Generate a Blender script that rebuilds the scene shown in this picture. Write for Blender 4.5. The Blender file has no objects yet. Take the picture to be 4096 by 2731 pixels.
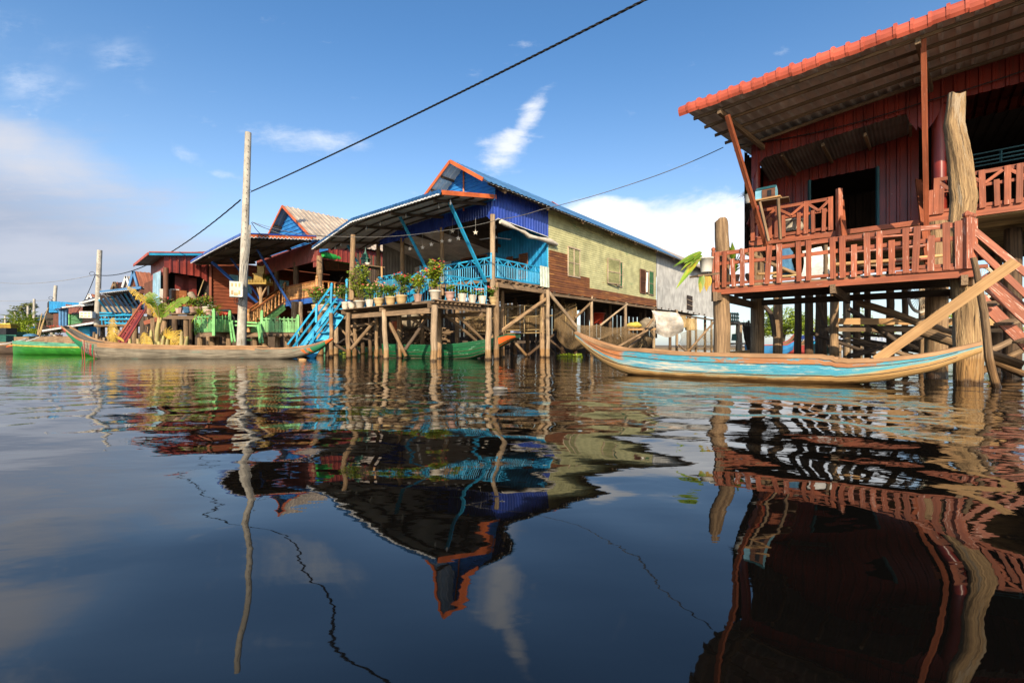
import bpy, math, random
import numpy as np
from mathutils import Vector, Matrix
random.seed(7); rnd = random.random
sc = bpy.context.scene
COL = sc.collection
# ---------------------------------------------------------------- camera model used to survey the photograph
H = 0.6; F = 1820.0; CX = 2048.0; HY = 1380.0
def V(x, y, z): return Vector((x, y, z))
def at(px, py, Y): return V((px-CX)/F*Y, Y, H+(HY-py)/F*Y)
def wl(px, Y, z=0.0): return V((px-CX)/F*Y, Y, z)
U = Vector((-.752, .659)); W = Vector((.659, .752))
class Frame:                      # a house grid: a runs left along the front, b runs back along the side wall
    def __init__(s, ox, oy): s.o = Vector((ox, oy))
    def pt(s, a, b, z):
        p = s.o + U*a + W*b
        return V(p.x, p.y, z)
    def onb(s, b, px, py):        # pixel seen on the plane b = const
        o = s.o + W*b; k = (px-CX)/F
        a = (o.x-k*o.y)/(k*U.y-U.x); Y = o.y+a*U.y
        return a, H+(HY-py)/F*Y
    def ona(s, a, px, py):        # pixel seen on the plane a = const
        o = s.o + U*a; k = (px-CX)/F
        b = (o.x-k*o.y)/(k*W.y-W.x); Y = o.y+b*W.y
        return b, H+(HY-py)/F*Y
    def pb(s, b, px, py): a, z = s.onb(b, px, py); return s.pt(a, b, z)
    def pa(s, a, px, py): b, z = s.ona(a, px, py); return s.pt(a, b, z)
# ---------------------------------------------------------------- mesh builder
class MB:
    def __init__(s): s.v = []; s.f = []; s.g = []; s.r = []; s.sm = []
    def add(s, vs, fs, gs=None, smooth=False, r=None):
        n = len(s.v); r = rnd() if r is None else r
        s.v += [tuple(p) for p in vs]
        s.g += [tuple(q) for q in (gs if gs else vs)]
        s.r += [r]*len(vs)
        s.f += [tuple(n+i for i in f) for f in fs]
        s.sm += [smooth]*len(fs)
    def quad(s, a, b, c, d, r=None):
        L = (Vector(b)-Vector(a)).length; h = (Vector(d)-Vector(a)).length; o = rnd()*20
        s.add([a, b, c, d], [(0, 1, 2, 3)], [(o, 0, o), (o+L, 0, o), (o+L, h, o), (o, h, o)], r=r)
    def beam(s, p, q, w, h, up=None, r=None, taper=1.0):
        p = Vector(p); q = Vector(q); d = q-p; L = d.length
        if L < 1e-6: return
        d = d/L; up = Vector(up) if up is not None else V(0, 0, 1)
        if abs(d.dot(up)) > .98: up = V(0, 1, 0)
        sx = d.cross(up).normalized(); uz = sx.cross(d)
        vs = []; gs = []; o = rnd()*30
        for e, k, t in ((p, 0, 1), (q, L, taper)):
            for i, j in ((-1, -1), (1, -1), (1, 1), (-1, 1)):
                vs.append(e+sx*(i*w/2*t)+uz*(j*h/2*t)); gs.append((o+k, o+i*w/2, o*.7+j*h/2))
        s.add(vs, [(0, 1, 2, 3)[::-1], (4, 5, 6, 7), (0, 1, 5, 4), (1, 2, 6, 5), (2, 3, 7, 6), (3, 0, 4, 7)], gs, r=r)
    def box(s, c, sx, sy, sz, rz=0, r=None):
        c = Vector(c); a = V(math.cos(rz), math.sin(rz), 0)
        s.beam(c-a*sx/2, c+a*sx/2, sy, sz, r=r)
    def tube(s, pts, rad, n=10, cap=True, jit=0.0, r=None, smooth=True):
        pts = [Vector(p) for p in pts]
        if not hasattr(rad, '__len__'): rad = [rad]*len(pts)
        vs = []; gs = []; fs = []; o = rnd()*30; L = 0
        ref = V(.31, .2, .93)
        if abs((pts[-1]-pts[0]).normalized().dot(ref)) > .9: ref = V(1, .1, 0)
        ph = [rnd()*6.28 for _ in range(3)]
        for i, p in enumerate(pts):
            a = pts[max(i-1, 0)]; b = pts[min(i+1, len(pts)-1)]
            d = (b-a).normalized(); x = d.cross(ref).normalized(); y = d.cross(x)
            if i: L += (p-pts[i-1]).length
            for k in range(n):
                t = 6.28318*k/n
                rr = rad[i]*(1+jit*(.6*math.sin(2*t+ph[0])+.4*math.sin(3*t+ph[1]+L*.8)+.5*(rnd()-.5)))
                vs.append(p+x*(rr*math.cos(t))+y*(rr*math.sin(t)))
                gs.append((o+L, o+rad[i]*math.cos(t), o*.6+rad[i]*math.sin(t)))
        for i in range(len(pts)-1):
            for k in range(n):
                k2 = (k+1) % n
                fs.append((i*n+k, i*n+k2, i*n+n+k2, i*n+n+k))
        rr = rnd() if r is None else r
        s.add(vs, fs, gs, smooth, rr)
        if cap:
            m = len(pts)-1
            s.add([vs[k] for k in range(n)], [tuple(range(n))[::-1]], [gs[k] for k in range(n)], False, rr)
            s.add([vs[m*n+k] for k in range(n)], [tuple(range(n))], [gs[m*n+k] for k in range(n)], False, rr)
    def lathe(s, c, prof, n=16, r=None, flute=0, nf=0, smooth=True, sq=False):
        c = Vector(c); vs = []; gs = []; fs = []; o = rnd()*20
        for (rad, z) in prof:
            for k in range(n):
                t = 6.28318*(k+.5)/n
                q = rad*(1+flute*math.cos(nf*t)) if flute else rad
                vs.append(c+V(q*math.cos(t), q*math.sin(t), z)); gs.append((o+z, o+rad*math.cos(t), o+rad*math.sin(t)))
        for i in range(len(prof)-1):
            for k in range(n):
                k2 = (k+1) % n
                fs.append((i*n+k, i*n+k2, i*n+n+k2, i*n+n+k))
        s.add(vs, fs, gs, smooth, r)
    def sheet(s, lo, hi, length, pitch, amp, nrm, kind='sine', nv=1, sag=None, r=None, t0=0.0):
        """corrugated sheet: columns run from lo(u) to hi(u), u in 0..1 across the corrugations"""
        prof = {'sine': [(i/8, .5-.5*math.cos(6.28318*i/8)) for i in range(8)],
                'trap': [(0, 0), (.62, 0), (.70, 1), (.92, 1)],
                'clap': [(0, 1), (.96, 0)], 'flat': [(0, 0)]}[kind]
        us = []
        n = int(math.ceil(length/pitch))+1
        for i in range(n):
            for f, h in prof:
                x = (i+f)*pitch+t0
                if 0 <= x <= length: us.append((x, h))
        if not us or us[0][0] > 1e-4: us.insert(0, (0, 0))
        if us[-1][0] < length-1e-4: us.append((length, us[-1][1]))
        nrm = Vector(nrm).normalized(); vs = []; gs = []; fs = []; o = rnd()*20
        for x, h in us:
            a = Vector(lo(x/length)); b = Vector(hi(x/length))
            for j in range(nv+1):
                t = j/nv; p = a.lerp(b, t)+nrm*(amp*h)
                if sag: p = p+sag(x/length, t)
                vs.append(p); gs.append((o+(b-a).length*t, x, o))
        m = nv+1
        for i in range(len(us)-1):
            for j in range(nv):
                fs.append((i*m+j, i*m+m+j, i*m+m+j+1, i*m+j+1))
        s.add(vs, fs, gs, kind == 'sine', r)
    def leaf(s, base, d, L, w, up=None, droop=.3, seg=3, fold=.25, r=None):
        base = Vector(base); d = Vector(d).normalized(); up = Vector(up) if up is not None else V(0, 0, 1)
        sd = d.cross(up)
        if sd.length < .05: sd = V(1, 0, 0)
        sd.normalize(); nn = sd.cross(d)
        vs = []; gs = []; fs = []; o = rnd()*10
        if seg <= 2:
            m_ = base+d*(L*.48)-V(0, 0, droop*L*.23)+nn*(w*fold*.5)
            s.add([base, m_+sd*(w*.5), base+d*L-V(0, 0, droop*L), m_-sd*(w*.5)], [(0, 1, 2), (0, 2, 3)], [(o, 0, 0), (o, w, 0), (o+L, 0, 0), (o, -w, 0)], False, r); return
        for i in range(seg+1):
            t = i/seg; wd = w*.5*math.sin(math.pi*(.12+.88*t)**.8)
            c = base+d*(L*t)-V(0, 0, 1)*(droop*L*t*t)
            for k in (-1, 0, 1):
                vs.append(c+sd*(k*wd)+nn*(abs(k)*wd*fold)); gs.append((o+t*L, k*wd+o, o))
        for i in range(seg):
            for k in (0, 1):
                fs.append((i*3+k, i*3+k+1, i*3+3+k+1, i*3+3+k))
        s.add(vs, fs, gs, True, r)
    def build(s, name, mat, parent=None, loc=None, label=None):
        if not s.v: return None
        off = V(0, 0, 0); q = parent
        while q is not None: off = off+q.location; q = q.parent
        if loc is not None: off = Vector(loc) if parent is None else off
        me = bpy.data.meshes.new(name)
        me.from_pydata([(x-off.x, y-off.y, z-off.z) for x, y, z in s.v], [], s.f)
        me.polygons.foreach_set('use_smooth', s.sm)
        a = me.attributes.new('guv', 'FLOAT_VECTOR', 'POINT'); a.data.foreach_set('vector', [c for g in s.g for c in g])
        b = me.attributes.new('rnd', 'FLOAT', 'POINT'); b.data.foreach_set('value', s.r)
        me.materials.append(mat); me.update()
        ob = bpy.data.objects.new(name, me); COL.objects.link(ob)
        if parent is not None: ob.parent = parent
        elif loc is not None: ob.location = off
        if label: ob['label'] = label
        return ob
def tag(o, label, cat, group=None):
    o['label'] = label; o['category'] = cat
    if group: o['group'] = group
    return o
def thing(name, loc, label, cat, group=None):
    o = bpy.data.objects.new(name, None); COL.objects.link(o); o.location = Vector(loc); o.empty_display_size = .3
    return tag(o, label, cat, group)
def copy_thing(o, loc, label=None):
    c = o.copy(); COL.objects.link(c); c.location = Vector(loc)
    if label: c['label'] = label
    def kids(src, dst):
        for ch in list(src.children):
            k = ch.copy(); COL.objects.link(k); k.parent = dst; kids(ch, k)
    kids(o, c)
    return c
def lerp(a, b, t): return a+(b-a)*t
def pw(t, xs, ys):
    if t <= xs[0]: return ys[0]
    for i in range(1, len(xs)):
        if t <= xs[i]: return lerp(ys[i-1], ys[i], (t-xs[i-1])/(xs[i]-xs[i-1]))
    return ys[-1]
def jag(n, s): return [(rnd()-.5)*s for _ in range(n)]
# ---------------------------------------------------------------- materials
class NT:
    def __init__(s, name):
        s.m = bpy.data.materials.new(name); s.m.use_nodes = True; s.t = s.m.node_tree; s.t.nodes.clear()
        s.out = s.n('ShaderNodeOutputMaterial')
    def n(s, typ, **kw):
        x = s.t.nodes.new(typ)
        for k, v in kw.items(): setattr(x, k, v)
        return x
    def l(s, a, b): s.t.links.new(a, b)
    def val(s, sock, v):
        if hasattr(v, 'links') or hasattr(v, 'is_linked'): s.l(v, sock)
        else: sock.default_value = v
    def math(s, op, a, b=None, c=None, clamp=False):
        x = s.n('ShaderNodeMath', operation=op, use_clamp=clamp)
        for i, v in enumerate((a, b, c)):
            if v is not None: s.val(x.inputs[i], v)
        return x.outputs[0]
    def vmul(s, a, v):
        x = s.n('ShaderNodeVectorMath', operation='MULTIPLY'); s.val(x.inputs[0], a); x.inputs[1].default_value = v
        return x.outputs[0]
    def noise(s, vec, scale=1.0, detail=4, rough=.55, dist=0.0):
        x = s.n('ShaderNodeTexNoise'); s.l(vec, x.inputs['Vector'])
        x.inputs['Scale'].default_value = scale; x.inputs['Detail'].default_value = detail
        x.inputs['Roughness'].default_value = rough; x.inputs['Distortion'].default_value = dist
        return x.outputs[0]
    def ramp(s, v, a, b, c0=0.0, c1=1.0):
        x = s.n('ShaderNodeMapRange', clamp=True, interpolation_type='SMOOTHSTEP')
        s.val(x.inputs[0], v)
        for i, k in enumerate((a, b, c0, c1)): s.val(x.inputs[i+1], k)
        return x.outputs[0]
    def mix(s, f, a, b, mode='MIX'):
        x = s.n('ShaderNodeMix', data_type='RGBA', blend_type=mode)
        s.val(x.inputs[0], f)
        for sock, v in ((x.inputs[6], a), (x.inputs[7], b)):
            if isinstance(v, tuple): sock.default_value = (v[0], v[1], v[2], 1)
            else: s.l(v, sock)
        return x.outputs[2]
def M(name, col, col2=None, gs=(1, 14, 14), lo=.35, hi=.65, rough=.6, bump=.2, bgs=None, wear=None, wth=.6, wsoft=.04,
      wgs=(2, 9, 9), wear2=None, w2th=.62, w2gs=(1.5, 5, 5), metal=0.0, spec=.4, rv=.3, wet=False, big=.25, trans=0.0, bdist=.01):
    k = NT(name); col2 = col2 or tuple(c*.62 for c in col)
    g = k.n('ShaderNodeAttribute', attribute_name='guv').outputs['Vector']
    r = k.n('ShaderNodeAttribute', attribute_name='rnd').outputs['Fac']
    n1 = k.noise(k.vmul(g, gs), 1, 5, .6)
    c = k.mix(k.ramp(n1, lo, hi), col2, col)
    pos = k.n('ShaderNodeNewGeometry').outputs['Position']
    if big:
        n3 = k.noise(pos, 1.7, 3, .55)
        c = k.mix(1.0, c, k.mix(k.ramp(n3, .3, .7), (1-big,)*3, (1+big*.4,)*3), 'MULTIPLY')
    ro = rough
    if wear:
        w = k.noise(k.vmul(g, wgs), 1, 6, .65)
        f = k.ramp(w, wth-wsoft, wth+wsoft); c = k.mix(f, c, wear)
    if wear2:
        w = k.noise(k.vmul(g, w2gs), 1, 6, .7)
        c = k.mix(k.ramp(w, w2th-.05, w2th+.05), c, wear2)
    hs = k.n('ShaderNodeHueSaturation'); k.l(c, hs.inputs['Color'])
    k.l(k.math('MULTIPLY_ADD', k.math('SUBTRACT', r, .5), rv, 1.0), hs.inputs['Value'])
    c = hs.outputs[0]
    b = k.n('ShaderNodeBsdfPrincipled')
    if wet:
        sp = k.n('ShaderNodeSeparateXYZ'); k.l(pos, sp.inputs[0])
        zz = k.math('ADD', sp.outputs[2], k.math('MULTIPLY', k.noise(pos, 9, 2), .12))
        f = k.ramp(zz, .10, .17)
        c = k.mix(k.ramp(zz, .42, .52), k.mix(1.0, c, (.86, .74, .55), 'MULTIPLY'), c)
        c = k.mix(f, k.mix(1.0, c, (.22, .2, .18), 'MULTIPLY'), c)
        k.l(k.math('MULTIPLY_ADD', f, rough-.2, .2), b.inputs['Roughness'])
    else: b.inputs['Roughness'].default_value = rough
    k.l(c, b.inputs['Base Color']); b.inputs['Metallic'].default_value = metal
    b.inputs['Specular IOR Level'].default_value = spec
    if bump:
        bn = k.noise(k.vmul(g, bgs or tuple(x*1.6 for x in gs)), 1, 4, .6)
        bp = k.n('ShaderNodeBump'); bp.inputs['Strength'].default_value = bump; bp.inputs['Distance'].default_value = bdist
        k.l(bn, bp.inputs['Height']); k.l(bp.outputs[0], b.inputs['Normal'])
    if trans:
        tr = k.n('ShaderNodeBsdfTranslucent'); k.l(c, tr.inputs['Color'])
        mx = k.n('ShaderNodeMixShader'); mx.inputs[0].default_value = trans
        k.l(b.outputs[0], mx.inputs[1]); k.l(tr.outputs[0], mx.inputs[2]); k.l(mx.outputs[0], k.out.inputs[0])
    else: k.l(b.outputs[0], k.out.inputs[0])
    return k.m
GREYW = (.30, .23, .16)
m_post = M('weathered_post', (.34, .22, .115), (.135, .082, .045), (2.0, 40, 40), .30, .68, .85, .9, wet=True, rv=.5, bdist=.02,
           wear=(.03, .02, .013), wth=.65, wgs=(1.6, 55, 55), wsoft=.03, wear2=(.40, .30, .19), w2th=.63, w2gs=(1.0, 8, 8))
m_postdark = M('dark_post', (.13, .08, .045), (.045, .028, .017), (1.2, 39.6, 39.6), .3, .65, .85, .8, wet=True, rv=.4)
m_postpale = M('pale_post', (.42, .31, .20), (.20, .135, .08), (1, 35.2, 35.2), .33, .62, .85, .9, wet=True, rv=.3, bdist=.02, wear=(.07, .045, .03), wth=.65, wgs=(0.9, 52.8, 52.8), wsoft=.03)
m_bark = M('gnarled_post', (.44, .29, .14), (.22, .135, .065), (2.5, 40, 40), .28, .72, .9, .9, wet=True, bdist=.03, rv=.1,
           wear=(.035, .02, .011), wth=.61, wgs=(1.8, 50, 50), wsoft=.03, wear2=(.34, .26, .17), w2th=.60, w2gs=(1.2, 6, 6))
m_timber = M('old_timber', (.25, .165, .095), (.10, .065, .038), (1.5, 48.4, 48.4), .3, .65, .85, .5, rv=.6)
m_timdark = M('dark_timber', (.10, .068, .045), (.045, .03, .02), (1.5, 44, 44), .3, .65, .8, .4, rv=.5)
m_fresh = M('fresh_plank', (.52, .31, .135), (.36, .20, .08), (1.2, 57.2, 57.2), .3, .7, .75, .3, rv=.25, wear=(.24, .12, .045), wth=.66, wgs=(3, 66, 66))
m_bamboo = M('bamboo', (.42, .30, .14), (.20, .13, .05), (2, 30, 30), .3, .65, .6, .2, rv=.6)
m_redpaint = M('red_brown_paint', (.37, .105, .045), (.22, .058, .026), (1.2, 44, 44), .3, .7, .55, .35, rv=.5,
               wear=(.55, .32, .24), wth=.66, wgs=(5, 52.8, 52.8), wear2=(.16, .07, .04), w2th=.70, w2gs=(2, 35.2, 35.2))
m_redplain = M('worn_red_paint', (.38, .12, .06), (.25, .07, .036), (1.2, 44, 44), .3, .7, .6, .3, rv=.3, wear=(.60, .40, .32), wth=.60, wgs=(4, 52.8, 52.8))
m_redmetal = M('red_metal', (.235, .026, .014), (.135, .015, .009), (1, 3, 3), .3, .7, .32, .03, rv=.15, wear=(.45, .36, .30), wth=.73, wgs=(14, 9, 9), spec=.5, wear2=(.10, .02, .012), w2th=.62, w2gs=(.8, 9, 4))
m_redsheet = M('faded_red_metal', (.235, .04, .030), (.16, .027, .020), (1, 4, 4), .3, .7, .38, .05, rv=.12, wear=(.42, .18, .12), wth=.7, wgs=(6, 12, 9))
m_rooftile = M('red_roof_tile', (.50, .10, .055), (.40, .075, .04), (3, 3, 3), .3, .7, .5, .1, rv=.2)
m_liner = M('roof_underside', (.74, .66, .58), (.58, .51, .44), (1.2, 3, 3), .3, .7, .5, .05, rv=.2, wear=(.4, .32, .25), wth=.66, wgs=(.8, 5, 5))
m_greymetal = M('grey_metal', (.41, .41, .395), (.30, .295, .28), (.8, 5, 4), .3, .7, .5, .05, rv=.12, wear=(.24, .19, .15), wth=.68, wgs=(1, 10, 6))
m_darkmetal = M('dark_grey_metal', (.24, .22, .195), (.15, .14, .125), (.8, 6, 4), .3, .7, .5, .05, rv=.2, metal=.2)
m_bluetrim = M('teal_trim', (.035, .15, .19), None, (1, 20, 20), rough=.55, bump=.1)
m_blue = M('cyan_paint', (.022, .33, .56), (.016, .25, .45), (1.2, 44, 44), .3, .7, .5, .25, rv=.22, wear=(.30, .42, .45), wth=.70, wgs=(4, 48.4, 48.4))
m_bluewall = M('light_blue_metal', (.02, .25, .52), (.016, .20, .43), (1, 3, 3), .3, .7, .38, .04, rv=.1)
m_ultra = M('ultramarine_metal', (.022, .060, .36), (.016, .042, .27), (1, 3, 3), .3, .7, .26, .04, rv=.1, spec=.7)
m_roofblue = M('blue_roof_metal', (.09, .23, .42), (.07, .17, .33), (.8, 4, 4), .3, .7, .4, .05, rv=.15, metal=.15)
m_gableblue = M('gable_blue', (.03, .20, .50), (.02, .14, .40), (1.5, 8, 8), .3, .7, .45, .1, rv=.2)
m_edgewhite = M('white_edge', (.7, .7, .68), (.5, .5, .5), (2, 6, 6), rough=.5, bump=.05)
m_orange = M('orange_paint', (.55, .13, .03), (.45, .09, .02), (1.2, 18, 18), .3, .7, .5, .2, rv=.15, wear=(.30, .10, .04), wth=.66, wgs=(4, 14, 14))
m_greenwall = M('olive_green_siding', (.48, .46, .235), (.38, .365, .18), (.7, 2.5, 2.5), .3, .7, .6, .1, rv=.1, wear=(.34, .22, .09), wth=.68, wgs=(1.3, 8, 5), wear2=(.20, .27, .13), w2th=.66, w2gs=(.5, 1.2, 1))
m_rust = M('rusty_sheet', (.23, .085, .022), (.14, .05, .02), (.5, 9, 4), .35, .65, .7, .15, rv=.15, wear=(.46, .22, .06), wth=.63, wgs=(.6, 14, 6))
m_rusttan = M('tan_roof_metal', (.50, .42, .33), (.36, .29, .22), (.7, 5, 4), .3, .7, .5, .05, rv=.15, metal=.1)
m_siding = M('red_brown_siding', (.235, .062, .026), (.165, .042, .018), (1, 9, 9), .3, .7, .6, .15, rv=.22, wear=(.11, .03, .018), wth=.68, wgs=(1, 12, 12))
m_shutter = M('pale_blue_shutter', (.22, .48, .62), (.16, .38, .52), (1, 10, 10), rough=.6, bump=.1)
m_balus = M('varnished_baluster', (.50, .26, .09), (.34, .15, .05), (4, 12, 12), .3, .7, .4, .1, rv=.3)
m_varn = M('varnished_rail', (.30, .11, .035), (.20, .07, .022), (1, 16, 16), .3, .7, .4, .15, rv=.2)
m_lime = M('lime_green_paint', (.22, .52, .19), (.16, .42, .14), (1.2, 16, 16), .3, .7, .55, .2, rv=.25, wear=(.45, .55, .36), wth=.68, wgs=(3, 18, 18))
m_azure = M('azure_beam_paint', (.03, .12, .42), (.022, .085, .32), (1, 16, 16), rough=.5, bump=.15, rv=.2)
m_concrete = M('concrete', (.45, .42, .36), (.33, .30, .25), (3, 9, 9), .3, .7, .85, .25, rv=.05, wet=True, wear=(.16, .13, .095), wth=.64, wgs=(.7, 9, 9))
m_cable = M('black_cable', (.012, .012, .013), None, (30, 30, 30), rough=.6, bump=.2)
m_wire = M('pale_wire', (.33, .31, .27), None, (20, 20, 20), rough=.5, bump=0)
m_white = M('white_plastic', (.70, .68, .62), (.58, .55, .48), (2, 5, 5), rough=.45, bump=.05, rv=.08)
m_cloth = M('white_cloth', (.66, .60, .52), (.40, .35, .29), (2.2, 2.6, 2.6), .33, .62, .9, .4, rv=.1, trans=.15, wear=(.36, .37, .39), wth=.60, wgs=(5, 7, 5), wsoft=.08, bdist=.03)
m_bluecloth = M('blue_cloth', (.10, .26, .42), (.05, .15, .28), (3, 7, 7), .3, .7, .9, .5, rv=.1, trans=.2, bdist=.03)
m_curtain = M('pale_blue_curtain', (.36, .52, .62), (.18, .36, .52), (.5, 9, 9), .3, .7, .9, .3, rv=.1, trans=.25)
m_mat = M('brown_reed_mat', (.17, .065, .04), (.10, .04, .025), (30, 3, 3), .35, .65, .9, .3, rv=.2)
m_leaf = M('leaf_green', (.20, .31, .03), (.08, .17, .018), (3, 3, 3), .3, .7, .45, 0, rv=.9, trans=.4, big=.3)
m_leafdk = M('leaf_dark', (.06, .12, .02), (.025, .055, .01), (3, 3, 3), .3, .7, .5, 0, rv=1.0, trans=.3)
m_leafyel = M('leaf_yellow_green', (.36, .42, .03), (.17, .27, .022), (3, 3, 3), .3, .7, .45, 0, rv=.9, trans=.4)
m_banana = M('banana_leaf', (.26, .38, .04), (.13, .25, .025), (2, 24, 24), .3, .7, .42, .15, rv=.35, trans=.35, wear=(.48, .38, .04), wth=.60, wgs=(1.6, 5, 5))
m_bananay = M('dry_banana_leaf', (.66, .46, .05), (.45, .27, .04), (1.5, 20, 20), .3, .7, .6, .2, rv=.5, trans=.3, wear=(.30, .17, .05), wth=.64, wgs=(2, 6, 6))
m_stem = M('banana_stem', (.42, .40, .14), (.28, .20, .09), (1.5, 14, 14), .3, .7, .6, .3, rv=.3, wear=(.30, .18, .08), wth=.58, wgs=(2, 7, 7))
m_twig = M('thorny_stem', (.20, .15, .09), (.10, .07, .04), (6, 10, 10), rough=.8, bump=0, rv=.4)
m_flred = M('red_flower', (.55, .03, .025), (.42, .05, .03), (4, 4, 4), rough=.6, bump=0, rv=.5, trans=.2)
m_flpink = M('salmon_flower', (.68, .30, .20), (.58, .20, .14), (4, 4, 4), rough=.6, bump=0, rv=.5, trans=.2)
m_flcrim = M('crimson_flower', (.50, .012, .035), None, (4, 4, 4), rough=.6, bump=0, rv=.4, trans=.2)
m_potwhite = M('white_pot', (.66, .60, .50), (.54, .47, .37), (5, 3, 3), .3, .7, .6, .05, rv=.12, wear=(.40, .32, .22), wth=.68, wgs=(6, 6, 6))
m_pottan = M('tan_pot', (.58, .42, .21), (.48, .33, .15), (5, 3, 3), .3, .7, .55, .05, rv=.12, wear=(.33, .23, .12), wth=.70, wgs=(6, 6, 6))
m_potpink = M('pink_pot', (.52, .33, .28), (.44, .26, .22), (5, 3, 3), .3, .7, .55, .05, rv=.12)
m_potbrown = M('brown_pot', (.36, .24, .18), (.28, .17, .13), (5, 3, 3), .3, .7, .55, .05, rv=.12)
m_soil = M('soil', (.06, .04, .025), None, (20, 20, 20), rough=.95, bump=.3)
m_black = M('black_plastic', (.015, .015, .017), None, (5, 5, 5), rough=.45, bump=0)
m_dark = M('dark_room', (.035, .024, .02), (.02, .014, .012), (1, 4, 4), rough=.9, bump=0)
m_redplas = M('red_plastic', (.45, .05, .02), (.35, .035, .015), (3, 3, 3), rough=.4, bump=0)
m_yellow = M('yellow_sack', (.50, .40, .07), (.36, .28, .04), (4, 6, 6), rough=.7, bump=.3, bdist=.02)
m_goldp = M('gold_paint', (.34, .22, .03), (.24, .14, .02), (5, 8, 8), rough=.45, bump=.1)
m_dkgreen = M('dark_green_paint', (.02, .11, .08), (.012, .07, .05), (5, 8, 8), rough=.45, bump=.1)
m_greencl = M('green_cloth', (.03, .42, .07), (.02, .30, .05), (2, 6, 6), rough=.8, bump=.2, trans=.15, bdist=.03)
m_sackgrey = M('grey_sack', (.30, .25, .18), (.20, .16, .11), (6, 6, 6), rough=.9, bump=.5, bdist=.02)
m_tyre = M('rubber', (.02, .02, .02), None, (9, 9, 9), rough=.8, bump=.1)
m_chrome = M('pale_rim', (.6, .52, .40), None, (9, 9, 9), rough=.4, bump=0, metal=.2)
m_rustroof = M('rust_roof', (.30, .10, .05), (.20, .07, .04), (.6, 7, 5), .3, .7, .7, .1, rv=.2, wear=(.45, .24, .12), wth=.64, wgs=(.7, 8, 6))
def netmat(name, col, alpha):
    k = NT(name); g = k.n('ShaderNodeAttribute', attribute_name='guv').outputs['Vector']
    n = k.noise(k.vmul(g, (1.6, 1.6, 1.6)), 1, 4); n2 = k.noise(k.vmul(g, (40, 40, 40)), 1, 1)
    d = k.n('ShaderNodeBsdfDiffuse'); k.l(k.mix(k.ramp(n, .3, .7), tuple(c*.7 for c in col), col), d.inputs[0])
    tl = k.n('ShaderNodeBsdfTranslucent'); tl.inputs[0].default_value = (*col, 1)
    m0 = k.n('ShaderNodeMixShader'); m0.inputs[0].default_value = .3; k.l(d.outputs[0], m0.inputs[1]); k.l(tl.outputs[0], m0.inputs[2])
    t = k.n('ShaderNodeBsdfTransparent'); mx = k.n('ShaderNodeMixShader')
    k.l(k.math('ADD', k.math('MULTIPLY', k.ramp(n, .3, .75), .18), k.math('MULTIPLY_ADD', k.ramp(n2, .3, .7), .3, alpha-.2)), mx.inputs[0])
    k.l(t.outputs[0], mx.inputs[1]); k.l(m0.outputs[0], mx.inputs[2]); k.l(mx.outputs[0], k.out.inputs[0])
    return k.m
m_net = netmat('brown_net', (.34, .23, .12), .62)
m_netfar = netmat('olive_net', (.30, .22, .12), .42)
# ---------------------------------------------------------------- camera, light
cd = bpy.data.cameras.new('Camera'); cam = bpy.data.objects.new('Camera', cd); COL.objects.link(cam)
cam.location = (0, 0, H); cam.rotation_euler = (math.pi/2, 0, 0)
cd.sensor_width = 36; cd.lens = 36*F/4096; cd.shift_y = (HY-1365.5)/4096; cd.clip_start = .05; cd.clip_end = 5000
sc.camera = cam
SUN_EL = math.radians(27); SUN_DX = .06          # the sun stands behind the camera, a hair to its left
sd = bpy.data.lights.new('Sun', 'SUN'); sun = bpy.data.objects.new('Sun', sd); COL.objects.link(sun)
dirv = V(SUN_DX, 1, 0).normalized()*math.cos(SUN_EL)+V(0, 0, -math.sin(SUN_EL))
sun.rotation_euler = dirv.to_track_quat('-Z', 'Y').to_euler(); sun.location = (0, -20, 30)
sd.energy = 4.8; sd.angle = math.radians(.5); sd.color = (1.0, .84, .62)
# ---------------------------------------------------------------- sky
wd = bpy.data.worlds.new('World'); sc.world = wd; wd.use_nodes = True
k = NT.__new__(NT); k.t = wd.node_tree; k.t.nodes.clear()
wo = k.n('ShaderNodeOutputWorld'); bg = k.n('ShaderNodeBackground'); k.l(bg.outputs[0], wo.inputs[0])
SKY = .135; bg.inputs['Strength'].default_value = SKY
sky = k.n('ShaderNodeTexSky', sky_type='NISHITA'); sky.sun_disc = False
sky.sun_elevation = SUN_EL; sky.sun_rotation = math.pi-SUN_DX; sky.altitude = 50; sky.air_density = 1.0; sky.dust_density = 1.0; sky.ozone_density = 2.2
dr = k.n('ShaderNodeTexCoord').outputs['Generated']
sp = k.n('ShaderNodeSeparateXYZ'); k.l(dr, sp.inputs[0])
yy = k.math('MAXIMUM', sp.outputs[1], .05)
X = k.math('DIVIDE', sp.outputs[0], yy); Z = k.math('DIVIDE', sp.outputs[2], yy)
el = sp.outputs[2]
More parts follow.
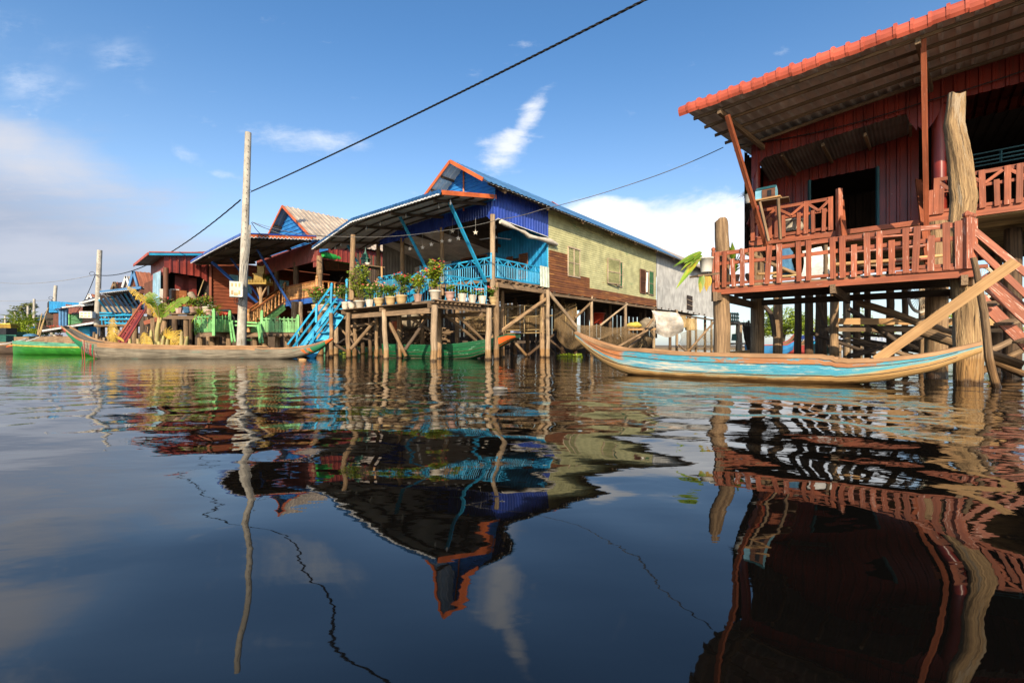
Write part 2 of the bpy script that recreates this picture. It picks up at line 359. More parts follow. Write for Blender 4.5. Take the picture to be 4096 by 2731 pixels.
# cloud layers are planar sheets seen in perspective: direction projected on a level plane
dz = k.math('ADD', k.math('MAXIMUM', el, 0.0), .10)
cx = k.math('DIVIDE', sp.outputs[0], dz); cy = k.math('DIVIDE', sp.outputs[1], dz)
cv = k.n('ShaderNodeCombineXYZ'); k.l(cx, cv.inputs[0]); k.l(cy, cv.inputs[1])
gv = k.n('ShaderNodeCombineXYZ'); k.l(X, gv.inputs[0]); k.l(Z, gv.inputs[1])
front = k.ramp(sp.outputs[1], .02, .2)
def blob(x, z, sx, sz, rot=0.0):
    c, s = math.cos(rot), math.sin(rot)
    dx = k.math('SUBTRACT', X, x); dy = k.math('SUBTRACT', Z, z)
    a = k.math('ADD', k.math('MULTIPLY', dx, c/sx), k.math('MULTIPLY', dy, s/sx))
    b = k.math('ADD', k.math('MULTIPLY', dx, -s/sz), k.math('MULTIPLY', dy, c/sz))
    d = k.math('ADD', k.math('MULTIPLY', a, a), k.math('MULTIPLY', b, b))
    return k.math('MULTIPLY', k.math('EXPONENT', k.math('MULTIPLY', d, -1.0)), front)
def px2(px, py): return (px-CX)/F, (HY-py)/F
nA = k.noise(k.vmul(cv.outputs[0], (.55, 1.5, 1)), 1.0, 8, .6, .6)
nB = k.noise(k.vmul(gv.outputs[0], (3.2, 7.0, 1)), 1.0, 9, .62, .5)
nC = k.noise(k.vmul(gv.outputs[0], (8.0, 12.0, 1)), 1.0, 10, .64, .35)
rotv = k.n('ShaderNodeMapping'); k.l(gv.outputs[0], rotv.inputs[0]); rotv.inputs['Rotation'].default_value = (0, 0, .55); rotv.inputs['Scale'].default_value = (5, 14, 1)
nD = k.noise(rotv.outputs[0], 1.0, 9, .66, .3)
nF = k.noise(k.vmul(gv.outputs[0], (1.6, 17.0, 1)), 1.0, 7, .6, .3)
col = k.n('ShaderNodeHueSaturation'); k.l(sky.outputs[0], col.inputs['Color']); k.l(k.ramp(el, .10, .60, 1.0, 1.22), col.inputs['Saturation']); col.inputs['Value'].default_value = 1.0
c = col.outputs[0]
hz = k.ramp(el, .0, .34, 1.0, 0.0)
c = k.mix(k.math('MULTIPLY', hz, .30), c, (3.0, 3.6, 4.6))
def layer(c, f, colr): return k.mix(f, c, colr)
def clamp01(x): return k.math('MINIMUM', k.math('MAXIMUM', x, 0.0), 1.0)
# broad lavender-grey stratus on the left
m = k.math('MAXIMUM', blob(*px2(-300, 960), .72, .235, -.10), k.math('MULTIPLY', blob(*px2(250, 1200), .80, .19), .95))
tex = k.math('MULTIPLY_ADD', nF, .55, k.math('MULTIPLY', nB, .45))
f = k.ramp(k.math('ADD', m, k.math('MULTIPLY', k.math('SUBTRACT', tex, .5), 1.1)), .15, .85)
c = layer(c, k.math('MULTIPLY', f, .86), k.mix(k.ramp(tex, .36, .62), (1.95, 2.15, 2.75), (2.75, 2.8, 3.25)))
# bright top of that bank
m = blob(*px2(60, 600), .30, .085, -.30)
f = k.ramp(k.math('ADD', m, k.math('MULTIPLY', k.math('SUBTRACT', k.math('MULTIPLY_ADD', nB, .6, k.math('MULTIPLY', nF, .4)), .5), 1.2)), .25, 1.15)
c = layer(c, k.math('MULTIPLY', f, .8), (3.7, 3.7, 3.95))
# thin streaks high on the left
m = k.math('MAXIMUM', k.math('MAXIMUM', blob(*px2(110, 330), .13, .045, -.45), blob(*px2(60, 120), .10, .03, -.3)), blob(*px2(490, 250), .06, .04, -.6))
c = layer(c, k.math('MULTIPLY', k.math('MULTIPLY', m, k.ramp(k.math('MULTIPLY_ADD', nD, .6, k.math('MULTIPLY', nC, .4)), .46, .70)), .6), (3.6, 4.1, 5.0))
# cirrus wisps in the middle
m = k.math('MAXIMUM', blob(*px2(1230, 560), .19, .045, -.08), k.math('MULTIPLY', blob(*px2(760, 620), .10, .030, -.5), .8))
m = k.math('MAXIMUM', m, k.math('MULTIPLY', blob(*px2(900, 700), .09, .02, -.2), .8))
f = k.ramp(k.math('ADD', k.math('MULTIPLY', m, .8), k.math('MULTIPLY', k.math('SUBTRACT', k.math('MULTIPLY_ADD', nD, .6, k.math('MULTIPLY', nC, .4)), .5), 1.7)), .42, 1.05)
f = k.math('MULTIPLY', f, k.ramp(m, .05, .4))
c = layer(c, k.math('MULTIPLY', f, .95), (4.2, 4.6, 5.2))
# small bright cloud over the gable, a wedge drawn out to the upper right
rot2 = k.n('ShaderNodeMapping'); k.l(gv.outputs[0], rot2.inputs[0]); rot2.inputs['Rotation'].default_value = (0, 0, -.9); rot2.inputs['Scale'].default_value = (9, 26, 1)
nE = k.noise(rot2.outputs[0], 1.0, 8, .62, .3)
m = k.math('MAXIMUM', blob(*px2(2025, 590), .060, .042, .6), k.math('MULTIPLY', blob(*px2(2100, 490), .085, .024, .95), .8))
f = k.ramp(k.math('ADD', m, k.math('MULTIPLY', k.math('SUBTRACT', k.math('MULTIPLY_ADD', nE, .6, k.math('MULTIPLY', nC, .5)), .5), 2.1)), .30, 1.05)
c = layer(c, k.math('MULTIPLY', f, .85), (5.2, 5.25, 5.4))
# white bank low on the right
m = k.math('MAXIMUM', blob(*px2(2620, 990), .30, .10), blob(*px2(3100, 1000), .34, .12))
m = k.math('MAXIMUM', m, blob(*px2(2420, 860), .12, .045))
f = k.ramp(k.math('ADD', m, k.math('MULTIPLY', k.math('SUBTRACT', nB, .5), 1.3)), .30, .62)
c = layer(c, k.math('MULTIPLY', f, .95), k.mix(k.ramp(nC, .3, .65), (4.8, 5.0, 5.4), (6.0, 6.0, 6.0)))
k.l(c, bg.inputs['Color'])
sc.view_settings.view_transform = 'Standard'; sc.view_settings.look = 'None'; sc.view_settings.exposure = 0.65; sc.view_settings.gamma = 1.0
sc.render.film_transparent = False
sc.cycles.max_bounces = 8; sc.cycles.transparent_max_bounces = 16
sc.cycles.use_adaptive_sampling = True; sc.cycles.use_denoising = True; sc.cycles.caustics_reflective = True
# ---------------------------------------------------------------- water
def axis(lo, hi, c0, c1, fine, grow):
    xs = list(np.arange(c0, c1+1e-6, fine)); s = fine; x = xs[-1]
    while x < hi: s *= grow; x += s; xs.append(x)
    s = fine; x = xs[0]
    while x > lo: s *= grow; x -= s; xs.insert(0, x)
    return np.array(xs)
xs = axis(-900, 900, -2.6, 3.6, .035, 1.035); ys = axis(-60, 1500, .2, 6.5, .035, 1.03)
GX, GY = np.meshgrid(xs, ys)
rg = np.random.RandomState(5)
def waves(X, Y, lam0, lam1, n, slope, kd, spread):
    h = np.zeros_like(X)
    for i in range(n):
        lam = lam0*(lam1/lam0)**rg.rand(); kk = 6.28318/lam; th = kd+spread*rg.randn()
        h += math.sqrt(2.0/n)*slope/kk*np.sin(kk*(X*math.cos(th)+Y*math.sin(th))+rg.rand()*6.28318)
    return h
R = np.hypot(GX, GY)
near = np.exp(-(R/18.0)**2)
hgt = waves(GX, GY, .7, 1.9, 22, .025, 1.1, 1.2)
hgt += waves(GX, GY, .30, .7, 24, .025, 1.3, .9)*(.30+.70*np.clip((R-1.0)/4.0, 0, 1))
hgt += .046*np.exp(-((GY-.45)/.55)**2)*np.exp(-((GX+.35)/.8)**2)
hgt *= near
me = bpy.data.meshes.new('water'); nx, ny = len(xs), len(ys)
vv = np.stack([GX, GY, hgt], -1).reshape(-1, 3).astype(np.float32)
idx = np.arange(nx*ny).reshape(ny, nx)
ff = np.stack([idx[:-1, :-1], idx[:-1, 1:], idx[1:, 1:], idx[1:, :-1]], -1).reshape(-1, 4)
me.vertices.add(len(vv)); me.vertices.foreach_set('co', vv.ravel())
me.loops.add(ff.size); me.loops.foreach_set('vertex_index', ff.ravel().astype(np.int32))
me.polygons.add(len(ff)); me.polygons.foreach_set('loop_start', np.arange(0, ff.size, 4, dtype=np.int32))
me.polygons.foreach_set('use_smooth', np.ones(len(ff), dtype=bool))
me.update(calc_edges=True)
kw = NT('dark_water')
pos = kw.n('ShaderNodeNewGeometry').outputs['Position']
b = kw.n('ShaderNodeBsdfPrincipled')
b.inputs['Base Color'].default_value = (.003, .0028, .0024, 1); b.inputs['Roughness'].default_value = .015; b.inputs['IOR'].default_value = 1.45
b.inputs['Specular IOR Level'].default_value = .5
p2 = kw.vmul(pos, (1, 1, 0))
patch = kw.ramp(kw.noise(p2, .35, 3), .32, .68, .35, 1.0)
ln = kw.n('ShaderNodeVectorMath', operation='LENGTH'); kw.l(p2, ln.inputs[0])
far = kw.ramp(ln.outputs[1], 1.2, 6.0, .10, 1.0)
h1 = kw.math('MULTIPLY', kw.noise(kw.vmul(p2, (1.0, 2.4, 1)), 1.6, 2, .5, .5), .010)
h2 = kw.math('MULTIPLY', kw.noise(kw.vmul(p2, (1.0, 2.2, 1)), 4.6, 2, .5, .4), .0034)
h3 = kw.math('MULTIPLY', kw.noise(kw.vmul(p2, (1, 1.8, 1)), 13, 2, .5), .0007)
hh = kw.math('MULTIPLY', kw.math('ADD', kw.math('ADD', h1, h2), h3), kw.math('MULTIPLY', patch, far))
bp = kw.n('ShaderNodeBump'); bp.inputs['Strength'].default_value = 1; bp.inputs['Distance'].default_value = 1.0
kw.l(hh, bp.inputs['Height']); kw.l(bp.outputs[0], b.inputs['Normal']); kw.l(b.outputs[0], kw.out.inputs[0])
me.materials.append(kw.m)
water = bpy.data.objects.new('water', me); COL.objects.link(water); water['kind'] = 'structure'; water['label'] = 'dark brown rippled river water reflecting houses and sky'
# ---------------------------------------------------------------- far low bank
def bank(name, pts, depth, z, mat):
    mb = MB(); n = len(pts)
    vs = [];
    for (x, y) in pts: vs.append(V(x, y, -.6))
    for (x, y) in pts: vs.append(V(x, y+1.5, z+.15*(rnd()-.5)))
    for (x, y) in pts: vs.append(V(x*1.0, y+depth, z+.3))
    fs = []
    for r_ in (0, 1):
        for i in range(n-1): fs.append((r_*n+i, r_*n+i+1, r_*n+n+i+1, r_*n+n+i))
    mb.add(vs, fs); o = mb.build(name, mat); o['kind'] = 'structure'; return o
m_mud = M('river_bank_mud', (.20, .14, .08), (.11, .08, .045), (.6, .6, .6), .3, .7, .95, .4)
bank('ground', [(x, 62+3*math.sin(x*.2)) for x in range(-160, 200, 6)], 900, .25, m_mud)
# ================================================================= RIGHT: red stilt house, frame Rf
Rf = Frame(6.8, 6.67)
hs = thing('stilt_house', Rf.pt(1.5, 5, 0), 'nearest and largest red metal stilt house with overhanging roof and railed porch', 'house')
def roofz(a, b):
    e = 5.59+(4.37-a)*.028
    v = pw(a, [-4, -.8, .54, 3.53, 4.2], [5.95, 5.80, 5.73, 5.42, 5.30])
    return v+.15*(b-2.6) if b > 2.6 else e+(v-e)*(b-.3)/2.3
A0, A1 = -3.6, 3.93
def rp(a, b, dz=0):
    a = a+.185*max(-.4, 2.6-b)*max(0, (a+3.6)/7.5)
    return Rf.pt(a, b, roofz(a, b)+dz)
# roof: upper skin, lining below it
mb = MB(); mb.sheet(lambda t: rp(lerp(A1, A0, t), .3, .09), lambda t: rp(lerp(A1, A0, t), 6.5, .09), A1-A0, .2, .035, (0, 0, 1), 'trap', 6)
mb.sheet(lambda t: rp(lerp(A1, A0, t), 6.5, .09), lambda t: rp(lerp(A1, A0, t), 6.5, -.9)+V(W.x*5, W.y*5, 0), A1-A0, .2, .035, (0, 0, 1), 'trap', 2)
mb.build('roof', m_rooftile, hs)
mb = MB(); mb.sheet(lambda t: rp(lerp(A1, A0, t), .3, .03), lambda t: rp(lerp(A1, A0, t), 4.5, .03), A1-A0, .2, -.055, (0, 0, 1), 'trap', 2)
mb.build('roof_underside', m_liner, hs)
# moulded eave trim with tile humps
mb = MB(); n = int((A1+.12-A0)/.2)
prof = [(-.005, -.05), (-.035, .0), (-.05, .06), (-.04, .12), (.0, .165), (.1, .19)]
for i in range(n):
    for (f0, f1, k0) in ((0, .80, 1.0), (.80, 1.0, 1.22)):
        a0 = A1+.12-.2*(i+f0); a1 = A1+.12-.2*(i+f1)
        vs = []; gs = []; o = rnd()*9
        dzj = .012*math.sin(i*1.7)
        for a in (a0, a1):
            for bx, z in prof:
                vs.append(rp(a, .3+bx*k0*1.1, (z*k0 if z > 0 else z)+dzj)); gs.append((o+z, a, o))
        m = len(prof); fs = [(j, j+1, m+j+1, m+j) for j in range(m-1)]+[tuple(range(m)), tuple(range(m, 2*m))[::-1]]
        mb.add(vs, fs, gs)
mb.build('eave_trim', m_rooftile, hs)
for b_ in (.53, .97, 1.42, 1.88, 2.34):
    mb = MB(); pts = [(A1-.05, .0)]
    for a in np.linspace(A1-.05, A0, 5)[:-1]:
        a2 = a-(A1-.05-A0)/4
        mb.beam(rp(a, b_, -.06), rp(a2, b_, -.06), .04, .06)
    mb.build('purlin', m_timber, hs)
for a_, w_ in ((3.35, .07), (.42, .07), (-1.8, .07)):
    mb = MB(); mb.beam(rp(a_, .45, -.13), rp(a_, 2.58, -.15), w_, .11); mb.build('rafter', m_timber, hs)
# valance at the porch front: arched between the posts
def valbot(a):
    if a > .62:
        t = (a-.62)/(3.6-.62); edge = min(t, 1-t)
        base = lerp(5.27, 5.03, t); return base-.42*max(0, 1-edge/.055)**.6
    t = (.5-a)/4.0; return 5.28-.5*max(0, 1-abs(t)/.06)**.6
mb = MB()
mb.sheet(lambda t: Rf.pt(lerp(3.62, -3.6, t), 2.6, valbot(lerp(3.62, -3.6, t))), lambda t: rp(lerp(3.62, -3.6, t), 2.6, .02), 7.22, .17, .022, (-W.x, -W.y, 0), 'trap', 1)
mb.build('valance', m_redmetal, hs)
# side end of the porch and inner ceiling of grey sheets
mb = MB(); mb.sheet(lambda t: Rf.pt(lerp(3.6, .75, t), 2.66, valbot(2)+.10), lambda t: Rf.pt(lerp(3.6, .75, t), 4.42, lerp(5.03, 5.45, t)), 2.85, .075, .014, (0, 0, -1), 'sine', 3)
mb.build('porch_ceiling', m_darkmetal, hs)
for a_ in (3.0, 2.2, 1.45, .72):
    mb = MB(); mb.beam(Rf.pt(a_, 2.75, 5.08), Rf.pt(a_, 4.38, lerp(5.45, 5.03, (a_-.75)/2.85)-.05), .05, .07); mb.build('ceiling_batten', m_timber, hs)
# front wall with doorway
def wlo(t):
    a = lerp(3.75, .58, t)
    return Rf.pt(a, 4.4, 4.84 if 1.31 < a < 2.68 else 3.08)
mb = MB(); mb.sheet(wlo, lambda t: Rf.pt(lerp(3.75, .58, t), 4.4, 5.6), 3.17, .19, .03, (-W.x, -W.y, 0), 'trap', 1)
wall = mb.build('wall', m_redmetal, hs)
for a_ in (1.31, 2.68):
    dr_ = MB(); dr_.beam(Rf.pt(a_, 4.36, 3.08), Rf.pt(a_, 4.36, 4.84), .05, .05); dr_.build('door_jamb', m_bluetrim, hs)
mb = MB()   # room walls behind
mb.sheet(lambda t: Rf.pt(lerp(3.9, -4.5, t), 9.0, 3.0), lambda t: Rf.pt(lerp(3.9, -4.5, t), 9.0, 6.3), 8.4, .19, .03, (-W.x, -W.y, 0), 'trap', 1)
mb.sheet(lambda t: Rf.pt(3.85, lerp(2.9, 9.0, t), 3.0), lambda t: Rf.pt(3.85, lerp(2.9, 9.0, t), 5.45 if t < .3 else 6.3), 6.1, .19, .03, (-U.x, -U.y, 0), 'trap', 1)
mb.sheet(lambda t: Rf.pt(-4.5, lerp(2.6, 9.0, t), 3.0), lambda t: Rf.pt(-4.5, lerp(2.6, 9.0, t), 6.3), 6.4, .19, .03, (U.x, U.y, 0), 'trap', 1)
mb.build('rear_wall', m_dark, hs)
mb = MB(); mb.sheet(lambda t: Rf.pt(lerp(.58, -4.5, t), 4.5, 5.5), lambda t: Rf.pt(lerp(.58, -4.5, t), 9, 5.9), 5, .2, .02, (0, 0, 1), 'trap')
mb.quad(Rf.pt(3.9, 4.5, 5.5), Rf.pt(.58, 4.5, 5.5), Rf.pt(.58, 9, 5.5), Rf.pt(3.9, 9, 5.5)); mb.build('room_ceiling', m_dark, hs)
mb = MB()   # openwork vent rail inside the dark room
for z in (4.42, 4.50, 4.58, 4.68): mb.beam(Rf.pt(.35, 4.4, z), Rf.pt(-4, 4.4, z+.02), .03, .025)
for i in range(10): mb.beam(Rf.pt(.2-i*.45, 4.4, 4.42), Rf.pt(.2-i*.45, 4.4, 4.68), .03, .03)
mb.build('vent_rail', m_bluetrim, hs)
# floor of bamboo slats over joists
mb = MB()
for i in range(46):
    b_ = 2.66+i*.105
    mb.tube([Rf.pt(3.62, b_, 3.0+.01*rnd()), Rf.pt(-1, b_+.02*rnd(), 3.0), Rf.pt(-4.5, b_, 3.0+.01*rnd())], .042, 6, r=rnd())
mb.build('bamboo_floor', m_bamboo, hs)
mb = MB(); mb.quad(Rf.pt(3.62, 2.66, 3.055), Rf.pt(-4.5, 2.66, 3.055), Rf.pt(-4.5, 9, 3.055), Rf.pt(3.62, 9, 3.055)); mb.build('floor', m_timdark, hs)
for a_ in (3.3, 1.9, .45, -1.1, -2.6):
    mb = MB(); mb.beam(Rf.pt(a_, 2.5, 2.88), Rf.pt(a_, 8.6, 2.88), .09, .13); mb.build('floor_joist', m_timdark, hs)
mb = MB(); mb.beam(Rf.pt(3.66, 2.6, 3.06), Rf.pt(1.80, 2.6, 3.02), .05, .13); mb.beam(Rf.pt(1.84, 2.62, 3.03), Rf.pt(.5, 2.62, 3.03), .06, .10)
mb.beam(Rf.pt(.47, 2.6, 3.07), Rf.pt(-4.4, 2.6, 3.10), .05, .15); mb.beam(Rf.pt(3.66, 2.63, 3.06), Rf.pt(3.66, 6, 3.06), .05, .13)
mb.build('edge_beam', m_redpaint, hs)
# porch railings
def railing(parent, P, a_list, small, zr, mat, vpairs, wd=.085):
    """P(a,z) gives points; a_list full uprights, small short ones, zr=(bottom,mid,top)"""
    aa = sorted(a_list); zb, zm, zt = zr
    for z, h in ((zt, .07), (zm, .055), (zb, .06)):
        mb = MB(); mb.beam(P(aa[0], z), P(aa[-1], z), .035, h); mb.build('rail', mat, parent)
    for a in a_list:
        mb = MB(); q = P(a, zb-.05)-P(a+.01, zb-.05); o = V(-W.x, -W.y, 0)*.035
        j = (rnd()-.5)*.03
        mb.beam(P(a, zb-.06)+o, P(a+j, zt+.03)+o, wd, .03, up=(W.x, W.y, 0)); mb.build('baluster', mat, parent)
    for a in small:
        mb = MB(); o = V(-W.x, -W.y, 0)*.035
        mb.beam(P(a, zb-.06)+o, P(a+(rnd()-.5)*.03, zm+.05)+o, wd*.85, .03, up=(W.x, W.y, 0)); mb.build('baluster', mat, parent)
    for a, b, c in vpairs:
        mb = MB(); o = V(-W.x, -W.y, 0)*.034
        mb.beam(P(a, zt-.03)+o, P(b, zm+.02)+o, .055, .025, up=(W.x, W.y, 0)); mb.beam(P(b, zm+.02)+o*1.05, P(c, zt-.03)+o*1.05, .055, .025, up=(W.x, W.y, 0))
        mb.build('brace_strip', mat, parent)
def ra(px, b=2.6): return Rf.onb(b, px, 900)[0]
P = lambda a, z: Rf.pt(a, 2.58, z)
def subrail(name):
    o = bpy.data.objects.new(name, None); COL.objects.link(o); o.parent = hs; return o
r1 = subrail('railing')
railing(r1, P, [ra(x) for x in (3014, 3108, 3225, 3325)], [ra(x) for x in (3083, 3137, 3196, 3255, 3296)], (3.16, 3.55, 3.80), m_redpaint,
        [(ra(3112), ra(3167), ra(3219)), (ra(3232), ra(3277), ra(3320)), (ra(3020), ra(3065), ra(3102))])
mb = MB(); mb.beam(Rf.pt(ra(3357), 2.57, 2.95), Rf.pt(ra(3357), 2.57, 3.98), .09, .09); mb.build('newel_post', m_redplain, hs)
r2 = subrail('railing')
railing(r2, P, [ra(x) for x in (3743, 3930, 4028, 4075, 4200, 4330)], [ra(x) for x in (3723, 3764, 3893, 3988, 4140, 4260)], (3.19, 3.56, 3.80), m_redpaint,
        [(ra(3748), ra(3795), ra(3850)), (ra(3870), ra(3938), ra(4010)), (ra(4030), ra(4100), ra(4180))])
# left end of the porch rail, running back
r3 = subrail('railing')
mb = MB()
for z in (3.16, 3.55, 3.80): mb.beam(Rf.pt(3.6, 2.6, z), Rf.pt(3.6, 4.3, z), .04, .06)
for i in range(7): mb.beam(Rf.pt(3.6, 2.8+i*.22, 3.1), Rf.pt(3.6, 2.8+i*.22, 3.56), .03, .06)
for i in range(3): mb.beam(Rf.pt(3.6, 2.65+i*.55, 3.8), Rf.pt(3.6, 2.92+i*.55, 3.56), .03, .05); mb.beam(Rf.pt(3.6, 2.92+i*.55, 3.56), Rf.pt(3.6, 3.2+i*.55, 3.8), .03, .05)
mb.build('end_rail', m_redpaint, r3)
# porch posts, roof braces, stilts
for a_, b_, r_, top, m in ((3.55, 2.75, .10, 5.35, m_redmetal), (.30, 2.75, .11, 5.6, m_redmetal), (-2.9, 2.75, .11, 5.7, m_redmetal)):
    mb = MB(); mb.tube([Rf.pt(a_, b_, z) for z in (3.05, 3.8, 4.6, top)], [r_*1.05, r_, r_*.97, r_*.95], 10, jit=.03); mb.build('porch_post', m_redmetal, hs)
b1 = Rf.pb(2.5, 3076, 1020); mb = MB(); mb.beam(b1, Rf.pb(.55, 2909, 462), .075, .10); mb.build('roof_brace', m_redpaint, hs)
b2 = Rf.pb(2.45, 3718, 1062); mb = MB(); mb.beam(Rf.pb(2.2, 3706, 900), Rf.pb(.58, 3694, 150), .075, .10); mb.build('roof_brace', m_redpaint, hs)
def stilt(parent, px, Y, r, top, mat, lean=0.0, name='post', wob=.02, n=10):
    mb = MB(); p0 = wl(px, Y, -.4); k_ = 6
    pts = []; rr = []
    for i in range(k_+1):
        t = i/k_; pts.append(p0+V(lean*t+wob*(rnd()-.5), wob*(rnd()-.5), (top+.4)*t)); rr.append(r*(1.06-.12*t)*(1+.05*(rnd()-.5)))
    mb.tube(pts, rr, n, jit=.05); return mb.build(name, mat, parent)
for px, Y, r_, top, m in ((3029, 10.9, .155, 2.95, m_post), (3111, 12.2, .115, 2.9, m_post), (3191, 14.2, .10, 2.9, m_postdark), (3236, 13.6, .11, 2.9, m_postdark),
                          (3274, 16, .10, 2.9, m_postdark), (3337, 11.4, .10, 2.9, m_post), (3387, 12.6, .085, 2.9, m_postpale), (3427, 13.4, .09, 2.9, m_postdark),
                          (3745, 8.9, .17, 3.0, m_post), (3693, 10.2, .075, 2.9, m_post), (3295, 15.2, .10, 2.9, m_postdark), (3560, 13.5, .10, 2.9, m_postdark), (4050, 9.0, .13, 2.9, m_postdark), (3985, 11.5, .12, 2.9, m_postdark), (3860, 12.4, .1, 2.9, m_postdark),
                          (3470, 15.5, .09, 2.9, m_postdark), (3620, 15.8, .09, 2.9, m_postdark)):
    stilt(hs, px, Y, r_, top, m)
# lumber store under the house: rails, struts, cross beams
def stick(parent, p, q, r_, mat, name='strut', bend=0.0, n=7):
    p = Vector(p); q = Vector(q); pts = []; rr = []
    for i in range(6):
        t = i/5; pts.append(p.lerp(q, t)+V(bend*math.sin(t*3.14)*.6+.015*(rnd()-.5), 0, bend*math.sin(t*3.14)+.015*(rnd()-.5))); rr.append(r_*(1.05-.15*t))
    mb = MB(); mb.tube(pts, rr, n, jit=.04); return mb.build(name, mat, parent)
def plank(parent, p, q, w, h, mat, name='plank', up=None):
    mb = MB(); mb.beam(p, q, w, h, up=up); return mb.build(name, mat, parent)
plank(hs, at(3352, 1285, 11.0), at(4080, 1288, 9.6), .05, .15, m_fresh, 'cross_beam')
plank(hs, at(3300, 1318, 12.2), at(4090, 1322, 11.0), .05, .10, m_timber, 'cross_beam')
plank(hs, at(3270, 1308, 13.2), at(4000, 1310, 12.5), .05, .08, m_timdark, 'cross_beam')
stick(hs, at(3430, 1212, 9.6), at(3800, 1350, 8.6), .075, m_post, bend=.05); stick(hs, at(3660, 1318, 8.6), at(4095, 1462, 7.6), .085, m_post)
stick(hs, at(3735, 1305, 8.4), at(3835, 1340, 8.2), .05, m_timber); stick(hs, at(3770, 1352, 9.2), at(4100, 1500, 8.2), .075, m_post)
stick(hs, at(3395, 1235, 11.2), at(3640, 1400, 10.6), .06, m_timdark); stick(hs, at(3520, 1335, 11.5), at(3740, 1420, 11), .05, m_timber)
stick(hs, at(3395, 1425, 9.8), at(3700, 1345, 10.2), .05, m_timdark); stick(hs, at(3240, 1330, 12.5), at(3560, 1440, 11.8), .05, m_timdark)
stick(hs, at(3505, 1385, 10.5), at(3700, 1440, 10), .05, m_timber); stick(hs, at(3920, 1420, 8.8), at(4096, 1340, 8.8), .06, m_timber); stick(hs, at(3900, 1500, 8.6), at(4100, 1395, 8.6), .06, m_post)
stick(hs, at(3275, 1220, 13.6), at(3322, 1410, 13.0), .05, m_postdark, bend=.05); stick(hs, at(3055, 1222, 12.2), at(3098, 1345, 11.9), .06, m_timdark, bend=.12)
for i in range(16):
    x = 3300+rnd()*430; y = 1325+rnd()*60
    stick(hs, at(x, y, 13+rnd()*2), at(x+200+rnd()*160, y+10+rnd()*60, 12.4+rnd()), .03+.02*rnd(), m_timdark if i % 3 else m_timber, 'stored_pole')
plank(hs, at(3330, 1190, 12), at(4096, 1186, 11), .06, .10, m_timdark, 'cross_beam')
# ------------------------------------------------------------ the lower deck in front
dk = thing('wooden_deck', Rf.pt(1.8, 1.2, 0), 'low red painted deck with crooked slat railing in front of the red house', 'deck')
AL = 3.62
mb = MB(); a0 = -.02
n = 17
for i in range(n):
    b_ = .06+i*(2.5/n)
    mb.beam(Rf.pt(-.05, b_, 1.735), Rf.pt(AL, b_, 1.735), 2.5/n-(.012 if i % 3 else .02), .03)
mb.build('deck_floor', m_timber, dk)
mb = MB(); mb.beam(Rf.pt(-.03, .0, 1.66), Rf.pt(AL+.05, .0, 1.66), .045, .115, r=.5); mb.build('front_beam', m_redpaint, dk)
mb = MB(); mb.beam(Rf.pt(-.12, -.03, 1.742), Rf.pt(.9, -.03, 1.745), .05, .05, r=.3); mb.build('front_strip', m_redpaint, dk)
for a_ in (AL-.05, 1.72, .12):
    mb = MB(); mb.beam(Rf.pt(a_, -.06, 1.56), Rf.pt(a_, 2.55, 1.56), .075, .15); mb.build('deck_joist', m_timber, dk)
mb = MB(); mb.beam(Rf.pt(-.1, 2.5, 1.60), Rf.pt(AL+.1, 2.5, 1.60), .07, .13); mb.build('rear_beam', m_timdark, dk)
for b_ in (.6, 1.2, 1.85):
    mb = MB(); mb.beam(Rf.pt(0, b_, 1.68), Rf.pt(AL, b_, 1.68), .06, .07); mb.build('deck_joist', m_timdark, dk)
def rb(px): return Rf.onb(-.02, px, 1000)[0]
dr = bpy.data.objects.new('railing', None); COL.objects.link(dr); dr.parent = dk
for z, h, aR in ((2.40, .075, .06), (2.20, .065, .06), (1.80, .05, .1)):
    xs_ = [rb(2866), rb(3110), rb(3350), rb(3640), rb(3860)]
    for i in range(4):
        mb = MB(); mb.beam(Rf.pt(xs_[i], -.02, z+.012*math.sin(i*2.1+z)), Rf.pt(xs_[i+1], -.02, z+.012*math.sin(i*2.1+2.1+z)), .035, h)
        mb.build('rail', m_redplain if i == 3 and z > 2.3 else m_redpaint, dr)
tl = {2931: (-.03, 0), 3081: (.05, 1), 3518: (.0, 1), 3670: (.03, 1)}
for px, full in ((2871, 1), (2901, 1), (2931, 0), (2972, 1), (3008, 1), (3081, 1), (3119, 1), (3195, 1), (3236, 1), (3331, 1), (3370, 1), (3417, 0), (3468, 1), (3518, 1), (3567, 0), (3623, 1), (3670, 1), (3725, 0), (3784, 1), (3833, 1)):
    a_ = rb(px); j = tl.get(px, ((rnd()-.5)*.02, 0))[0]
    mb = MB(); mb.beam(Rf.pt(a_+j, -.055, 1.73), Rf.pt(a_, -.055, (2.44 if full else 2.27)), .075+.012*rnd(), .026, up=(W.x, W.y, 0)); mb.build('baluster', m_redplain if rnd() < .4 else m_redpaint, dr)
mb = MB(); a_ = rb(2854); mb.beam(Rf.pt(a_, -.03, 1.62), Rf.pt(a_, -.03, 2.46), .06, .05); mb.lathe(Rf.pt(a_, -.03, 2.46), [(.025, 0), (.04, .03), (.035, .07), (0, .09)], 10); mb.build('newel_post', m_redpaint, dr)
for px, b_ in ((3868, -.05), (3890, .10)):
    mb = MB(); a_ = rb(px); mb.beam(Rf.pt(a_, b_, 1.72), Rf.pt(a_, b_, 2.47), .10, .085); mb.lathe(Rf.pt(a_, b_, 2.47), [(.035, 0), (.06, .03), (.06, .06), (0, .11)], 8, smooth=False); mb.build('newel_post', m_redplain, dr)
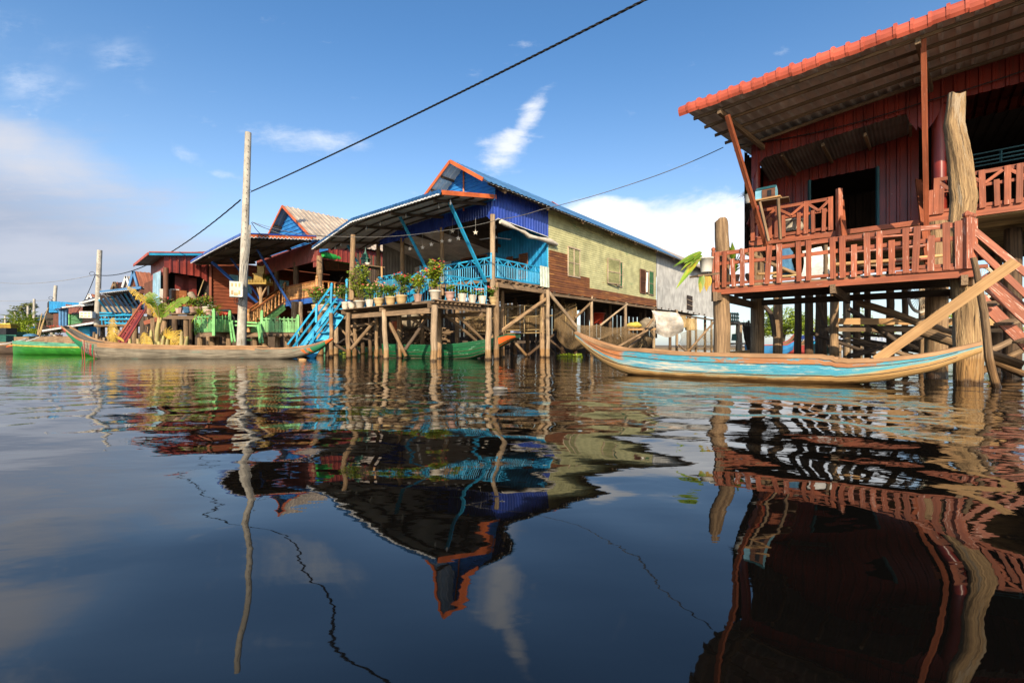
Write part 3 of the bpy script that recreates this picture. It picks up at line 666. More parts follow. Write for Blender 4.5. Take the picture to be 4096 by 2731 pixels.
# tall posts of the deck
def bigpost(path, rads, mat, label, n=44, parent=dk, rough=1.0):
    mb = MB(); pts = []; rr = []; k_ = len(path)
    for i in range(k_-1):
        for j in range(7):
            t = j/7; pts.append(Vector(path[i]).lerp(Vector(path[i+1]), t)+V(.006*(rnd()-.5), .006*(rnd()-.5), 0)); rr.append(lerp(rads[i], rads[i+1], t)*(1+.02*(rnd()-.5)))
    pts.append(Vector(path[-1])); rr.append(rads[-1]); vs = []; gs = []; fs = []; L = 0; ph = [rnd()*6.28 for _ in range(9)]
    for i, p in enumerate(pts):
        if i: L += (p-pts[i-1]).length
        for q in range(n):
            t = 6.28318*q/n; g = 0
            for m_, am, dr_i in ((2, .05, .5), (3, .05, .9), (5, .03, 1.3), (8, .025, .7), (13, .028, .5)): g += am*math.sin(m_*t+ph[m_ % 9]+dr_i*math.sin(L*1.3+ph[(m_+1) % 9])*1.5)
            g += -.05*max(0, math.sin(11*t+1.2*math.sin(L*2.1)+ph[4])-.75)*4*rough; r_ = rr[i]*(1+g*rough+.012*(rnd()-.5))
            z = p.z if i < len(pts)-1 else p.z+.035*math.sin(2*t+ph[0])+.02*rnd()
            vs.append(V(p.x+r_*math.cos(t), p.y+r_*math.sin(t), z)); gs.append((L, r_*math.cos(t), r_*math.sin(t)))
    for i in range(len(pts)-1):
        for q in range(n): fs.append((i*n+q, i*n+(q+1) % n, (i+1)*n+(q+1) % n, (i+1)*n+q))
    mb.add(vs, fs, gs, True, .5); m = (len(pts)-1)*n; mb.add(vs[m:], [tuple(range(n))], gs[m:], False, .5)
    return mb.build('post', mat, parent, label=label)
bigpost([wl(3868, 7.0, -.4), at(3872, 1400, 7.0), at(3868, 1230, 7.0), at(3855, 1105, 7.02), at(3836, 940, 7.05), at(3855, 800, 7.08), at(3838, 640, 7.1), at(3815, 500, 7.12), at(3826, 382, 7.14)],
        [.165, .165, .16, .15, .13, .15, .14, .125, .105], m_bark, 'gnarled crooked grey brown tree trunk post')
bigpost([wl(2886, 9.2, -.4), at(2887, 1300, 9.2), at(2884, 1180, 9.2), at(2891, 1040, 9.2), at(2885, 884, 9.22)], [.155, .155, .15, .135, .125], m_post, 'round sawn off timber post', rough=.45)
stilt(dk, 3868-18, 7.35, .10, 1.6, m_timber)
mb = MB(); mb.beam(at(3891, 1098, 6.75), at(3891, 1145, 6.75), .075, .08); mb.build('post_block', m_timber, dk)
mb = MB(); mb.beam(at(2857, 1168, 8.8), at(2857, 1205, 8.8), .08, .08); mb.build('post_block', m_timber, dk)
# red stair at the right end of the deck
st = thing('staircase', Rf.pt(-.9, .4, 0), 'worn red plank stair with handrails at the right end of the low deck', 'stairs')
for (p0, p1, w, h, nm, m) in (((3893, 920, 6.75), (4230, 1198, 6.35), .035, .085, 'handrail', m_redplain), ((3895, 980, 6.72), (4230, 1300, 6.30), .035, .075, 'handrail', m_redpaint),
                           ((3925, 1108, 6.9), (4260, 1395, 6.5), .04, .20, 'stringer', m_redplain), ((3890, 1165, 7.6), (4260, 1530, 7.2), .04, .17, 'stringer', m_redplain)):
    mb = MB(); mb.beam(at(*p0), at(*p1), w, h); mb.build(nm, m, st)
for i in range(3):
    p = at(3935+i*75, 1225+i*72, 7.0); mb = MB(); mb.beam(p, at(3990+i*75, 1206+i*72, 7.35), .20, .035); mb.build('tread', m_timber, st)
# leaning plank, crooked pole
tag(plank(None, at(3505, 1440, 6.95), at(4066, 1046, 6.0), .035, .135, m_fresh, 'plank'), 'long pale fresh sawn plank leaning from the blue boat up to the red stair', 'plank')
mb = MB(); pth = [(3893, 1030), (3907, 1090), (3921, 1172), (3936, 1250), (3946, 1340), (3955, 1432), (3972, 1500), (3990, 1560)]
mb.tube([at(x, y, 6.35) for x, y in pth], [.034, .036, .04, .044, .046, .048, .046, .046], 10, jit=.05)
tag(mb.build('pole', m_post), 'thin crooked mooring pole standing in the water beside the gnarled post', 'pole')
# ================================================================= CENTRE: blue veranda house, frame Bf
Bf = Frame(-.86, 19.49)
bh = thing('stilt_house', Bf.pt(2, 8, 0), 'long stilt house with blue tin roof, cyan veranda and olive green side wall', 'house')
FZ = 3.47
# --- main roof (ridge at a=1.62, eaves at a=-.67 / 3.9)
Bf_bF, Bf_bR = -.92, 29.3
def bz(a, b=0): return 8.64-abs(a-1.62)*.63-.013*max(0, b)
def brp(a, b, dz=0): return Bf.pt(a, b, bz(a, b)+dz)
for (b0, b1, m, nm) in ((Bf_bF, 19.6, m_roofblue, 'roof'), (19.63, Bf_bR, m_rusttan, 'roof')):
    mb = MB(); mb.sheet(lambda t: brp(-.72, lerp(b0, b1, t)), lambda t: brp(1.62, lerp(b0, b1, t), .02), b1-b0, .28, .035, (0, 0, 1), 'sine', 2)
    mb.sheet(lambda t: brp(1.62, lerp(b0, b1, t), .02), lambda t: brp(3.95, lerp(b0, b1, t)), b1-b0, .28, .035, (0, 0, 1), 'sine', 2)
    mb.build(nm, m, bh)
mb = MB(); mb.sheet(lambda t: brp(-.70, lerp(Bf_bF, Bf_bR, t), -.04), lambda t: brp(1.62, lerp(Bf_bF, Bf_bR, t), -.03), 30, .3, -.02, (0, 0, 1), 'trap')
mb.sheet(lambda t: brp(1.62, lerp(Bf_bF, Bf_bR, t), -.03), lambda t: brp(3.93, lerp(Bf_bF, Bf_bR, t), -.04), 30, .3, -.02, (0, 0, 1), 'trap'); mb.build('roof_underside', m_liner, bh)
for i, b_ in enumerate(np.arange(.2, 28, 3.05)):
    mb = MB(); mb.beam(brp(-.62, b_, -.15), brp(.5, b_, -.15), .09, .16); mb.build('rafter', m_timber, bh)
mb = MB(); mb.beam(brp(-.45, -.7, -.11), brp(-.45, 29, -.11), .07, .09); mb.build('purlin', m_timdark, bh)
# orange barge boards, ridge piece
for a_ in (-.40, 3.85):
    mb = MB(); mb.beam(brp(a_, Bf_bF-.03, -.03), brp(1.62, Bf_bF-.03, -.03), .04, .15, up=(-W.x, -W.y, 0) if 0 else None); mb.build('barge_board', m_orange, bh)
mb = MB(); mb.beam(brp(1.45, 6.3, .07), brp(1.2, 7.0, -.04), .12, .03); mb.build('ridge_cap', m_orange, bh)
# gable wall of blue boards, slightly lapped, with middle strip
zg = 6.72
mb = MB()
mb.sheet(lambda t: Bf.pt(min(3.4, 1.62+max(.02, (8.60-lerp(zg, 8.58, t))/.63)) if 1 else 0, -.10, lerp(zg, 8.58, t)), lambda t: Bf.pt(1.62, -.10, lerp(zg, 8.58, t)), 1.86, .17, .03, (-W.x, -W.y, 0), 'clap')
mb.sheet(lambda t: Bf.pt(1.62, -.10, lerp(zg, 8.58, t)), lambda t: Bf.pt(max(-.3, 1.62-max(.02, (8.60-lerp(zg, 8.58, t))/.63)), -.10, lerp(zg, 8.58, t)), 1.86, .17, .03, (-W.x, -W.y, 0), 'clap')
mb.build('gable_wall', m_gableblue, bh)
mb = MB(); mb.beam(Bf.pt(1.62, -.15, zg-.1), Bf.pt(1.62, -.15, 8.5), .06, .06); mb.build('gable_post', m_orange, bh)
for a_ in (2.3, 3.0): 
    mb = MB(); mb.beam(brp(a_, Bf_bF+.05, -.10), brp(a_, -.1, -.10), .07, .09); mb.build('purlin', m_timdark, bh)
# --- side wall (plane a=0): olive lapped sheets, rusty patches, grey sheets
def sb(px): return Bf.ona(0, px, 1000)[0]
b_g0, b_g1, b_r1 = sb(2193), sb(2624), sb(2862)
def wbot(b): return lerp(3.27, 3.34, (b-b_g0)/(b_g1-b_g0))
mb = MB(); mb.sheet(lambda t: Bf.pt(0, b_g0, lerp(3.28, 7.35, t)), lambda t: Bf.pt(0, b_g1, lerp(3.33, 7.30, t)), 4.0, .115, .016, (-U.x, -U.y, 0), 'clap', 12)
mb.build('side_wall', m_greenwall, bh, label='olive green lapped metal side wall with rust stains')
OUTW = V(-U.x, -U.y, 0)
def spanel(name, px0, px1, zt0, zb0, mat, off, kind='clap', pitch=.115, amp=.022, zt1=None, zb1=None):
    b0, b1 = sb(px0), sb(px1); zt1 = zt0 if zt1 is None else zt1; zb1 = zb0 if zb1 is None else zb1
    mb = MB()
    if kind == 'clap': mb.sheet(lambda t: Bf.pt(0, b0, lerp(zb0, zt0, t))+OUTW*off, lambda t: Bf.pt(0, b1, lerp(zb1, zt1, t))+OUTW*off, zt0-zb0, pitch, amp, OUTW, 'clap', 6)
    else: mb.sheet(lambda t: Bf.pt(0, lerp(b0, b1, t), lerp(zb0, zb1, t))+OUTW*off, lambda t: Bf.pt(0, lerp(b0, b1, t), lerp(zt0, zt1, t))+OUTW*off, b1-b0, pitch, amp, OUTW, kind, 4)
    return mb.build(name, mat, bh)
spanel('rusty_sheet', 2194, 2268, 5.32, 4.35, m_rust, .018); spanel('rusty_sheet', 2194, 2357, 4.34, 3.62, m_rust, .018)
spanel('rusty_sheet', 2194, 2624, 3.78, 3.25, m_rust, .03, zb1=3.30)
spanel('side_wall', 2626, 2862, 7.2, 3.28, m_greymetal, 0, 'sine', .12, .02, zt1=6.95, zb1=3.05).__setitem__('label', 'grey corrugated metal side wall')
spanel('metal_sheet', 2627, 2680, 4.75, 3.16, m_greymetal, .045, 'sine', .12, .02)
# windows on the side wall
def shutter(parent, p0, ux, w, z0, z1, slat_mat, frame_mat, nsl=14, off=.03, midrail=True, name='shutter'):
    """p0 bottom corner, ux horizontal unit; louvred panel"""
    up = V(0, 0, 1); n = ux.cross(up); 
    if n.y > 0: n = -n
    fr = MB(); b = p0+n*off
    for q in (0, w): fr.beam(b+ux*q, b+ux*q+up*(z1-z0), .05, .05)
    for z in ([0, (z1-z0)*.48, z1-z0] if midrail else [0, z1-z0]): fr.beam(b+up*z, b+ux*w+up*z, .045, .05)
    f = fr.build(name, frame_mat, parent); s = MB()
    h = (z1-z0)/nsl
    for i in range(nsl): s.beam(b+up*((i+.5)*h)+ux*.02-n*.004, b+up*((i+.5)*h)+ux*(w-.02)-n*.004, .012, h*.95, up=(up+n*.6))
    s.build('louvre', slat_mat, f); return f
m_louv = M('pale_louvre', (.47, .46, .22), (.36, .36, .17), (1, 6, 6), rough=.6, bump=.1, rv=.2)
m_louvg = M('green_louvre', (.10, .27, .12), (.07, .20, .09), (1, 6, 6), rough=.6, bump=.1, rv=.2)
m_frame = M('grey_window_frame', (.42, .33, .24), (.26, .18, .12), (1.5, 20, 20), rough=.8, bump=.3)
m_brownsh = M('brown_shutter_paint', (.17, .07, .035), (.11, .045, .025), (1, 14, 14), rough=.65, bump=.2, rv=.2)
Wv = V(W.x, W.y, 0)
def swin(px0, px1, pyt, pyb):
    b0, b1 = sb(px0), sb(px1); zt = Bf.ona(0, px0, pyt)[1]; zb = Bf.ona(0, px0, pyb)[1]; return b0, b1, zb, zt
b0, b1, zb, zt = swin(2269, 2318, 987, 1102)
wn = MB()
for z in (zb, zt): wn.beam(Bf.pt(0, b0, z)+OUTW*.04, Bf.pt(0, b1, z)+OUTW*.04, .07, .07)
w1 = wn.build('window', m_frame, bh); shutter(w1, Bf.pt(0, b0+.03, zb), Wv, (b1-b0)/2-.04, zb, zt, m_louv, m_frame, name='shutter'); shutter(w1, Bf.pt(0, (b0+b1)/2+.01, zb), Wv, (b1-b0)/2-.04, zb, zt, m_louv, m_frame)
b0, b1, zb, zt = swin(2440, 2466, 1038, 1135)
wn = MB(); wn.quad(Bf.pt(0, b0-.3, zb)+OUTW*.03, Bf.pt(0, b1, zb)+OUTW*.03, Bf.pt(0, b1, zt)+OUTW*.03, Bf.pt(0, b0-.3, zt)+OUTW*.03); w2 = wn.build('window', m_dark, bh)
q0 = Bf.pt(0, sb(2426), zb); d = (Bf.pt(-.16, sb(2465), zb)-q0); L_ = d.length
sh2 = shutter(w2, q0+OUTW*.06, d.normalized(), L_, zb, zt, m_louv, m_frame); sh2['label'] = 'pale green shutter standing ajar'
sh3 = shutter(w2, Bf.pt(0, b1+.02, zb-.05), Wv, .62, zb-.05, zt-.02, m_louvg, m_frame, off=.06); sh3['label'] = 'dark green shutter folded back on the wall'
b0, b1, zb, zt = swin(2557, 2613, 1076, 1170)
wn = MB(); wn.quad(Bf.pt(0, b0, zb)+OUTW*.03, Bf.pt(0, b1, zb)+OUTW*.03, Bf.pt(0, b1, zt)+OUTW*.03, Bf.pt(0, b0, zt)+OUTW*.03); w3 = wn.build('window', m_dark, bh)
shutter(w3, Bf.pt(0, b0+.03, zb), Wv, (b1-b0)*.36, zb, zt, m_brownsh, m_brownsh, off=.06)['label'] = 'brown shutter'
shutter(w3, Bf.pt(0, b0+(b1-b0)*.62, zb), Wv, (b1-b0)*.36, zb-.05, zt-.02, m_louvg, m_frame, off=.06)['label'] = 'green shutter'
mb = MB(); mb.beam(Bf.pt(-.06, b0+(b1-b0)*.45, zb+.1), Bf.pt(-.06, b0+(b1-b0)*.5, zt-.1), .12, .05); mb.build('hanging_cloth', m_white, w3)
b0, b1, zb, zt = swin(2745, 2768, 1180, 1238)
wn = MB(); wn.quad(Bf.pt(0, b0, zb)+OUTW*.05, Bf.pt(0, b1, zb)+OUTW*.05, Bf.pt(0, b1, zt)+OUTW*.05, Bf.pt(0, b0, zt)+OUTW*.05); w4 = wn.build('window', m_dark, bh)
mb = MB()
for t in (.35, .7): mb.beam(Bf.pt(-.09, b0, lerp(zb, zt, t)), Bf.pt(-.09, b1, lerp(zb, zt, t)-.1), .03, .05)
mb.build('window_slat', m_frame, w4)
# --- veranda: valances, posts, back wall, ceiling, floor
bays = [0, 3.34, 6.54, 8.8]
def vb(a):
    for i in range(3):
        if bays[i] <= a <= bays[i+1]:
            t = (a-bays[i])/(bays[i+1]-bays[i]); e = min(t, 1-t)
            return 6.16-.12*0-.22*max(0, 1-e/.07)**.5-.03*i
    return 5.9
mb = MB(); mb.sheet(lambda t: Bf.pt(lerp(8.8, 0, t), 0, vb(lerp(8.8, 0, t))), lambda t: Bf.pt(lerp(8.8, 0, t), 0, 6.95 if lerp(8.8, 0, t) < 3.6 else 6.80), 8.8, .16, .022, (-W.x, -W.y, 0), 'trap', 2)
mb.build('valance', m_ultra, bh)
def vs(b):
    t = b/b_g0; e = min(t, 1-t) if t < .5 else 1; return lerp(6.10, 5.93, t)-.2*max(0, 1-e/.06)**.5
mb = MB(); mb.sheet(lambda t: Bf.pt(0, lerp(0, b_g0-.02, t), vs(lerp(0, b_g0-.02, t)))+OUTW*.02, lambda t: Bf.pt(0, lerp(0, b_g0-.02, t), 7.35)+OUTW*.02, b_g0, .20, .03, OUTW, 'trap', 2)
mb.build('valance', m_ultra, bh)
mb = MB(); n = 22
for i in range(n):
    t0, t1 = i/n, (i+1)/n; mb.beam(Bf.pt(0, lerp(.15, b_g0-.05, t0), vs(lerp(.15, b_g0, t0))-.005)+OUTW*.055, Bf.pt(0, lerp(.15, b_g0-.05, t1), vs(lerp(.15, b_g0, t1))-.005)+OUTW*.055, .012, .03)
mb.build('valance_edge', m_edgewhite, bh)
mb = MB(); mb.sheet(lambda t: Bf.pt(lerp(0, 8.8, t), b_g0, FZ), lambda t: Bf.pt(lerp(0, 8.8, t), b_g0, 7.1 if t < .4 else 6.6), 8.8, .20, .028, (-W.x, -W.y, 0), 'trap', 2); mb.build('veranda_wall', m_bluewall, bh)
bw = Bf.onb(b_g0, 2072, 1000)[0]
def bwx(px): return Bf.onb(b_g0, px, 1000)[0]
Uv = V(U.x, U.y, 0)
mb = MB(); a0, a1 = bwx(2081), bwx(2054); z0, z1 = 4.05, 5.15
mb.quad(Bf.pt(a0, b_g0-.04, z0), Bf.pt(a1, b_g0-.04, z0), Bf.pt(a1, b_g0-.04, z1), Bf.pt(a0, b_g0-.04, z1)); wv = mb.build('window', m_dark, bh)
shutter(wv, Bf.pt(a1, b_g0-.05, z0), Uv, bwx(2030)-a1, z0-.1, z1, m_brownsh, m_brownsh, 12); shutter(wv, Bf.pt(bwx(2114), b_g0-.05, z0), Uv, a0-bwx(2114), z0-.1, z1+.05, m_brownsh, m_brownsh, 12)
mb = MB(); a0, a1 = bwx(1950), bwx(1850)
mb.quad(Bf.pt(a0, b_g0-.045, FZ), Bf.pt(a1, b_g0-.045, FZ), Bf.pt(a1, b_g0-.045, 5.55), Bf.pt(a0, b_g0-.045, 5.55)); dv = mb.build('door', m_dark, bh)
mb = MB(); 
for p, q in (((a0, FZ), (a0, 5.6)), ((a1, FZ), (a1, 5.6)), ((a0, 5.6), (a1, 5.6))): mb.beam(Bf.pt(p[0], b_g0-.06, p[1]), Bf.pt(q[0], b_g0-.06, q[1]), .08, .08)
mb.build('door_frame', m_brownsh, dv)
mb = MB(); mb.sheet(lambda t: Bf.pt(lerp(3.4, 8.9, t), .05, 6.35), lambda t: Bf.pt(lerp(3.4, 8.9, t), b_g0, 5.75-.25*t), 5.5, .2, .02, (0, 0, -1), 'trap'); mb.build('veranda_ceiling', m_liner, bh)
mb = MB(); mb.quad(Bf.pt(.0, .05, 6.6), Bf.pt(3.4, .05, 6.6), Bf.pt(3.4, b_g0, 6.7), Bf.pt(.0, b_g0, 6.7)); mb.build('veranda_ceiling', m_timdark, bh)
mb = MB(); mb.quad(Bf.pt(3.4, .03, 6.0), Bf.pt(3.4, b_g0, 5.6), Bf.pt(3.4, b_g0, 7.3), Bf.pt(3.4, .03, 7.0)); mb.build('ceiling_partition', m_timdark, bh)
# grey screen of corrugated iron on the left half of the veranda
mb = MB(); mb.sheet(lambda t: Bf.pt(lerp(5.6, 8.9, t), 2.6, FZ), lambda t: Bf.pt(lerp(5.6, 8.9, t), 2.6, 5.25), 3.3, .085, .02, (-W.x, -W.y, 0), 'sine'); mb.build('iron_screen', m_greymetal, bh)
mb = MB(); mb.sheet(lambda t: Bf.pt(8.9, lerp(.4, b_g0, t), FZ), lambda t: Bf.pt(8.9, lerp(.4, b_g0, t), 6.3), 3.6, .2, .02, (-U.x, -U.y, 0), 'trap'); mb.build('end_wall', m_darkmetal, bh)
for i, a_ in enumerate((3.2, 5.4, 7.4)):
    mb = MB(); mb.beam(Bf.pt(a_, .1, 6.2), Bf.pt(a_, b_g0, 5.95), .08, .14); mb.build('ceiling_beam', m_timdark, bh)
for i, a_ in enumerate(bays):
    mb = MB(); mb.tube([Bf.pt(a_+.02, .06, z) for z in (FZ-.5, 4.2, 5.2, 6.2)], [.12, .115, .11, .11], 10, jit=.04); mb.build('porch_post', m_postpale if i == 0 else m_post, bh)
mb = MB(); mb.tube([Bf.pt(.02, b_g0-.05, z) for z in (FZ-.4, 4.5, 5.9)], .05, 8); mb.build('porch_post', m_blue, bh)
mb = MB()
for i in range(26):
    b_ = .0+i*(b_g0/26); mb.beam(Bf.pt(-.02, b_+.08, FZ-.02), Bf.pt(8.8, b_+.08, FZ-.02), .145, .03)
mb.build('veranda_floor', m_timber, bh)
for i in range(9):
    b_ = .15+i*.47; mb = MB(); mb.beam(Bf.pt(-.14, b_, FZ-.085), Bf.pt(8.8, b_, FZ-.085), .07, .09); mb.build('floor_joist', m_timber, bh)
mb = MB(); mb.beam(Bf.pt(.0, -.03, FZ-.08), Bf.pt(8.8, -.03, FZ-.08), .05, .15); mb.build('edge_beam', m_timber, bh)
mb = MB(); mb.beam(Bf.pt(-.02, .1, FZ-.25), Bf.pt(-.02, b_g0, FZ-.25), .09, .22); mb.build('edge_beam', m_timber, bh)
mb = MB(); mb.beam(Bf.pt(-.03, .12, FZ-.02), Bf.pt(-.03, b_g0, FZ-.02), .03, .06); mb.build('edge_strip', m_timber, bh)
# railings with truss top
def trussrail(parent, P, L, zb, h, n, nb, mat):
    for z, hh in ((zb+h, .06), (zb+h*.68, .05), (zb, .05)):
        mb = MB(); mb.beam(P(0, z), P(L, z), .045, hh); mb.build('rail', mat, parent)
    mb = MB(); s = L/n
    for i in range(n):
        mb.beam(P(i*s, zb+h*.68), P((i+.5)*s, zb+h), .03, .045); mb.beam(P((i+.5)*s, zb+h), P((i+1)*s, zb+h*.68), .03, .045)
        mb.beam(P((i+.5)*s, zb), P((i+.5)*s, zb+h), .035, .05)
    mb.build('truss_strip', mat, parent)
    for i in range(nb):
        mb = MB(); mb.beam(P((i+.5)*L/nb, zb), P((i+.5)*L/nb, zb+h*.68), .03, .042); mb.build('baluster', mat, parent)
def sub(name, parent):
    o = bpy.data.objects.new(name, None); COL.objects.link(o); o.parent = parent; return o
RZ = FZ+.07
aL = Bf.onb(-.05, 1682, 1000)[0]
g = sub('railing', bh); trussrail(g, lambda x, z: Bf.pt(x, -.05, z), aL, RZ, .80, 6, 34, m_blue)
for a_ in (0, aL):
    mb = MB(); mb.beam(Bf.pt(a_, -.05, FZ-.05), Bf.pt(a_, -.05, RZ+.92), .07, .07); mb.lathe(Bf.pt(a_, -.05, RZ+.92), [(.03, 0), (.05, .03), (.04, .07), (0, .1)], 8); mb.build('newel_post', m_blue, bh)
g = sub('railing', bh); bE = sb(2152); trussrail(g, lambda x, z: Bf.pt(-.03, x+.02, z), b_g0-.1, RZ, .80, 6, 34, m_blue)
a2, a3 = Bf.onb(-.05, 1607, 1000)[0], Bf.onb(-.05, 1512, 1000)[0]
g = sub('railing', bh); trussrail(g, lambda x, z: Bf.pt(a2+x, -.05, z), a3-a2, RZ, .80, 4, 20, m_blue)
mb = MB(); mb.beam(Bf.pt(a2, -.05, FZ-.05), Bf.pt(a2, -.05, RZ+.9), .07, .07); mb.build('newel_post', m_blue, bh)
# --- awning over the veranda front
def awn(s, t):   # s along the eave 0..1 (right to left), t 0 = eave, 1 = at the house
    L = [(-.22, -3.03, 6.27), (6.15, -3.03, 6.36), (10.1, -3.03, 5.63)]
    B = [(-.22, .1, 6.86), (6.4, .1, 6.75), (9.9, .1, 6.15)]
    def pl(Q): 
        u_ = s*2*.5; x = s*10.32-.22
        return (x, Q[0][1], pw(x, [q[0] for q in Q], [q[2] for q in Q]))
    e = pl(L); b = pl(B); q = [lerp(e[i], b[i], t) for i in range(3)]
    return Bf.pt(q[0], q[1], q[2]-.12*math.sin(math.pi*t)*0)
mb = MB(); mb.sheet(lambda s: awn(s, 0)+V(0, 0, .05), lambda s: awn(s, 1)+V(0, 0, .05), 10.3, .22, .03, (0, 0, 1), 'sine', 2); mb.build('awning', m_roofblue, bh)
mb = MB(); mb.sheet(lambda s: awn(s, 0), lambda s: awn(s, 1), 10.3, .5, -.015, (0, 0, 1), 'trap', 2); mb.build('awning_underside', m_liner, bh)
mb = MB(); n = int(10.3/.22); prof = [(0, -.03), (-.045, .02), (-.06, .08), (-.03, .14), (.06, .17)]
for i in range(n):
    for f0, f1, k0 in ((0, .25, 1.0), (.25, .75, 1.18), (.75, 1.0, 1.0)):
        vs_ = []; gs_ = []; o = rnd()*9
        for s in ((i+f0)/n, (i+f1)/n):
            p = awn(s, 0)
            for bx, z in prof: vs_.append(p+V(W.x*bx*k0, W.y*bx*k0, z*(k0 if z > 0 else 1))); gs_.append((o+z, s*10, o))
        m = len(prof); mb.add(vs_, [(j, j+1, m+j+1, m+j) for j in range(m-1)]+[tuple(range(m)), tuple(range(m, 2*m))[::-1]], gs_)
mb.build('eave_trim', M('blue_awning_trim', (.025, .10, .25), (.018, .075, .19), (3, 3, 3), rough=.35, bump=.1), bh)
mb = MB(); n2 = 92
for i in range(n2):
    s0, s1 = i/n2, (i+1)/n2; z = -.03+.018*(i % 2); mb.beam(awn(s0, 0)+V(-W.x*.05, -W.y*.05, z), awn(s1, 0)+V(-W.x*.05, -W.y*.05, z), .02, .055)
mb.build('white_edging', m_edgewhite, bh)
mb = MB(); mb.beam(awn(0, .02)+V(0, 0, .05)-Uv*.03, awn(0, .97)+V(0, 0, .05)-Uv*.03, .035, .17); mb.build('fascia_board', m_orange, bh)
for t in (.06, .32, .58, .84):
    mb = MB()
    for i in range(6): mb.beam(awn(i/6+.003, t)-V(0, 0, .05), awn((i+1)/6, t)-V(0, 0, .05), .05, .06)
    mb.build('purlin', m_timdark, bh)
for a_ in (.35, 3.2, 6.3, 8.6):
    s = (a_+.22)/10.32; mb = MB(); mb.beam(awn(s, .05)-V(0, 0, .13), awn(s, .98)-V(0, 0, .13), .07, .12); mb.build('rafter', m_timdark, bh)
def bbrace(px0, py0, px1, py1, a_, bot_b=-.08):
    a_, z = Bf.onb(bot_b, px1, py1); p = Bf.pt(a_, bot_b, z)
    b_, z2 = Bf.ona(a_, px0, py0); mb = MB(); mb.beam(p, Bf.pt(a_, b_, z2), .06, .15, up=(U.x, U.y, 0)); mb.build('awning_brace', m_blue, bh)
bbrace(1797, 808, 1943, 1128, 0); bbrace(1597, 862, 1712, 1088, 0); bbrace(1384, 972, 1478, 1130, 0)
# --- stilts below the veranda and the side wall
for px, Y, r_, top in ((1985, 19.6, .125, 3.3), (2010, 22, .10, 3.2), (2169, 22.2, .12, 3.2), (2191, 21.8, .10, 3.25), (2366, None, .09, 3.35), (2502, None, .10, 3.3), (2615, None, .10, 3.3), (2707, None, .10, 3.3), (2751, None, .09, 3.0), (2784, None, .10, 3.0), (2846, None, .10, 2.95)):
    if Y is None: Y = Bf.pt(0, sb(px), 0).y
    stilt(bh, px, Y+.02, r_, top, m_postpale if px > 2180 else m_post)
for px in (2230, 2330, 2420, 2480, 2560, 2660, 2740, 2800):
    Y = Bf.pt(2.6, sb(px), 0).y+1.0; stilt(bh, px+20, Y, .11, 3.2, m_postdark)
for px, Y in ((1421, 26), (1481, 25), (1505, 24), (1529, 23.6), (1597, 23.0), (1757, 20.6), (1829, 22), (1690, 24), (1900, 24), (1960, 25), (2060, 26), (2110, 27)):
    stilt(bh, px, Y, .115 if px != 1529 else .13, 3.3, m_post if px in (1597, 1757, 1829, 1421, 1505, 1690) else m_postdark)
mb = MB(); mb.quad(Bf.pt(.05, b_g0, 3.36), Bf.pt(6, b_g0, 3.36), Bf.pt(6, 28, 3.3), Bf.pt(.05, 28, 3.3)); mb.build('house_floor', m_timdark, bh)
mb = MB(); mb.beam(Bf.pt(-.05, b_g0, 3.12), Bf.pt(-.05, b_g1, 3.16), .08, .13); mb.beam(Bf.pt(-.05, b_g1+.2, 2.98), Bf.pt(-.05, b_r1, 2.85), .08, .13); mb.build('edge_beam', m_timber, bh)
for b_ in np.arange(b_g0+.4, 27, 1.3):
    mb = MB(); mb.beam(Bf.pt(-.12, b_, 3.24), Bf.pt(6, b_, 3.24), .08, .10); mb.build('floor_joist', m_timdark, bh)
for p, q, r_, m in ((at(1955, 1360, 20.8), at(2185, 1195, 21.9), .10, m_post), (at(2195, 1170, 22), at(2305, 1305, 23), .085, m_postpale), (at(2300, 1272, 24.5), at(2362, 1212, 25), .07, m_post), (at(2400, 1302, 26.5), at(2510, 1216, 27.5), .06, m_postpale),
                    (at(2565, 1340, 28), at(2610, 1278, 29), .09, m_post), (at(2440, 1405, 25), at(2610, 1310, 28), .08, m_post), (at(2515, 1390, 27), at(2590, 1320, 29), .08, m_post), (at(2740, 1420, 32), at(2858, 1285, 34), .08, m_post), (at(2715, 1380, 32), at(2760, 1418, 32), .07, m_timber),
                    (at(2110, 1422, 22), at(2215, 1338, 23), .07, m_postdark), (at(2055, 1365, 23), at(2110, 1425, 23), .08, m_post), (at(2200, 1360, 24), at(2260, 1410, 24), .06, m_postdark)):
    stick(bh, p, q, r_, m)
# ------------------------------------------------------------ flower deck in front
fd = thing('wooden_deck', Bf.pt(3, -1.6, 0), 'grey plank deck on stilts carrying flower pots in front of the cyan veranda', 'deck')
DZ = 2.28
AD = Bf.onb(-3.22, 1364, 1240)[0]
mb = MB()
for i in range(20):
    b_ = -3.2+i*.15; mb.beam(Bf.pt(-.02+.06*rnd(), b_, DZ-.018), Bf.pt(AD+.06*rnd(), b_, DZ-.018), .135, .03)
mb.build('deck_floor', m_timber, fd)
mb = MB()
for i in range(12):
    b_ = -3.25+i*.22; mb.beam(Bf.pt(-.12, b_, DZ-.07), Bf.pt(1.2, b_, DZ-.07), .055, .06)
mb.build('joist_row', m_timber, fd)
mb = MB(); mb.beam(Bf.pt(-.06, -3.28, DZ+.02), Bf.pt(-.06, .15, DZ+.02), .16, .035); mb.build('edge_plank', m_timber, fd)
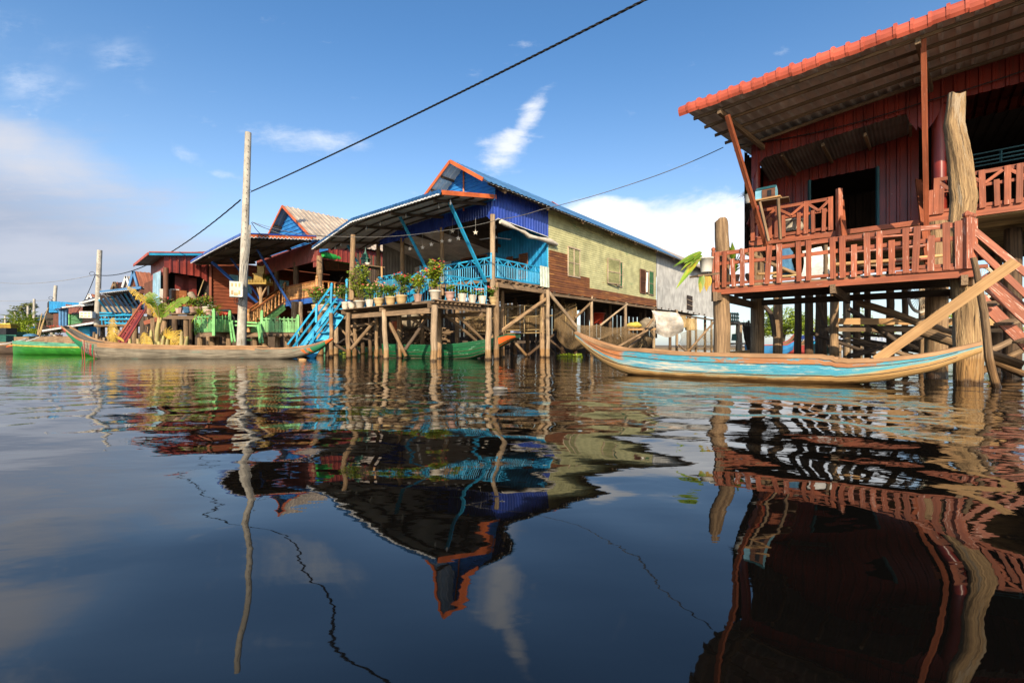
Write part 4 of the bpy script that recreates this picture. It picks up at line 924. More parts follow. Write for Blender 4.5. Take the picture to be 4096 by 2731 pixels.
for p, q, w, h in ((Bf.pt(.10, -3.35, DZ-.19), Bf.pt(.10, -.2, DZ-.19), .08, .17), (Bf.pt(3.4, -3.3, DZ-.17), Bf.pt(3.4, -.2, DZ-.17), .08, .16), (Bf.pt(6.6, -3.3, DZ-.15), Bf.pt(6.6, -.2, DZ-.15), .08, .16),
                   (Bf.pt(.1, -3.05, DZ-.36), Bf.pt(6.8, -3.05, DZ-.34), .08, .2), (Bf.pt(.1, -.5, DZ-.36), Bf.pt(6.8, -.5, DZ-.36), .08, .18)):
    mb = MB(); mb.beam(p, q, w, h); mb.build('deck_joist', m_timber, fd)
for px, Y, r_, top, m, ln in ((1395, 21.0, .105, 2.1, m_post, -.04), (1546, 19.4, .11, 2.1, m_postpale, -.1), (1733, 17.05, .125, 2.1, m_postpale, .07), (1953, 18.4, .125, 2.1, m_postpale, .02), (1420, 22.4, .11, 1.95, m_post, 0), (1757, 19.8, .12, 2.0, m_post, 0), (1597, 21.0, .12, 2.0, m_post, 0), (1505, 21.5, .08, 1.9, m_post, .05), (1311, 21.6, .11, 1.7, m_postdark, 0), (1325, 21.2, .09, 2.1, m_post, 0), (1481, 23.0, .09, 2.0, m_postdark, 0)):
    stilt(fd, px, Y, r_, top, m, ln, wob=.05)
for p, q, r_, m in ((at(1402, 1398, 20.6), at(1498, 1286, 21.2), .085, m_post), (at(1620, 1398, 19), at(1712, 1268, 19.2), .075, m_timdark), (at(1558, 1292, 19.8), at(1625, 1425, 19.4), .085, m_post), (at(1780, 1258, 19), at(1905, 1362, 20), .075, m_timber), (at(1825, 1256, 18.8), at(1945, 1372, 20), .07, m_post),
                    (at(1640, 1270, 20), at(1735, 1330, 19.6), .07, m_timber), (at(1352, 1300, 22), at(1388, 1345, 22), .055, m_post), (at(1330, 1372, 21.5), at(1395, 1410, 21.5), .075, m_postdark), (at(1340, 1380, 22.4), at(1450, 1310, 22.6), .04, m_postpale), (at(1400, 1350, 22), at(1440, 1415, 22), .05, m_timdark), (at(1405, 1305, 21.8), at(1502, 1293, 21.8), .07, m_timber), (at(1660, 1310, 21), at(1690, 1270, 21), .05, m_timdark)):
    stick(fd, p, q, r_, m)
g = sub('railing', fd); bq0, bq1 = Bf.ona(.45, 1776, 1126)[0], Bf.ona(.45, 1944, 1151)[0]
trussrail(g, lambda x, z: Bf.pt(.45, bq0+x, z), bq1-bq0, DZ+.12, .98, 4, 14, m_blue)
mb = MB(); mb.beam(Bf.pt(.45, bq1, DZ), Bf.pt(.45, bq1, DZ+1.15), .07, .07); mb.build('newel_post', m_blue, fd)
g = sub('railing', fd); trussrail(g, lambda x, z: Bf.pt(.45+x, -2.45, z), 1.6, DZ+.12, .95, 3, 9, m_blue)
g = sub('railing', fd); trussrail(g, lambda x, z: Bf.pt(2.6+x, -2.3, z), 4.0, DZ+.12, .85, 6, 22, m_blue)
# short blue stair from deck to veranda between the railings
ss = thing('staircase', Bf.pt(4.6, -1, DZ), 'short cyan stair rising from the flower deck to the veranda behind the pots', 'stairs')
for a_ in (4.2, 5.0):
    mb = MB(); mb.beam(Bf.pt(a_, -1.75, DZ), Bf.pt(a_, -.1, FZ), .04, .2); mb.build('stringer', m_blue, ss)
    mb = MB(); mb.beam(Bf.pt(a_, -1.7, DZ+.75), Bf.pt(a_, -.1, FZ+.75), .05, .07); mb.build('handrail', m_blue, ss)
for i in range(4):
    mb = MB(); mb.beam(Bf.pt(4.2, -1.5+i*.38, DZ+.2+i*.28), Bf.pt(5.0, -1.5+i*.38, DZ+.2+i*.28), .2, .03); mb.build('tread', m_blue, ss)
# big blue stair going down to the water
bs = thing('staircase', Bf.pt(AD+.3, -3.6, 0), 'steep cyan stair with handrails going down into the water left of the pots', 'stairs')
def sline(name, pts, w, h, Y0, Y1, up=None):
    mb = MB(); mb.beam(at(pts[0], pts[1], Y0), at(pts[2], pts[3], Y1), w, h, up=up); mb.build(name, m_blue, bs)
sline('stringer', (1362, 1258, 1238, 1430), .05, .44, 21.7, 20.85, (1, 0, .0)); sline('stringer', (1330, 1228, 1168, 1438), .05, .26, 22.2, 21.2, (1, 0, 0))
for (a, b, c, d) in ((1328, 1142, 1150, 1378), (1330, 1180, 1172, 1388)): sline('handrail', (a, b, c, d), .07, .075, 22.1, 20.95)
for (a, b, c, d) in ((1355, 1182, 1205, 1380), (1366, 1206, 1232, 1386)): sline('handrail', (a, b, c, d), .07, .075, 21.6, 20.7)
for (a, b, c, d) in ((1327, 1138, 1324, 1215), (1267, 1215, 1265, 1290), (1190, 1335, 1189, 1385), (1329, 1215, 1327, 1335), (1253, 1320, 1252, 1378), (1388, 1125, 1386, 1205)): sline('rail_post', (a, b, c, d), .09, .08, 21.5, 21.5)
mb = MB(); mb.lathe(at(1327, 1140, 21.5), [(.04, -.05), (.07, 0), (.05, .07), (0, .12)], 8); mb.lathe(at(1388, 1127, 21.8), [(.05, -.05), (.08, 0), (.07, .1), (0, .16)], 8); mb.build('finial', m_blue, bs)
for i in range(6):
    t = i/5.0; x = lerp(1335, 1222, t); y = lerp(1235, 1392, t); mb = MB(); mb.beam(at(x-8, y+3, lerp(21.9, 21.0, t)), at(x+lerp(50, 42, t), y, lerp(21.6, 20.8, t)), .22, .045); mb.build('tread', m_blue, bs)
for p, q in ((1308, 1178), (1318, 1182)): pass
g = sub('landing_rail', bs)
for (a, b, c, d) in ((1306, 1180, 1356, 1182), (1303, 1195, 1306, 1215), (1335, 1208, 1375, 1212)):
    mb = MB(); mb.beam(at(a, b, 22.3), at(c, d, 22.2), .05, .06); mb.build('rail', m_blue, g)
# ------------------------------------------------------------ flower pots
FL = 'potted plants along the flower deck'
def pot(kind, base, r, h, mat, root):
    mb = MB()
    if kind == 'oct': mb.lathe(base, [(r*.62, 0), (r*.66, 0), (r*.97, h*.9), (r*1.04, h*.9), (r*1.04, h), (r*.9, h), (r*.88, h*.86)], 8, smooth=False)
    elif kind == 'bowl': mb.lathe(base, [(r*.58, 0), (r*.62, h*.05), (r*.55, h*.16), (r*.72, h*.26), (r*.88, h*.5), (r*.95, h*.86), (r*1.06, h*.90), (r*1.06, h), (r*.92, h), (r*.9, h*.85)], 18)
    elif kind == 'flute': mb.lathe(base, [(r*.62, 0), (r*.66, h*.03), (r*.95, h*.84), (r*1.06, h*.86), (r*1.07, h*1.0), (r*.93, h), (r*.9, h*.85)], 48, flute=.025, nf=24)
    else: mb.lathe(base, [(r*.62, 0), (r*.68, h*.03), (r*.86, h*.35), (r*.95, h*.82), (r*1.04, h*.86), (r*1.04, h), (r*.92, h), (r*.9, h*.85)], 18)
    mb.build('pot', mat, root)
    mb = MB(); mb.lathe(base+V(0, 0, h*.86), [(r*.9, 0), (0, .02)], 12); mb.build('soil', m_soil, root)
def bush(root, base, w, h, leaves, flowers, lm, fm, lsize=.075, stems=7, bare=.25, spread=1.0, name='foliage'):
    st_ = MB(); lf = MB(); fl = MB(); tips = []
    for i in range(stems):
        a = rnd()*6.28; q = rnd()**.6*w*.5; t = base+V(math.cos(a)*q, math.sin(a)*q, h*(.62+.36*rnd()))
        mid = base.lerp(t, .5)+V((rnd()-.5)*.1*w, (rnd()-.5)*.1*w, .06*h)
        st_.tube([base+V(.03*math.cos(a), .03*math.sin(a), 0), mid, t], [.013, .011, .007], 5, cap=False); tips.append((mid, t))
        if rnd() < .7:
            t2 = mid+V((rnd()-.5)*w*.6, (rnd()-.5)*w*.6, h*.35*rnd()+.08); st_.tube([mid, t2], [.009, .006], 4, cap=False); tips.append((mid, t2))
    for i in range(int(leaves*1.5)):
        m_, t = tips[int(rnd()*len(tips))]; f = bare+(1-bare)*rnd()**.7
        p = m_.lerp(t, f) if rnd() < .8 else base.lerp(m_, .35+.65*rnd())
        p = p+V((rnd()-.5), (rnd()-.5), (rnd()-.5)*.7)*lsize*1.8
        a = rnd()*6.28; d = V(math.cos(a), math.sin(a), .55*rnd()+.1)
        lf.leaf(p, d, lsize*(.8+.7*rnd()), lsize*.62, up=(rnd()-.5, -.9*rnd(), .25+.6*rnd()), droop=.15, seg=2, r=rnd())
    for i in range(int(flowers*.6)):
        m_, t = tips[int(rnd()*len(tips))]; p = m_.lerp(t, .55+.5*rnd())+V((rnd()-.5), (rnd()-.5), .25+.5*rnd())*lsize*1.5
        q = lsize*.22*(.7+.6*rnd()); rr = rnd()
        for j in range(4):
            a = j*1.57+rnd(); fl.leaf(p, V(math.cos(a), .3*math.sin(a), .8*math.sin(a)+.1), q*1.4, q*1.3, up=(0, -1, .3), droop=.05, seg=1, r=rr)
    st_.build('stem', m_twig, root); lf.build(name, lm, root); fl.build('flower', fm, root)
specs = [ # px, base y, rim y, width px, kind, mat, plant top y, plant width px, leaves, flowers, flower mat, label
 (1381, 1245, 1216, 29, 'round', m_potwhite, 1152, 70, 230, 30, m_flpink, 'small white round pot with pink flowers, leftmost of the row beside the cyan stair'),
 (1407, 1242, 1214, 32, 'round', m_potwhite, 1150, 55, 200, 16, m_flcrim, 'second white round pot from the cyan stair with one crimson bloom'),
 (1440, 1239, 1210, 40, 'flute', m_potwhite, 1120, 85, 480, 60, m_flred, 'white fluted pot with a tall bush left of the pale octagonal pot'),
 (1479, 1235, 1206, 34, 'oct', m_potwhite, 1148, 58, 170, 28, m_flpink, 'pale octagonal pot with bare thorny stems and salmon flowers'),
 (1516, 1230, 1199, 41, 'bowl', m_pottan, 1138, 62, 200, 80, m_flpink, 'footed tan bowl pot crowded with salmon flowers'),
 (1562, 1225, 1192, 42, 'round', m_pottan, 1145, 60, 220, 26, m_flred, 'plain tan pot with low leafy bush right of the salmon flowers'),
 (1606, 1220, 1186, 45, 'round', m_pottan, 1100, 78, 330, 60, m_flred, 'largest plain tan pot with tall thorny stems and red flowers'),
 (1672, 1212, 1181, 36, 'oct', m_potbrown, 1098, 60, 300, 55, m_flred, 'pinkish brown octagonal pot with a leafy red flowered bush'),
 (1740, 1199, 1162, 47, 'flute', m_potwhite, 1046, 92, 620, 110, m_flred, 'big cream fluted pot with the tallest bush, standing on the deck corner'),
 (1800, 1205, 1170, 41, 'bowl', m_potpink, 1142, 34, 50, 8, m_flpink, 'rose pink bowl pot with a small leafy plant'),
 (1849, 1212, 1179, 38, 'oct', m_potwhite, 1165, 24, 26, 0, m_flpink, 'cream angular pot with a few green leaves right of the rose pink bowl'),
 (1889, 1216, 1185, 37, 'oct', m_potwhite, 1168, 20, 12, 3, m_flpink, 'cream angular pot almost bare, middle of the three cream pots'),
 (1929, 1221, 1190, 35, 'oct', m_potwhite, 1165, 28, 22, 14, m_flpink, 'cream angular pot with a pale pink bloom, next to the last tan pot'),
 (1973, 1225, 1194, 35, 'bowl', m_pottan, 1152, 40, 120, 100, m_flred, 'tan urn pot with dense red flowers at the right end of the deck')]
for i, (px, yb, yr, wpx, kd, mt, yt, pw_, nl, nf, fm, lab) in enumerate(specs):
    if i < 8: a_, _ = Bf.onb(-3.08, px, yb); b_ = -3.08
    else: a_ = .02 if i > 8 else .16; b_, _ = Bf.ona(a_, px, yb)
    p = Bf.pt(a_, b_, DZ+.003 if i < 8 else DZ+.042); sc_ = p.y/F
    o = thing('potted_plant', p, lab, 'potted plant', FL)
    hh = (yb-yr)*sc_; r_ = wpx*sc_/2
    pot(kd, p, r_, hh, mt, o)
    bush(o, p+V(0, 0, hh*.9), pw_*sc_, (yr-yt)*sc_*1.02, nl, nf, m_leafyel if i in (2, 8, 7) else m_leaf, fm, (.115 if i != 8 else .12) if nl > 30 else .14, stems=max(3, min(12, nl//30)), bare=.1 if i != 6 else .4)
for px, yb, wpx, mt, fm, lab in ((1262, 1243, 30, m_pottan, m_flcrim, 'tan pot with crimson flowers on the low shelf left of the cyan stair'), (1281, 1245, 28, m_potpink, m_flpink, 'pink pot between two others on the low shelf by the cyan stair'), (1299, 1243, 34, m_potwhite, m_flpink, 'cream pot of salmon flowers on the low shelf touching the cyan stair')):
    p = at(px, yb, 23.0); o = thing('potted_plant', p, lab, 'potted plant', 'potted plants on the low shelf'); r_ = wpx*p.y/F/2
    pot('round', p, r_, .30, mt, o); bush(o, p+V(0, 0, .27), .75, 1.0, 190, 60, m_leaf, fm, .13, 8)
tag(plank(None, at(1240, 1247, 22.6), at(1318, 1247, 23.4), .5, .05, m_timber, 'shelf'), 'low timber shelf holding three flower pots left of the cyan stair', 'shelf')
p = at(1341, 1245, 22.6); o = thing('potted_plant', p, 'brown pot with arching green leaves half hidden behind the cyan stair', 'potted plant', FL)
pot('round', p, .16, .28, m_potbrown, o); mb = MB()
for i in range(26):
    a = rnd()*6.28; mb.leaf(p+V(0, 0, .25), V(math.cos(a)*.5, math.sin(a)*.5, 1), .6+.3*rnd(), .05, droop=.5, seg=4)
mb.build('foliage', m_leafdk, o)
tag(plank(None, at(1325, 1250, 22.2), at(1362, 1250, 22.8), .4, .05, m_timber, 'shelf'), 'short timber ledge behind the top of the cyan stair', 'shelf')
# tall climbing shrub by the thin awning post
p = Bf.pt(6.2, -2.2, DZ); o = thing('shrub', p, 'tall feathery yellow green shrub behind the pots by the thin awning post', 'plant')
bush(o, at(1450, 1215, 20.6), 1.3, 1.75, 620, 12, m_leafyel, m_flred, .10, 12, .2)
mb = MB(); mb.tube([at(1406, 1200, 20.9), at(1407, 1120, 20.9), at(1410, 1050, 20.9), at(1413, 940, 20.9)], [.13, .125, .12, .115], 10, jit=.05); mb.build('awning_post', m_post, bh)
# ================================================================= BOATS
class Hull:
    def __init__(s, name, P0, P1, label, group, sheer, keel, width, mat, mat_in, thick=.035, ends=(.05, .05), n=44, bulge=.0):
        """sheer/keel/width: lists of (s, value) along the boat from P0 to P1 (plan points, tips)"""
        s.P0 = Vector(P0); s.P1 = Vector(P1); d = s.P1-s.P0; s.L = d.length; s.d = d/s.L; s.nx = Vector((s.d.y, -s.d.x))
        if s.nx.y > 0: s.nx = -s.nx            # nx points to the camera side
        s.sh, s.ke, s.wi = [([q[0] for q in L], [q[1] for q in L]) for L in (sheer, keel, width)]
        m_ = s.P0.lerp(s.P1, .5); s.root = thing(name, V(m_.x, m_.y, 0), label, 'boat', group); s.n = n
        ss = [i/n for i in range(n+1)]
        for side in (1, -1):
            pass
        mb = MB(); s.shell(mb, 0, 1, 0, 1, 0, (1, -1)); mb.build('hull', mat, s.root)
        mb = MB(); s.shell(mb, .03, .97, .12, 1, -thick, (1, -1)); mb.build('inner_hull', mat_in, s.root)
        mb = MB()
        for side in (1, -1):
            for i in range(n):
                a, b = i/n, (i+1)/n
                o0, o1 = s.p(a, 1, side, .012), s.p(b, 1, side, .012); i0, i1 = s.p(a, 1, side, -thick-.012), s.p(b, 1, side, -thick-.012)
                u_ = V(0, 0, .022); dn = V(0, 0, -.03)
                L = s.L
                g = [(a*L, 0, side), (b*L, 0, side), (b*L, .1, side), (a*L, .1, side)]*2
                mb.add([o0+dn, o1+dn, i1+dn, i0+dn, o0+u_, o1+u_, i1+u_, i0+u_], [(4, 5, 6, 7), (0, 1, 5, 4), (3, 2, 6, 7)], g, r=.5)
        s.gun = mb
    def prof(s, t):       # cross-section: t 0 keel .. 1 gunwale -> (fraction of half-width, fraction of height)
        xs = [0, .22, .42, .62, .82, 1]; 
        return pw(t, xs, [0, .50, .78, .90, .96, 1.0]), pw(t, xs, [0, .04, .22, .48, .75, 1.0])
    def sm(s, L, t):
        # smooth interpolation through the listed stations
        xs, ys = L
        def ev(q): return pw(min(1, max(0, q)), xs, ys)
        return (ev(t-.02)+2*ev(t)+ev(t+.02))/4 if .02 < t < .98 else ev(t)
    def p(s, a, t, side, off=0.0):
        c = s.P0+s.d*(s.L*a); w = s.sm(s.wi, a); zk, zs = s.sm(s.ke, a), s.sm(s.sh, a)
        f, h = s.prof(t); q = c+s.nx*(side*(w*f+off*min(1, f*2)))
        return V(q.x, q.y, zk+(zs-zk)*h-(off*0 if t > .3 else off*(1-t/.3)*.0))
    def shell(s, mb, a0, a1, t0, t1, off, sides, nt=10, n=None):
        n = n or max(3, int(s.n*(a1-a0)))
        for side in sides:
            vs = []; gs = []
            for i in range(n+1):
                a = lerp(a0, a1, i/n)
                for j in range(nt+1):
                    t = lerp(t0, t1, j/nt); vs.append(s.p(a, t, side, off)); gs.append((a*s.L, s.prof(t)[1], side+.37))
            m = nt+1
            mb.add(vs, [(i*m+j, i*m+m+j, i*m+m+j+1, i*m+j+1) for i in range(n) for j in range(nt)], gs, True, .5)
        if len(sides) == 2 and off == 0:
            for a in (a0, a1):
                f = [s.p(a, j/nt, 1) for j in range(nt+1)]+[s.p(a, j/nt, -1) for j in range(nt, -1, -1)]
                mb.add(f, [tuple(range(len(f)))], [(a*s.L, .5, 0)]*len(f), False, .5)
    def panel(s, name, a0, a1, t0, t1, mat, off=.006, sides=(1, -1), label=None):
        mb = MB(); s.shell(mb, a0, a1, t0, t1, off, sides, nt=4); return mb.build(name, mat, s.root, label=label)
    def deck(s, name, a0, a1, dz, mat):
        mb = MB(); n = max(3, int((a1-a0)*40))
        for i in range(n):
            a, b = lerp(a0, a1, i/n), lerp(a0, a1, (i+1)/n)
            q = [s.p(a, 1, 1, -.02), s.p(b, 1, 1, -.02), s.p(b, 1, -1, -.02), s.p(a, 1, -1, -.02)]
            mb.add([x-V(0, 0, dz) for x in q], [(0, 1, 2, 3)], [(a*s.L, 0, 0), (b*s.L, 0, 0), (b*s.L, .6, 0), (a*s.L, .6, 0)], False, .5)
        return mb.build(name, mat, s.root)
    def thwart(s, a, dz, mat, w=.16):
        mb = MB(); mb.beam(s.p(a, 1, 1, -.04)-V(0, 0, dz), s.p(a, 1, -1, -.04)-V(0, 0, dz), w, .03); return mb.build('thwart', mat, s.root)
# painted blue and ochre hull: bands of paint by height on the planking, scraped through
def boatmat():
    k = NT('scraped_boat_paint')
    g = k.n('ShaderNodeAttribute', attribute_name='guv').outputs['Vector']; sp = k.n('ShaderNodeSeparateXYZ'); k.l(g, sp.inputs[0])
    S, T = sp.outputs[0], sp.outputs[1]
    nlong = k.noise(k.vmul(g, (1.6, 22, 3)), 1, 6, .66); nbig = k.noise(k.vmul(g, (1.1, 3.2, 2)), 1, 5, .6); nfine = k.noise(k.vmul(g, (7, 30, 5)), 1, 5, .7)
    Tn = k.math('ADD', T, k.math('MULTIPLY_ADD', nbig, .40, -.20)); Tn = k.math('ADD', Tn, k.math('MULTIPLY_ADD', nlong, .26, -.13))
    wood = k.mix(k.ramp(nlong, .35, .65), (.30, .16, .055), (.58, .36, .14))
    wood = k.mix(k.ramp(nfine, .60, .72), wood, (.20, .10, .04))
    blue = k.mix(k.ramp(nfine, .3, .7), (.04, .24, .35), (.08, .36, .48)); blue = k.mix(k.ramp(nbig, .52, .68), blue, (.10, .33, .36))
    teal = (.16, .38, .34)
    # bow sweep: the paint line rises towards both ends
    line = k.math('ADD', .35, k.math('MULTIPLY', k.ramp(S, 4.2, 6.2), .27)); line = k.math('ADD', line, k.math('MULTIPLY', k.ramp(S, .0, 1.5, 1, 0), .22))
    dlt = k.math('SUBTRACT', Tn, line)
    c = k.mix(k.ramp(dlt, -.05, .03), wood, teal); c = k.mix(k.ramp(dlt, .0, .08), c, blue)
    # pale scrapes in the paint
    sc1 = k.noise(k.vmul(g, (2.2, 26, 2)), 1, 7, .72, 1.0)
    c = k.mix(k.math('MULTIPLY', k.ramp(sc1, .555, .63), k.ramp(Tn, .15, .35)), c, (.66, .52, .33))
    scr = k.math('MULTIPLY', k.ramp(S, .9, 1.5), k.ramp(S, 2.2, 3.4, 1, 0)); c = k.mix(k.math('MULTIPLY', scr, k.math('MULTIPLY', k.ramp(sc1, .40, .6), k.ramp(k.math('ABSOLUTE', k.math('SUBTRACT', Tn, .50)), .0, .22, 1, 0))), c, (.72, .60, .44))
    # top strake: brown primer with blue flakes
    fl = k.noise(k.vmul(g, (5, 16, 4)), 1, 7, .7)
    brown = k.mix(k.ramp(nlong, .3, .7), (.30, .12, .05), (.42, .20, .09))
    mid = k.math('MULTIPLY', k.ramp(S, 2.4, 3.6), k.ramp(S, 5.2, 5.4, 1, 0))
    lev = k.math('MULTIPLY_ADD', mid, -.15, .585)
    top = k.mix(k.ramp(fl, k.math('SUBTRACT', lev, .03), k.math('ADD', lev, .03)), blue, brown)
    c = k.mix(k.ramp(k.math('ADD', T, k.math('MULTIPLY_ADD', nlong, .03, -.015)), .735, .745), c, top)
    # orange brown bow patch
    ob = k.math('MULTIPLY', k.ramp(k.math('ADD', S, k.math('MULTIPLY', fl, .4)), 1.35, 1.5, 1, 0), k.ramp(Tn, .55, .66)); ob = k.math('MULTIPLY', ob, k.ramp(S, .1, .3))
    c = k.mix(ob, c, k.mix(k.ramp(fl, .42, .58), (.42, .15, .05), (.50, .22, .10)))
    tip = k.ramp(k.math('ADD', S, k.math('MULTIPLY', fl, .3)), .35, .5, 1, 0); c = k.mix(k.math('MULTIPLY', tip, k.ramp(T, .62, .8)), c, (.44, .22, .12))
    # seams between planks
    for y in (.74, .40):
        sm_ = k.ramp(k.math('ABSOLUTE', k.math('SUBTRACT', k.math('ADD', T, k.math('MULTIPLY_ADD', nbig, .03, -.015)), y)), .004, .014, 1, 0); c = k.mix(sm_, c, (.05, .03, .018))
    pos = k.n('ShaderNodeNewGeometry').outputs['Position']; s2 = k.n('ShaderNodeSeparateXYZ'); k.l(pos, s2.inputs[0])
    zz = k.math('ADD', s2.outputs[2], k.math('MULTIPLY', k.noise(pos, 6, 3), .06)); c = k.mix(k.ramp(zz, .05, .10, 1, 0), c, k.mix(1.0, c, (.28, .24, .2), 'MULTIPLY'))
    b = k.n('ShaderNodeBsdfPrincipled'); k.l(c, b.inputs['Base Color']); b.inputs['Roughness'].default_value = .55; b.inputs['Specular IOR Level'].default_value = .35
    bp = k.n('ShaderNodeBump'); bp.inputs['Strength'].default_value = .6; bp.inputs['Distance'].default_value = .008
    k.l(k.math('ADD', nlong, k.math('MULTIPLY', sc1, .5)), bp.inputs['Height']); k.l(bp.outputs[0], b.inputs['Normal']); k.l(b.outputs[0], k.out.inputs[0]); return k.m
m_boatblue = boatmat()
m_gunw = M('worn_gunwale', (.38, .22, .11), (.24, .13, .06), (1.3, 20, 20), .3, .65, .75, .5, rv=.1, wear=(.15, .08, .04), wth=.66, wgs=(3, 20, 20))
m_boatin = M('boat_inside', (.20, .12, .06), (.11, .065, .035), (1.3, 16, 16), .3, .7, .85, .4)
def zpx(px, py, Y): return H+(HY-py)/F*Y
# blue boat
P0 = (1.42, 10.1); P1 = (6.45, 6.25); Lb = math.hypot(5.6, 3.3)
hb = Hull('wooden_boat', P0, P1, 'worn sampan with flaking sky blue and ochre paint moored before the red deck', None,
          [(0, .88), (.05, .74), (.12, .59), (.18, .505), (.22, .52), (.35, .45), (.5, .43), (.66, .425), (.735, .425), (.742, .345), (.84, .39), (.92, .47), (1, .63)],
          [(0, .74), (.04, .52), (.10, .24), (.16, .06), (.24, -.06), (.4, -.1), (.62, -.1), (.74, -.06), (.84, .06), (.92, .22), (1, .50)],
          [(0, .05), (.06, .15), (.15, .30), (.3, .42), (.5, .46), (.7, .42), (.82, .33), (.92, .2), (1, .06)], m_boatblue, m_boatin, n=90)
hb.gun.build('gunwale', m_gunw, hb.root); hb.deck('bow_deck', .03, .19, .035, m_gunw); hb.deck('stern_deck', .80, .99, .03, m_gunw)
for t in (.555, .818):
    mb = MB()
    for i in range(80): mb.beam(hb.p(.06+.9*i/80, t, 1, .002), hb.p(.06+.9*(i+1)/80, t, 1, .002), .012, .009)
    mb.build('plank_seam', m_timdark, hb.root)
for a_ in (.3, .45, .6): hb.thwart(a_, .08, m_gunw)
hb.thwart(.745, -.03, m_gunw, .05); hb.thwart(.79, .02, m_gunw, .2)
# long grey boat on the left
m_greyboat = M('grey_boat_wood', (.27, .235, .175), (.105, .088, .064), (.9, 22, 3), .36, .62, .85, .6, rv=.1, wet=False, wear=(.10, .30, .24), wth=.665, wgs=(1.0, 9, 3), wsoft=.03, wear2=(.13, .085, .05), w2th=.63, w2gs=(1.3, 24, 3))
m_boatgreen = M('green_boat_paint', (.03, .22, .10), (.02, .15, .07), (1.5, 10, 4), .3, .7, .5, .25, rv=.1, wear=(.22, .38, .25), wth=.67, wgs=(1.5, 12, 4))
m_boatred = M('red_boat_paint', (.40, .06, .05), (.28, .045, .04), (3, 10, 4), rough=.5, bump=.2, rv=.1)
m_boator = M('orange_boat_paint', (.72, .13, .02), (.60, .10, .02), (3, 10, 4), rough=.5, bump=.2, rv=.1)
Yb = 20.15
gx0, gx1 = (262-CX)/F*20.5, (1334-CX)/F*19.8
hg = Hull('wooden_boat', (gx0, 20.5), (gx1, 19.8), 'very long weathered grey canoe with green and red painted upswept prow', None,
          [(0, 1.45), (.03, 1.22), (.07, .93), (.115, .76), (.17, .69), (.3, .60), (.5, .56), (.74, .56), (.746, .44), (.86, .48), (.94, .62), (1, .92)],
          [(0, 1.30), (.03, .92), (.07, .45), (.11, .08), (.16, -.1), (.5, -.1), (.8, -.08), (.88, .05), (.95, .35), (1, .86)],
          [(0, .20), (.05, .30), (.12, .45), (.3, .58), (.5, .62), (.75, .56), (.88, .40), (.96, .2), (1, .06)], m_greyboat, m_boatin, n=90)
hg.gun.build('gunwale', m_gunw, hg.root); hg.deck('bow_deck', .01, .12, .03, m_greyboat); hg.deck('stern_deck', .80, .99, .04, m_gunw)
hg.panel('prow', .0, .098, 0, .90, m_boatgreen, label='green painted prow'); hg.panel('prow_tip', .0, .022, 0, 1.0, m_boatred, .012, label='red prow tip'); hg.panel('prow_stripe', .02, .095, .90, .985, m_boatred, .012, label='thin red line under the prow edge')
for a0, a1, m in ((.116, .122, m_boatred), (.126, .131, m_boatgreen)):
    mb = MB(); q = []
    for j in range(9):
        t = j/8; q.append((hg.p(a0-.0+.016*t, t*.86+.05, 1, .012), hg.p(a1+.016*t, t*.86+.05, 1, .012)))
    mb.add([p for w_ in q for p in w_], [(2*i, 2*i+1, 2*i+3, 2*i+2) for i in range(8)], [(0, i, 0) for i in range(18)]); mb.build('prow_stripe', m, hg.root)
hg.panel('prow', .92, 1.0, 0, .80, m_boatgreen, label='green painted stern end'); hg.panel('prow_tip', .975, 1.0, .0, 1.0, m_boator, .012, label='orange stern tip')
for a0, a1, m in ((.895, .905, m_boator), (.907, .912, m_boatgreen), (.914, .925, m_boator)):
    mb = MB(); q = []
    for j in range(9):
        t = j/8; q.append((hg.p(a0+.022*(1-t), t*.62+.14, 1, .012), hg.p(a1+.012*(1-t), t*.62+.14, 1, .012)))
    mb.add([p for w_ in q for p in w_], [(2*i, 2*i+1, 2*i+3, 2*i+2) for i in range(8)], [(0, i, 0) for i in range(18)]); mb.build('prow_stripe', m, hg.root)
hg.panel('upper_strake', .16, .742, .83, .985, m_gunw, .010, label='red brown upper strake'); hg.thwart(.3, .08, m_gunw); hg.thwart(.5, .08, m_gunw); hg.thwart(.744, -.02, m_gunw, .06)
for px, y0, y1 in ((328, 1385, 1440), (336, 1360, 1440), (375, 1400, 1435)):
    stick(hg.root, at(px, y0, 19.85), wl(px+4, 19.85, -.25), .016, m_boatred, 'prow_stake')
# green boat under the flower deck
m_bottle = M('bottle_green_paint', (.010, .12, .042), (.006, .08, .03), (1.2, 8, 4), .3, .7, .42, .2, rv=.1, wear=(.30, .45, .34), wth=.66, wgs=(2.5, 7, 4), wsoft=.08)
x0, x1 = (1562-CX)/F*22.3, (2072-CX)/F*19.6
hgr = Hull('wooden_boat', (x0, 22.0), (x1, 19.6), 'bottle green boat with broad orange bow panel under the flower deck', None,
          [(0, .64), (.2, .60), (.45, .60), (.62, .66), (.78, .80), (.88, .93), (.95, 1.06), (1, 1.02)], [(0, -.06), (.5, -.1), (.68, -.04), (.8, .22), (.9, .56), (.96, .80), (1, .90)],
          [(0, .55), (.3, .68), (.6, .62), (.8, .46), (.92, .36), (1, .34)], m_bottle, m_bottle, n=60)
hgr.gun.build('gunwale', m_bottle, hgr.root); hgr.panel('bow_panel', .885, 1.0, 0, 1.0, m_boator, .01, label='orange bow panel')
for t in (.32, .48, .66, .86):
    mb = MB()
    for i in range(30): mb.beam(hgr.p(i/34, t, 1, .012), hgr.p((i+1)/34, t, 1, .012), .02, .018)
    mb.build('plank_seam', m_timdark if t < .8 else m_bottle, hgr.root)
